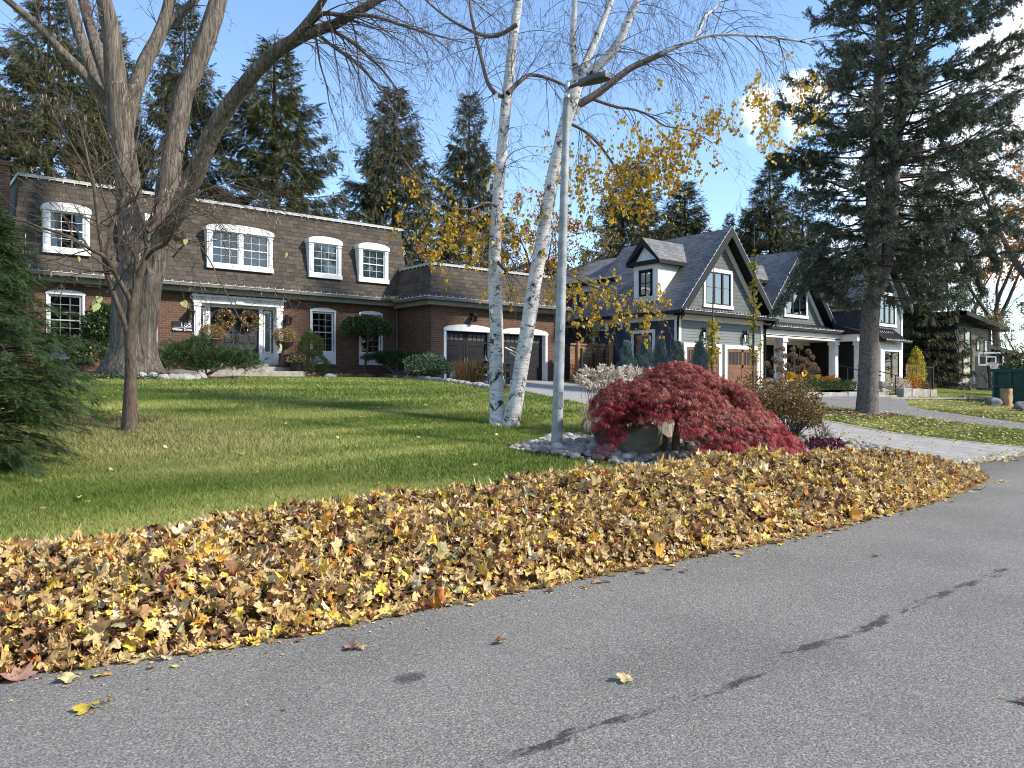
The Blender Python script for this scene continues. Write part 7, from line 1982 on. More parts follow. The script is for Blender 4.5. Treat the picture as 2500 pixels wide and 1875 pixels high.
feeder(1185, 866, 929, tbir - 0.1, 'blue metal tube bird feeder hanging left of the left birch stem', (1187, 838))
feeder(1240, 874, 938, tbir - 0.1, 'blue metal tube bird feeder hanging between the two birch stems', (1241, 858))
a, b = at(1198, 836, tbir), at(1178, 838, tbir - 0.1)
m = MB(); m.bar(a, b, 0.02); m.bar(at(1198, 846, tbir - 0.05), at(1188, 838, tbir - 0.05), 0.015); tag(m.build('feeder_bracket', MAT['iron'], loc=a), 'black iron bracket on the left birch stem', 'bracket')
T = thing('wooden_bracket', 'sloping wooden slat arm fixed to the leaning birch stem', 'bracket', at(1258, 855, tbir - 0.1))
m = MB(); m.bar(at(1262, 862, tbir - 0.1), at(1233, 848, tbir - 0.25), 0.03, 0.02); m.bar(at(1264, 853, tbir), at(1246, 847, tbir - 0.1), 0.03, 0.02); m.bar(at(1259, 869, tbir - 0.1), at(1245, 860, tbir - 0.15), 0.025, 0.02); m.build('slats', MAT['cream'], T)

# ------------------------------------------------------------------ fence and gate between the houses
T = thing('cedar_fence', 'horizontal cedar board fence with square posts beside the brick garage', 'fence', (25.6, 25.3, 1.3))
m = MB()
for z in np.arange(1.35, 3.35, 0.15): m.box(24.3, 26.85, 25.30, 25.33, z, z + 0.14)
m.box(24.3, 26.85, 25.25, 25.36, 3.36, 3.44); m.build('boards', MAT['cedar'], T)
for x, mm, h in ((24.75, 'cedar', 3.5), (25.5, 'cedar', 3.42), (26.92, 'cedar_light', 3.58)): q = MB(); q.box(x - 0.08, x + 0.08, 25.2, 25.36, 1.2, h); q.box(x - 0.1, x + 0.1, 25.18, 25.38, h, h + 0.03); q.build('post', MAT[mm], T)
T = thing('iron_gate', 'black iron gate with an arched top in front of the cedar fence', 'gate', (25.1, 24.7, 1.3))
for x in (24.42, 25.18, 25.88): q = MB(); q.box(x - 0.045, x + 0.045, 24.66, 24.75, 1.2, 3.15); q.lathe((x, 24.705, 3.15), [(0.05, 0), (0.05, 0.03), (0.02, 0.07)], 8); q.build('post', MAT['iron'], T)
m = MB()
for x in np.arange(24.55, 25.86, 0.115): m.box(x - 0.01, x + 0.01, 24.69, 24.71, 1.35, 3.0)
for z in (1.4, 2.85, 3.0): m.box(24.46, 25.84, 24.688, 24.713, z - 0.015, z + 0.015)
for s in (24.8, 25.53):
    m.tube([(s - 0.32, 24.7, 3.02), (s - 0.2, 24.7, 3.14), (s, 24.7, 3.2), (s + 0.2, 24.7, 3.14), (s + 0.32, 24.7, 3.02)], 0.012, 6)
    for k in (-1, 1): m.tube([(s, 24.7, 3.02), (s + 0.09 * k, 24.7, 3.12), (s + 0.15 * k, 24.7, 3.06), (s + 0.10 * k, 24.7, 3.03)], 0.009, 5)
m.build('leaf', MAT['iron'], T)
T = thing('iron_fence', 'short black iron railing between the cedar post and the navy wall', 'fence', (27.05, 23.6, 1.3))
m = MB()
for y in np.arange(21.9, 25.2, 0.13): m.box(27.0, 27.02, y, y + 0.02, 1.15, 2.7)
for z in (1.3, 2.6): m.box(26.995, 27.025, 21.9, 25.2, z, z + 0.03)
m.build('railing', MAT['iron'], T)
tag(MB().tube([(25.3, 27.0, 1.6), (25.3, 27.0, 4.7)], 0.05, 8).build('steel_post', MAT['iron'], loc=(25.3, 27.0, 1.6)), 'thin black steel post rising behind the cedar fence', 'post')
T = thing('board_fence', 'dark brown board fence with a pale post right of the bay window', 'fence', (47.5, 20.3, 1.1))
m = MB(); [m.box(x, x + 0.13, 20.3, 20.33, 1.1, 2.75) for x in np.arange(46.5, 48.6, 0.145)]; m.box(46.5, 48.6, 20.33, 20.37, 2.4, 2.5); m.build('boards', MAT['carriage'], T)
m = MB(); m.box(48.6, 48.78, 20.2, 20.38, 1.0, 2.95); m.build('post', MAT['cedar_light'], T)
T = thing('iron_gate', 'black iron gate at the side of the dark house', 'gate', (49.5, 20.3, 1.1))
m = MB(); [m.box(x, x + 0.02, 20.3, 20.32, 1.1, 2.7) for x in np.arange(48.85, 50.2, 0.13)]; m.box(48.8, 50.2, 20.29, 20.33, 2.6, 2.64); m.box(48.8, 50.2, 20.29, 20.33, 1.2, 1.24); m.box(50.15, 50.25, 20.27, 20.36, 1.0, 2.8); m.build('leaf', MAT['iron'], T)

# ------------------------------------------------------------------ stone walls, steps and handrail before the porch
T = thing('stone_wall', 'low wall of pale cut stone blocks below the boxwood hedge', 'wall', (33.5, 17.95, 0.95))
x = 31.0
for i, w in enumerate((1.25, 1.5, 1.1, 0.9, 0.8)): q = MB(); q.box(x, x + w - 0.02, 17.82 - 0.02 * (i % 2), 18.2, 0.8, 1.24 - 0.015 * (i % 3)); o = q.build('stone_block', MAT['stone'], T, bevel=0.03); x += w
T = thing('stone_wall', 'low wall of rough pale stone right of the porch steps', 'wall', (40.4, 17.1, 0.9))
x = 38.7
for i, w in enumerate((0.9, 1.2, 0.9, 0.8)): q = MB(); q.box(x, x + w - 0.02, 17.0 - 0.02 * (i % 2), 17.4, 0.75, 1.4 - 0.03 * i); q.build('stone_block', MAT['stone'], T, bevel=0.03); x += w
T = thing('porch_steps', 'pale stone steps with a black handrail leading up to the porch', 'steps', (38, 17.6, 0.95))
for i in range(4): q = MB(); q.box(36.6, 38.65, 17.25 + 0.38 * i, 20.4, 0.8, 1.06 + 0.13 * i); q.build('step', MAT['stone'], T, bevel=0.015)
m = MB(); m.bar((38.5, 17.3, 1.06), (38.5, 17.3, 2.0), 0.04); m.bar((38.5, 18.8, 1.5), (38.5, 18.8, 2.45), 0.04); m.bar((38.5, 17.15, 1.98), (38.5, 19.2, 2.52), 0.04, 0.04); m.bar((38.5, 17.3, 1.25), (38.5, 18.8, 1.7), 0.03)
m.bar((36.7, 17.3, 1.06), (36.7, 17.3, 2.0), 0.04); m.bar((36.7, 18.8, 1.5), (36.7, 18.8, 2.45), 0.04); m.bar((36.7, 17.15, 1.98), (36.7, 19.2, 2.52), 0.04, 0.04); m.build('handrail', MAT['iron'], T)
T = thing('porch_stool', 'small orange wooden stool on the white columned porch', 'stool', (38.3, 22.3, 1.5))
m = MB(); m.box(38.05, 38.55, 22.1, 22.5, 1.95, 2.0); m.build('seat', MAT['orange_wood'], T)
for dx_, dy_ in ((0.05, 0.05), (0.45, 0.05), (0.05, 0.35), (0.45, 0.35)): q = MB(); q.bar((38.05 + dx_, 22.1 + dy_, 1.5), (38.05 + dx_ * 0.9 + 0.02, 22.1 + dy_, 1.95), 0.045); q.build('leg', MAT['orange_wood'], T)
T = thing('porch_box', 'grey storage box standing by the porch wall', 'box', (41.2, 23.2, 1.5)); m = MB(); m.box(40.85, 41.6, 22.9, 23.5, 1.5, 2.2); m.build('body', MAT['lamp_grey'], T, bevel=0.02); m = MB(); m.box(40.8, 41.65, 22.85, 23.55, 2.2, 2.28); m.build('lid', MAT['soffit'], T, bevel=0.02)

# ------------------------------------------------------------------ urns, pot and wreaths at the brick house door
def urn(x, y, z, label, grass=True):
    T = thing('urn_planter', label, 'planter', (x, y, z), 'urns with mums at the front door')
    MB().lathe((x, y, z), [(0.30, 0), (0.30, 0.05), (0.22, 0.08), (0.20, 0.42), (0.24, 0.46), (0.24, 0.5), (0.12, 0.54), (0.09, 0.66), (0.15, 0.72), (0.30, 0.84), (0.33, 0.92), (0.36, 0.94), (0.36, 0.98), (0.30, 0.98)], 18).build('urn', MAT['urn'], T)
    q, d = shell((x, y, z + 1.18), (0.40, 0.38, 0.29), 2300, 0.25, 0.12, x, -0.6, 3); V, F = leaves_at(q, d, 0.045 * rng.uniform(0.7, 1.3, len(q)), jitter=0.9); put_np('mum', V, F, MAT['mum'], T)
    V, F = [], []
    for i in range(70):
        a = rng.normal() * 0.5 - 0.2; o_ = np.array([math.cos(a), math.sin(a), 0]); b = np.array([x + 0.05, y, z + 1.3]); L = rng.uniform(0.4, 0.75); s_ = np.array([-o_[1], o_[0], 0]) * 0.008; k = len(V)
        pts = [b + np.array([0, 0, 1]) * L * (0.85 * t - 1.35 * t * t) + o_ * L * t * 0.95 for t in (0, 0.33, 0.66, 1)]
        for j, p in enumerate(pts): V += [p - s_ * (1 - j / 4), p + s_ * (1 - j / 4)]
        for j in range(3): F.append((k + 2 * j, k + 2 * j + 1, k + 2 * j + 3, k + 2 * j + 2))
    put_np('trailing_grass', np.array(V), np.array(F), MAT['straw'], T)


urn(9.42, 28.22, 2.24, 'dark urn with a dome of faded mums left of the double door')
urn(12.12, 28.2, 2.24, 'dark urn with a dome of faded mums right of the double door')
T = thing('plant_pot', 'black pot of mixed autumn plants on the lower step', 'planter', (12.35, 27.65, 2.07))
MB().lathe((12.35, 27.65, 2.07), [(0.17, 0), (0.2, 0.05), (0.25, 0.36), (0.26, 0.38), (0.22, 0.37)], 18).build('pot', MAT['pot'], T)
for nm, mm, n, rz in (('green_plants', 'varieg', 420, 0.22), ('red_plants', 'purple', 300, 0.32), ('rust_plants', 'brownleaf', 260, 0.36)): q, d = shell((12.35, 27.65, 2.5), (0.34, 0.3, rz), n, 0.6, 0.4, n, -0.3, 3); V, F = leaves_at(q, d, 0.075 * rng.uniform(0.6, 1.3, len(q)), jitter=0.8); put_np(nm, V, F, MAT[mm], T)
for x, lab in ((10.2, 'round dried flower wreath on the left door leaf'), (11.08, 'round dried flower wreath on the right door leaf')):
    c = np.array([x, WY + 0.19, 4.02]); T = thing('wreath', lab, 'wreath', c, 'wreaths on the double door'); n = 1100
    a = rng.uniform(0, 6.28, n); b = rng.uniform(0, 6.28, n); rr = 0.23 + 0.13 * np.cos(b) * rng.random(n); P = c + np.stack([rr * np.cos(a), -0.05 - 0.07 * np.abs(np.sin(b)), rr * np.sin(a)], -1)
    D = np.stack([np.cos(a + rng.normal(size=n) * 0.7), -0.4 + 0 * a, np.sin(a + rng.normal(size=n) * 0.7)], -1); V, F = leaves_at(P, D, 0.065 * rng.uniform(0.5, 1.7, n), jitter=0.6); put_np('dried_flowers', V, F, MAT['wreath'], T)
    MB().tube([c + [0.26 * math.cos(t), -0.03, 0.26 * math.sin(t)] for t in np.linspace(0, 6.28, 20)], 0.035, 6).build('ring', MAT['straw'], T)

# ------------------------------------------------------------------ stones
T_ = [(at(u, v, t), s, lab) for u, v, t, s, lab in ((446, 912, 22.3, (0.46, 0.32, 0.19), 'large flat lichened boulder right of the great maple roots'),)]
for c, s, lab in T_: c[2] = gz(c[0], c[1]) + 0.1; tag(MB().rock((c[0], c[1], c[2]), s, 5, 4, 0.22).build('boulder', MAT['boulder'], loc=c), lab, 'boulder')
for i, (u, v) in enumerate(((377, 926), (399, 928), (421, 928), (440, 928), (457, 928), (474, 927), (490, 925), (498, 917), (318, 927), (345, 926))):
    q, t = on_ground(u, v); s = rng.uniform(0.14, 0.19); tag(MB().rock((q[0], q[1], q[2] + 0.06), (s * 1.1, s * 0.8, s * 0.75), i + 2, 3, 0.18).build('edging_stone', MAT['stone'], loc=q), 'rounded white edging stone in the row before the great maple', 'stone', 'white stones edging the maple bed')
ed = catmull([(16.0, 26.6, 0), (15.55, 23.2, 0), (14.9, 20.3, 0), (14.45, 18.6, 0)], 30)
for i, q in enumerate(ed):
    s = rng.uniform(0.10, 0.17); z = gz(q[0], q[1]); c = (q[0] + rng.normal() * 0.04, q[1], z); tag(MB().rock((c[0], c[1], z + 0.05), (s * 1.1, s * 0.9, s * 0.65), i + 30, 2, 0.2).build('edging_stone', MAT['stone'], loc=c), 'pale cobble in the curved row edging the bed between lawn and driveway', 'stone', 'cobbles edging the driveway bed')
for x, y, s, lab, mm in ((16.65, 23.3, (0.33, 0.3, 0.27), 'speckled grey boulder between the cream edged shrub and the dry grass', 'stone'), (15.3, 18.9, (0.28, 0.22, 0.2), 'brown boulder at the foot of the right birch stem', 'boulder'), (13.4, 27.0, (0.25, 0.16, 0.12), 'flat pale stone before the dwarf conifer', 'stone')):
    z = gz(x, y); tag(MB().rock((x, y, z + s[2] * 0.5), s, int(x * 7), 3, 0.2).build('boulder', MAT[mm], loc=(x, y, z)), lab, 'boulder')
for u, v, t, s, lab in ((1570, 1085, 12.3, (0.44, 0.3, 0.27), 'big mossy boulder left of the red maple trunk'), (1500, 1060, 13.0, (0.36, 0.28, 0.26), 'grey boulder in the shade behind the big mossy boulder'), (1745, 1050, 13.4, (0.34, 0.25, 0.3), 'pale boulder seen through the arch of the red maple')):
    c = at(u, v, t); z = gz(c[0], c[1]); tag(MB().rock((c[0], c[1], z + s[2] * 0.62), s, int(u), 4, 0.24).build('boulder', MAT['boulder' if u < 1700 else 'stone'], loc=(c[0], c[1], z)), lab, 'boulder')
rs = [((1405, 1122), 0.075), ((1370, 1108), 0.06), ((1452, 1093), 0.085), ((1480, 1118), 0.06), ((1440, 1137), 0.06), ((1500, 1128), 0.07), ((1530, 1140), 0.065), ((1580, 1150), 0.06), ((1395, 1090), 0.055), ((1460, 1150), 0.055), ((2070, 1098), 0.09), ((2110, 1105), 0.08), ((1870, 1115), 0.06), ((1945, 1112), 0.065)]
for i, ((u, v), s) in enumerate(rs):
    q, t = on_ground(u, v); tag(MB().rock((q[0], q[1], q[2] + s * 0.5), (s * 1.2, s, s * 0.75), i + 70, 3, 0.14).build('river_stone', MAT['pebble'], loc=q), 'larger smooth river stone among the pebbles round the red maple', 'stone', 'larger river stones round the red maple')
# the pebbles themselves
bm = bmesh.new(); bmesh.ops.create_icosphere(bm, subdivisions=2, radius=1); pv = np.array([v.co[:] for v in bm.verts]); pf = np.array([[v.index for v in f.verts] for f in bm.faces]); bm.free()
x = rng.uniform(7.8, 16.6, 9000); y = rng.uniform(7.0, 10.9, 9000); ok = in_poly(x, y, BED_MAPLE) & ~((x > 10.2) & (x < 13.5) & (y > 8.6)) ; x, y = x[ok][:3900], y[ok][:3900]; n = len(x)
s = rng.gamma(4, 0.0075, n) + 0.018; S3 = np.column_stack([s * rng.uniform(0.9, 1.5, n), s * rng.uniform(0.8, 1.1, n), s * rng.uniform(0.5, 0.8, n)])
P = np.column_stack([x, y, ground(x, y) + 0.02 + s * 0.35]); D = rdir(n); D[:, 2] *= 0.25
V, F = scatter(pv, pf, P, frames(D), S3); o = put_np('river_pebbles', V, F, MAT['pebble'], smooth=True); tag(o, 'bed of grey and white river pebbles below the red maple', 'pebbles', kind='stuff')
q, t = on_ground(1940, 1098); tag(MB().poly([q + [-.09, 0, 0.05], q + [0.08, -0.04, 0.05], q + [0.09, 0.06, 0.12], q + [-0.05, 0.07, 0.14]]).build('paper_scrap', MAT['white'], loc=q), 'scrap of white paper on the pebbles under the brown shrub', 'paper')

# ------------------------------------------------------------------ far right yard
T = thing('dumpster', 'dark green ribbed steel dumpster at the right edge of the lawn', 'dumpster', (44, 13, 0.65))
m = MB(); m.box(41.5, 47.8, 11.9, 14.05, 0.75, 2.25); m.box(41.4, 47.9, 11.8, 14.15, 2.17, 2.32)
m.build('body', MAT['dumpster'], T)
m = MB()
for x in np.arange(41.55, 47.8, 1.05): m.box(x, x + 0.13, 11.78, 11.9, 0.75, 2.18)
for y in (11.9, 12.6, 13.25, 13.92): m.box(41.38, 41.5, y, y + 0.13, 0.75, 2.18)
m.box(41.39, 41.5, 11.9, 14.05, 1.45, 1.55); m.build('ribs', MAT['dumpster'], T)
m = MB(); [m.box(x, x + 0.2, 12.1, 13.9, 0.55, 0.75) for x in (41.9, 47.2)]; m.build('skids', MAT['iron'], T)
q, t = on_ground(2457, 993); T = thing('paper_bag', 'full kraft paper yard waste bag standing by the green dumpster', 'bag', q); k = t / 1900
m = MB(); R_ = 15 * k; H_ = 44 * k; nlev = 9; nn = 24; vv = []; ff = []
for i in range(nlev):
    for j in range(nn):
        a = 2 * PI * j / nn; sq = (abs(math.cos(a)) ** 4 + abs(math.sin(a)) ** 4) ** -0.25; r = R_ * sq * (0.94 + 0.05 * math.sin(i * 1.7 + j) + 0.03 * math.sin(3 * a + i)); vv.append((q[0] + r * math.cos(a), q[1] + r * math.sin(a) * 0.8, q[2] + H_ * i / (nlev - 1)))
for i in range(nlev - 1):
    for j in range(nn): ff.append((i * nn + j, i * nn + (j + 1) % nn, (i + 1) * nn + (j + 1) % nn, (i + 1) * nn + j))
m.add(vv, ff, True); m.poly([(x, y, z - 0.04) for x, y, z in vv[-nn:]]); m.build('bag', MAT['paper'], T)
for u, v, s, lab in ((2424, 992, 0.42, 'grey boulder left of the paper bag'), (2492, 1003, 0.40, 'grey boulder at the right edge by the paper bag')):
    q, t = on_ground(u, v); tag(MB().rock((q[0], q[1], q[2] + s * 0.4), (s, s * 0.7, s * 0.62), int(u), 3, 0.28).build('boulder', plain('grey_fieldstone', (0.15, 0.16, 0.175), 0.9, 0.3, 4, 0, 0.2, 0.6, 10), loc=q), lab, 'boulder')
hb = np.array([56.3, 19.2, 1.22]); T = thing('basketball_hoop', 'basketball hoop with a clear backboard and white net before the dark house', 'basketball hoop', hb)
T.rotation_euler = (0, 0, -0.69); bw, bh = 0.85, 0.44
m = MB(); m.bar(hb + [0.5, 0.9, 0], hb + [0.3, 0.75, 1.8], 0.14); m.bar(hb + [0.3, 0.75, 1.7], hb + [0, 0.1, 2.05], 0.09); m.box(hb[0] - 0.2, hb[0] + 1.1, hb[1] + 0.6, hb[1] + 1.3, 1.1, 1.35); m.build('pole', MAT['iron'], T)
m = MB(); c = hb + [0, 0, 2.02]
for x0, x1, z0, z1 in ((-bw, -bw + 0.1, -bh, bh), (bw - 0.1, bw, -bh, bh), (-bw, bw, -bh, -bh + 0.1), (-bw, bw, bh - 0.1, bh), (-0.34, -0.27, -0.32, 0.16), (0.27, 0.34, -0.32, 0.16), (-0.27, 0.27, -0.32, -0.25), (-0.27, 0.27, 0.09, 0.16)): m.box(c[0] + x0, c[0] + x1, c[1] - 0.02, c[1], c[2] + z0, c[2] + z1)
bb = m.build('backboard_frame', MAT['white'], T); g = MB(); g.box(c[0] - bw, c[0] + bw, c[1] + 0.001, c[1] + 0.015, c[2] - bh, c[2] + bh); g.build('backboard', MAT['clear'], T)
rc = c + [0, -0.3, -0.33]; ringp = lambda r, z: [rc + [r * math.cos(t), r * math.sin(t), z] for t in np.linspace(0, 2 * PI, 17)]
MB().tube(ringp(0.27, 0), 0.022, 6).build('rim', MAT['rim_red'], T)
m = MB(); l0, l1, l2 = ringp(0.26, 0), ringp(0.19, -0.25), ringp(0.15, -0.5)
for i in range(16): m.bar(l0[i], l1[(i + 1) % 16], 0.018); m.bar(l1[i], l0[(i + 1) % 16], 0.018); m.bar(l1[i], l2[(i + 1) % 16], 0.018); m.bar(l2[i], l1[(i + 1) % 16], 0.018)
m.build('net', MAT['net'], T)
m = MB(); m.tube([rc + [0.2, -0.1, -0.55], rc + [0.1, -0.3, -1.0], rc + [-0.25, -0.55, -1.15]], [0.22, 0.2, 0.12], 8); m.build('return_chute', MAT['white'], T)
for i, x in enumerate((59.3, 60.4)):
    b = np.array([x, 20.2, 1.3]); T = thing('patio_chair', ('dark metal patio chair nearer the stone base', 'dark metal patio chair beside the black garage door')[i], 'chair', b, 'patio chairs before the dark house')
    m = MB(); m.box(x - 0.28, x + 0.28, 19.95, 20.45, 1.7, 1.74); m.build('seat', MAT['iron'], T)
    m = MB(); [m.bar((x - 0.26 + 0.13 * k, 20.43, 1.74), (x - 0.3 + 0.15 * k, 20.6, 2.25), 0.03) for k in range(5)]; m.tube([(x - 0.32, 20.5, 1.9), (x - 0.25, 20.62, 2.25), (x, 20.65, 2.36), (x + 0.25, 20.62, 2.25), (x + 0.32, 20.5, 1.9)], 0.02, 6); m.build('backrest', MAT['iron'], T)
    for dx_ in (-0.26, 0.26):
        for dy_ in (-0.23, 0.23): q = MB(); q.bar((x + dx_ * 1.1, 20.2 + dy_ * 1.1, 1.3), (x + dx_, 20.2 + dy_, 1.7), 0.03); q.build('leg', MAT['iron'], T)
# ------------------------------------------------------------------ the ridge of raked leaves along the street
half = [(90, 1.0), (80, .78), (75, .84), (66, .56), (58, .66), (50, .80), (44, .96), (36, .76), (28, .78), (17, .52), (5, .62), (-8, .76), (-20, .64), (-32, .44), (-52, .46), (-76, .22), (-90, .14)]
pol = half + [(180 - a, r) for a, r in half[1:-1][::-1]]
half2 = [(90, 0.95), (78, .72), (66, .56), (54, .72), (44, .92), (30, .70), (17, .52), (-8, .72), (-35, .45), (-90, .2)]
pol2 = half2 + [(180 - a, r) for a, r in half2[1:-1][::-1]]
oval = [(90, 1.0), (60, .62), (30, .46), (0, .42), (-40, .46), (-90, .72), (-140, .46), (180, .42), (150, .46), (120, .62)]
oak = [(90, 1.0), (78, .5), (66, .85), (56, .38), (40, .72), (25, .3), (5, .55), (-20, .26), (-50, .4), (-90, .6)]
oak = oak + [(180 - a, r) for a, r in oak[1:-1][::-1]]


def leaf_tpl(pl, var, curl=1.0):
    r_ = np.random.default_rng(var + 100); out = [(0, 0, 0)]; mids = []
    pts = [(r * 0.5 * math.cos(math.radians(a)), r * 0.5 * math.sin(math.radians(a))) for a, r in pl]
    k1, k2, k3, k4 = r_.uniform(-0.6, 1.2) * curl, r_.uniform(-0.35, 0.55) * curl, r_.uniform(0.03, 0.14) * curl, r_.uniform(0, 6.3)
    ax = r_.uniform(0, PI)
    def zf(x, y):
        q = x * math.cos(ax) + y * math.sin(ax); return k1 * q * q + k2 * abs(x) + k3 * math.sin(9 * x + k4) * math.cos(7 * y + k4) + 0.3 * k1 * (x * x + y * y)
    out = [(0, 0, 0)] + [(x * 0.5, y * 0.5, zf(x * 0.5, y * 0.5)) for x, y in pts] + [(x, y, zf(x, y)) for x, y in pts]
    n = len(pts); F = []
    for i in range(n):
        j = (i + 1) % n; F += [(0, 1 + i, 1 + j), (1 + i, 1 + n + i, 1 + n + j), (1 + i, 1 + n + j, 1 + j)]
    return np.array(out), np.array(F)


def frame_n(nrm):
    nrm = nrm / np.linalg.norm(nrm, axis=1, keepdims=True); t = np.cross(nrm, rdir(len(nrm))); t /= np.linalg.norm(t, axis=1, keepdims=True) + 1e-9
    return np.stack([t, np.cross(nrm, t), nrm], -1)


PXE = np.array([-4, -2, 0.56, 1.65, 3.9, 7.39, 11, 14.4, 15.4, 15.8]); PYE = np.array([5.6, 5.35, 5.06, 4.78, 4.66, 4.45, 4.52, 5.0, 5.55, 5.9])
PXH = np.array([-4, -1, 0.6, 3.6, 6.2, 8.8, 11, 12.8, 14.3, 15.3, 15.7]); PH = np.array([0.12, 0.15, 0.24, 0.41, 0.46, 0.50, 0.43, 0.33, 0.20, 0.07, 0.0])


def pile(x, y):
    ye = np.interp(x, PXE, PYE); yb = np.interp(x, [-4, 8, 13, 15.6], [7.35, 7.35, 7.0, 6.4]); h = np.interp(x, PXH, PH)
    s = np.clip((y - ye) / (yb - ye), 0, 1); prof = np.sin(PI * s ** 0.92) ** 0.72
    bumps = 0.06 * np.sin(x * 2.1 + 1.3 * np.sin(y * 2)) + 0.05 * np.sin(x * 3.7 + y * 2.6) + 0.035 * np.sin(x * 7.3 - y * 4.1)
    return prof * (h + bumps * np.clip(h * 3, 0, 1)), s


def surf(x, y): return np.maximum(ground(x, y), 0) + pile(x, y)[0]


T = thing('leaf_pile', 'long ridge of raked yellow and brown autumn leaves along the street edge', 'leaf pile', (5, 6, 0.0))
gx = np.arange(-3.6, 15.9, 0.11); gy = np.linspace(0, 1, 26); GXp, S_ = np.meshgrid(gx, gy)
ye = np.interp(GXp, PXE, PYE); yb2 = np.interp(GXp, [-4, 8, 13, 15.6], [7.35, 7.35, 7.0, 6.4]); GYp = ye + (yb2 - ye) * S_
Z = surf(GXp, GYp) - 0.035; i = np.arange(GXp.size).reshape(GXp.shape); F = np.stack([i[:-1, :-1], i[:-1, 1:], i[1:, 1:], i[1:, :-1]], -1).reshape(-1, 4)
put_np('matted_core', np.stack([GXp, GYp, Z], -1).reshape(-1, 3), F, plain('leaf_mould', (0.10, 0.055, 0.025), 0.95, 0.5, 14, 0, 0.1, 1.0, 30), T, smooth=True)


def pile_leaves(n, xr, pl, size, vars_, lift=0.05, curl=1.0, tilt=0.55):
    x = rng.uniform(*xr, n * 2); ye = np.interp(x, PXE, PYE); yb = np.interp(x, [-4, 8, 13, 15.6], [7.35, 7.35, 7.0, 6.4]); s = rng.uniform(-0.035, 1.03, n * 2); y = ye + (yb - ye) * s
    keep = (rng.random(n * 2) < np.clip(np.interp(x, PXH, PH) * 4, 0.15, 1)); x, y, s = x[keep][:n], y[keep][:n], s[keep][:n]; n = len(x)
    e = 0.03; z = surf(x, y); nz = np.stack([-(surf(x + e, y) - z) / e, -(surf(x, y + e) - z) / e, np.ones(n)], -1)
    flat = (s < 0.02) | (s > 0.99); nr = nz + rng.normal(size=(n, 3)) * np.where(flat, 0.12, tilt)[:, None]; nr[:, 2] = np.abs(nr[:, 2]) + 0.15
    P = np.column_stack([x, y, z + np.where(flat, 0.012, rng.uniform(-0.02, lift, n))]); out = []
    v = rng.integers(0, len(vars_), n)
    for k, var in enumerate(vars_):
        m = v == k; tv, tf = leaf_tpl(pl, var, curl); c_ = m.sum(); sz = size * rng.gamma(9, 0.105, c_); out.append(scatter(tv, tf, P[m], frame_n(nr[m]), np.column_stack([sz * rng.uniform(0.55, 1.1, c_), sz * rng.uniform(0.75, 1.1, c_), sz * rng.uniform(0.3, 1.7, c_)])))
    return out


parts = []
parts += pile_leaves(11500, (-3.2, 6.0), pol2, 0.100, (1, 2, 3, 4, 5, 6, 7, 8), 0.06, 1.7, 0.8)
parts += pile_leaves(3800, (-3.2, 6.0), pol, 0.140, (11, 12, 13, 14, 15, 16), 0.075, 1.2, 0.5)
parts += pile_leaves(5200, (-3.2, 6.5), oval, 0.085, (21, 22, 23, 24), 0.05, 1.5, 0.7)
parts += pile_leaves(1500, (-3.2, 8), oak, 0.14, (31, 32, 33), 0.06, 1.3, 0.5)
parts += pile_leaves(14500, (6.0, 15.7), pol2, 0.13, (41, 42, 43, 44, 45, 46), 0.07, 1.2, 0.55)
parts += pile_leaves(3000, (6.0, 15.7), oval, 0.085, (51, 52, 53), 0.05, 1.4, 0.6)
# crumbs and scraps that strayed onto the street
n = 2600; x = rng.uniform(-2.5, 16.2, n); y = np.interp(x, PXE, PYE) - rng.exponential(0.16, n) + 0.05; sc_ = np.where(rng.random(n) < 0.13, rng.uniform(0.06, 0.12, n), rng.uniform(0.012, 0.035, n)); tv, tf = leaf_tpl(pol2, 3, 1.0)
k = (sc_ < 0.05) | (np.interp(x, PXE, PYE) - y < 0.3); x, y, sc_ = x[k], y[k], sc_[k]
strays = scatter(tv, tf, np.column_stack([x, y, 0.006 + sc_ * 0.08]), frame_n(np.column_stack([rng.normal(size=(len(x), 2)) * 0.15, np.ones(len(x))])), sc_)
parts.append(strays)
V, F = cat_geo(parts); print('pile faces', len(F))
o = put_np('leaves', V, F, MAT['leafpile'], T); o['kind'] = 'stuff'
# single leaves on the street, one object each
LC = {'tan': (0.47, 0.31, 0.17), 'yellow': (0.66, 0.48, 0.07), 'pale': (0.58, 0.47, 0.24), 'rust': (0.33, 0.155, 0.06), 'dark': (0.12, 0.055, 0.045), 'green': (0.40, 0.43, 0.10), 'pink': (0.42, 0.24, 0.19)}
LM_ = {}
for k, c in LC.items():
    n = NT(k + '_leaf'); col = n.ramp(n.noise(26, 4), [(0.3, tuple(q * 0.62 for q in c)), (0.62, c)]); LM_[k] = n.principled(col, 0.6, n.bump(n.noise(60, 3), 0.4, 0.004), 0, 0.3, 0.15)


def one_leaf(u, v, size, col, label, shape=None, stem=True, curl=0.8, group=None, name='fallen_leaf', var=None):
    q, t = on_ground(u, v); q[2] = max(q[2], 0.0); tv, tf = leaf_tpl(shape or pol, int(u * 3 + v) if var is None else var, curl); nr = np.array([[rng.normal() * 0.12, rng.normal() * 0.12, 1.0]])
    M = frame_n(nr); V, F = scatter(tv, tf, q[None], M, size); V[:, 2] += 0.006 - min(0, (V[:, 2] - q[2]).min())
    T = tag(put_np(name, V, F, LM_[col], loc=q), label, 'leaf', group)
    if stem:
        d = M[0] @ np.array([0, -1, 0.0]); a = V[0] + d * size * 0.05; MB().tube([a, a + d * size * 0.3 + [0.01, 0, -0.01], a + d * size * 0.65 + [0.02, 0.01, -0.004]], 0.0018, 4).build('stalk', LM_['pale'], T)
    return T


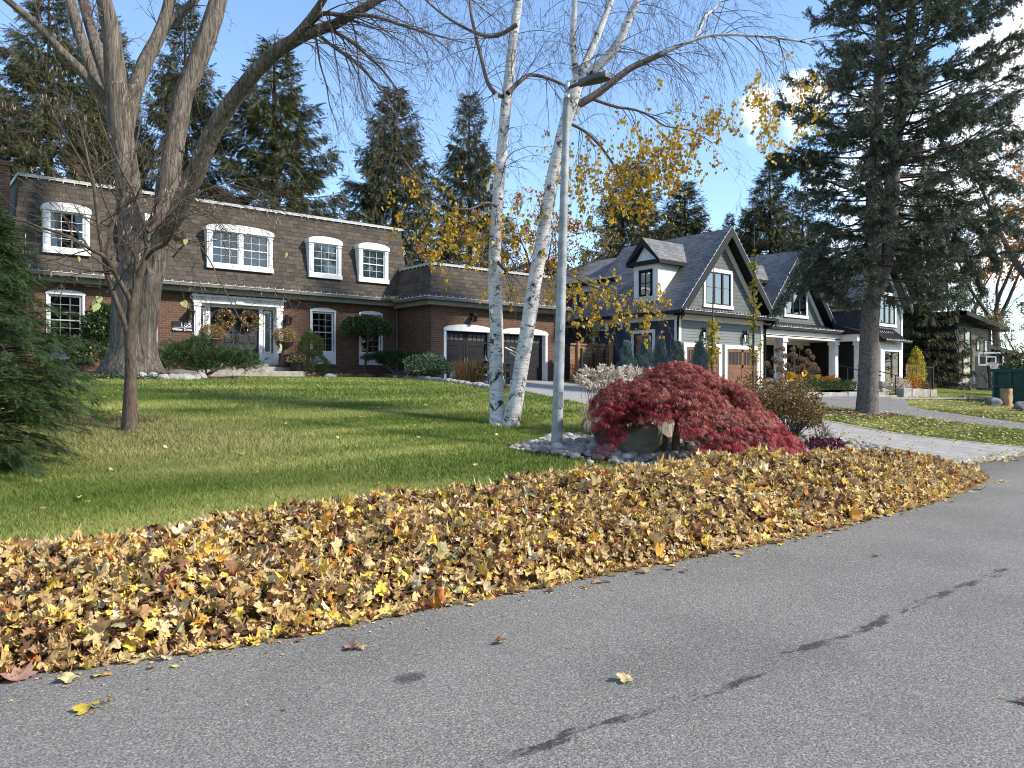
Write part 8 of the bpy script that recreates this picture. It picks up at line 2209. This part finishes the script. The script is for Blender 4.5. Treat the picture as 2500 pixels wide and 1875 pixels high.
for a in ((220, 1757, 0.19, 'yellow', 'bright yellow maple leaf lying alone near the bottom left of the street'), (268, 1735, 0.08, 'tan', 'small torn tan leaf just above the bright yellow one'), (167, 1686, 0.16, 'pale', 'pale yellow curled leaf left of the bright yellow one'), (44, 1682, 0.24, 'pink', 'large pinkish tan leaf at the left edge of the street'),
          (220, 1632, 0.20, 'yellow', 'big yellow leaf with a long stalk at the foot of the ridge'), (165, 1628, 0.11, 'yellow', 'folded yellow leaf touching the big yellow leaf'), (848, 1608, 0.15, 'pink', 'pinkish leaf of the touching pair above the dark stain'), (882, 1606, 0.12, 'tan', 'right leaf of the touching pair above the dark stain'),
          (1221, 1586, 0.13, 'rust', 'rust brown leaf alone in the middle of the street'), (1527, 1684, 0.14, 'pale', 'pale yellow leaf just left of the tar line'), (653, 1568, 0.17, 'pink', 'pink tan leaf lying just off the ridge'), (703, 1549, 0.13, 'pale', 'small pale leaf close to the pink tan one'),
          (1572, 1410, 0.16, 'tan', 'tan leaf halfway along the foot of the ridge'), (1470, 1418, 0.12, 'pale', 'small cream leaf left of the tan leaf by the ridge'), (1425, 1452, 0.10, 'rust', 'small rust leaf on the street below the cream leaf'), (1300, 1452, 0.15, 'tan', 'tan leaf at the foot of the ridge beside the twig'),
          (1642, 1403, 0.11, 'yellow', 'yellow leaf of a pair near the ridge'), (1672, 1410, 0.15, 'dark', 'dark purple oak leaf beside the small yellow leaf'), (1806, 1363, 0.16, 'tan', 'tan leaf just clear of the far half of the ridge'), (2136, 1368, 0.14, 'dark', 'dark brown leaf alone on the far right of the street'),
          (2045, 1304, 0.14, 'pale', 'pale leaf beyond the ridge near its far end'), (2030, 1313, 0.10, 'tan', 'small tan leaf next to the pale one near the far end'), (2060, 1290, 0.11, 'green', 'greenish leaf by the far half of the ridge'), (1895, 1335, 0.17, 'rust', 'rust leaf by the far half of the ridge'),
          (2450, 1183, 0.2, 'pale', 'pale leaf at the far tip of the ridge'), (2390, 1200, 0.2, 'tan', 'tan leaf off the far tip of the ridge'), (2478, 1128, 0.2, 'yellow', 'yellow leaf on the edge of the paver driveway'), (2330, 1078, 0.2, 'yellow', 'yellow leaf on the pavers below the grass strip'), (1235, 1458, 0.09, 'rust', 'tiny rust scrap by the twig on the street'),
          (2497, 1745, 0.14, 'dark', 'dark curled leaf at the right edge of the street'), (1390, 1598, 0.03, 'pale', 'tiny pale scrap in mid street')):
    one_leaf(*a, shape=oak if a[3] == 'dark' else None)
for u, v, s, c, lab in ((225, 1284, 0.10, 'pink', 'pinkish leaf on the dry grass below the yew'), (378, 1164, 0.12, 'pink', 'tan pink leaf on the lawn right of the young tree'), (547, 1183, 0.10, 'pink', 'pink leaf alone in the middle of the lawn'), (130, 1188, 0.12, 'pale', 'cream leaf at the edge of the yew'), (345, 1055, 0.15, 'pale', 'pale curled leaf right of the young trunk'),
                        (100, 1185, 0.10, 'tan', 'tan leaf half under the yew'), (1145, 1030, 0.10, 'pale', 'small pale leaf left of the birch'), (50, 1185, 0.12, 'yellow', 'yellow leaf in the shade under the yew'), (405, 943, 0.12, 'yellow', 'yellow leaf on the lawn before the white stones'), (170, 1068, 0.14, 'tan', 'tan leaf on bare earth below the yew'), (105, 1250, 0.12, 'tan', 'tan leaf low on the left lawn')):
    one_leaf(u, v, s, c, lab, stem=False)
q, t = on_ground(1160, 1484); tag(MB().tube([q + [-0.09, 0.06, 0.01], q + [-0.03, 0.03, 0.02], q + [0.03, 0.0, 0.012], q + [0.09, -0.05, 0.012]], [0.004, 0.005, 0.004, 0.002], 5).build('twig', MAT['twig'], loc=q), 'thin dark twig lying on the street beside the ridge', 'twig')

# leaf scatter on the far lawns and driveways
tv, tf = leaf_tpl(pol2, 5, 0.8); pts = []
x, y = view_pts(26000, 16, 48, 1960, 2560); dens = np.exp(-((y - 10.5) / 4.5) ** 2) + 0.25; ok = (y > 6.4) & (rng.random(len(x)) < np.where(in_drive(x, y), 0.07, 0.40) * dens) & (y < 20) & ~((x > 27) & (y > 17.6) & (x < 47)); pts.append((x[ok], y[ok]))
x, y = view_pts(2600, 6, 30, -50, 1400); ok = lawn_ok(x, y) & (rng.random(len(x)) < 0.09); pts.append((x[ok], y[ok]))
x, y = view_pts(3000, 13, 24, 1700, 2560); ok = (y > 5.5) & (y < 11) & (x > 14.5) & (rng.random(len(x)) < 0.06); pts.append((x[ok], y[ok]))
x = rng.uniform(14, 26, 400); y = rng.normal(6.05, 0.16, 400); pts.append((x, y))
x = np.concatenate([p[0] for p in pts]); y = np.concatenate([p[1] for p in pts]); n = len(x); print('litter', n)
nr = np.column_stack([rng.normal(size=(n, 2)) * 0.25, np.ones(n)])
V, F = scatter(tv, tf, np.column_stack([x, y, np.maximum(ground(x, y), 0) + 0.05]), frame_n(nr), 0.12 * rng.uniform(0.5, 1.2, n)); o = put_np('leaf_litter', V, F, MAT['litter']); tag(o, 'pale yellow leaves strewn over the far lawns and driveways', 'fallen leaves', kind='stuff')
# leaves caught in the gutter corner
n = 70; P = np.column_stack([rng.normal(16.75, 0.22, n), rng.normal(28.2, 0.1, n), rng.uniform(5.12, 5.26, n)]); V, F = scatter(tv, tf, P, frame_n(rdir(n, 0.6)), 0.1); o = put_np('gutter_leaves', V, F, MAT['litter']); tag(o, 'dry leaves caught in the gutter where the two roofs meet', 'fallen leaves', kind='stuff')
# ------------------------------------------------------------------ camera, sky and sun
cam = bpy.data.cameras.new('camera'); co = bpy.data.objects.new('camera', cam); COL.objects.link(co); sc.camera = co
co.location = (0, 0, CAM_H); co.rotation_euler = (PI / 2, 0, TH - PI / 2)
cam.sensor_width = 36; cam.lens = 36 * 1900 / 2500; cam.clip_start = 0.05; cam.clip_end = 3000
SUN = Vector((0.50, -0.66, 0.60)).normalized()
el = math.asin(SUN.z); az = math.atan2(SUN.x, SUN.y)
w = bpy.data.worlds.new('World'); sc.world = w; w.use_nodes = True
nt = w.node_tree; nt.nodes.clear()
out = nt.nodes.new('ShaderNodeOutputWorld'); bg = nt.nodes.new('ShaderNodeBackground')
sky = nt.nodes.new('ShaderNodeTexSky'); sky.sky_type = 'NISHITA'; sky.sun_disc = False; sky.sun_elevation = el; sky.sun_rotation = az
sky.altitude = 100; sky.air_density = 1.0; sky.dust_density = 0.25; sky.ozone_density = 3.2
bg.inputs['Strength'].default_value = 0.15
# drifting cumulus, laid out on the sky sphere
tc = nt.nodes.new('ShaderNodeTexCoord')


def N(t, ins=None, **kw):
    n = nt.nodes.new(t)
    for k, v in kw.items(): setattr(n, k, v)
    for k, v in (ins or {}).items():
        if isinstance(v, bpy.types.NodeSocket): nt.links.new(v, n.inputs[k])
        else: n.inputs[k].default_value = v
    return n.outputs[0]


vec = tc.outputs['Generated']
wv = N('ShaderNodeVectorMath', {0: vec, 1: (1, 1, 1.9)}, operation='MULTIPLY')
nz = N('ShaderNodeTexNoise', {'Vector': wv, 'Scale': 5.5, 'Detail': 7, 'Roughness': 0.58, 'Distortion': 0.25})


def patch(u, v, r):
    d = np.array(ray(u, v)); d /= np.linalg.norm(d)
    dist = N('ShaderNodeVectorMath', {0: vec, 1: tuple(d)}, operation='DISTANCE')
    nd = [n for n in nt.nodes if n.outputs and n.type == 'VECT_MATH' and n.operation == 'DISTANCE'][-1]
    return N('ShaderNodeMapRange', {'Value': nd.outputs['Value'], 'From Min': 0.0, 'From Max': r, 'To Min': 1.0, 'To Max': 0.0})


acc = None
for u, v, r, s in ((2520, 130, 0.13, 0.62), (2560, 330, 0.20, 0.55), (1960, 250, 0.085, 0.62), (1850, 258, 0.07, 0.58), (2300, 430, 0.20, 0.55), (2120, 280, 0.09, 0.5), (2480, 600, 0.2, 0.5), (3000, 300, 0.4, 0.45), (2150, 640, 0.2, 0.4)):
    p = N('ShaderNodeMath', {0: patch(u, v, r), 1: s}, operation='MULTIPLY')
    acc = p if acc is None else N('ShaderNodeMath', {0: acc, 1: p}, operation='MAXIMUM')
dens = N('ShaderNodeMath', {0: nz, 1: acc}, operation='ADD')
far = N('ShaderNodeMapRange', {'Value': N('ShaderNodeTexNoise', {'Vector': wv, 'Scale': 2.2, 'Detail': 6, 'Roughness': 0.55}), 'From Min': 0.52, 'From Max': 0.75, 'To Min': 0.0, 'To Max': 1.0})
sepv = nt.nodes.new('ShaderNodeSeparateXYZ'); nt.links.new(vec, sepv.inputs[0])
behind = N('ShaderNodeMapRange', {'Value': sepv.outputs[1], 'From Min': 0.05, 'From Max': -0.25, 'To Min': 0.0, 'To Max': 1.0})
far = N('ShaderNodeMath', {0: far, 1: behind}, operation='MULTIPLY')
mask = N('ShaderNodeMapRange', {'Value': dens, 'From Min': 0.74, 'From Max': 0.98, 'To Min': 0.0, 'To Max': 1.0}, interpolation_type='SMOOTHSTEP')
mask = N('ShaderNodeMath', {0: mask, 1: far}, operation='MAXIMUM')
shade = N('ShaderNodeTexNoise', {'Vector': wv, 'Scale': 9, 'Detail': 5, 'Roughness': 0.55})
cr = nt.nodes.new('ShaderNodeValToRGB'); nt.links.new(shade, cr.inputs[0]); cr.color_ramp.elements[0].position = 0.3; cr.color_ramp.elements[0].color = (4.6, 4.9, 5.4, 1); cr.color_ramp.elements[1].position = 0.62; cr.color_ramp.elements[1].color = (7.4, 7.5, 7.7, 1)
mx = nt.nodes.new('ShaderNodeMix'); mx.data_type = 'RGBA'; nt.links.new(mask, mx.inputs[0]); nt.links.new(sky.outputs[0], mx.inputs[6]); nt.links.new(cr.outputs[0], mx.inputs[7])
nt.links.new(mx.outputs[2], bg.inputs['Color']); nt.links.new(bg.outputs[0], out.inputs[0])
sl = bpy.data.lights.new('sun', 'SUN'); so = bpy.data.objects.new('sun', sl); COL.objects.link(so)
sl.energy = 3.7; sl.angle = math.radians(3.5); sl.color = (1.0, 0.92, 0.79)
so.rotation_euler = (-SUN).to_track_quat('-Z', 'Y').to_euler()
so.location = (20, -30, 40)
vs = sc.view_settings; vs.view_transform = 'Standard'; vs.look = 'None'; vs.gamma = 1; vs.use_curve_mapping = False; vs.exposure = 1.0
sc.cycles.filter_width = 1.05; sc.cycles.max_bounces = 6; sc.cycles.transparent_max_bounces = 12
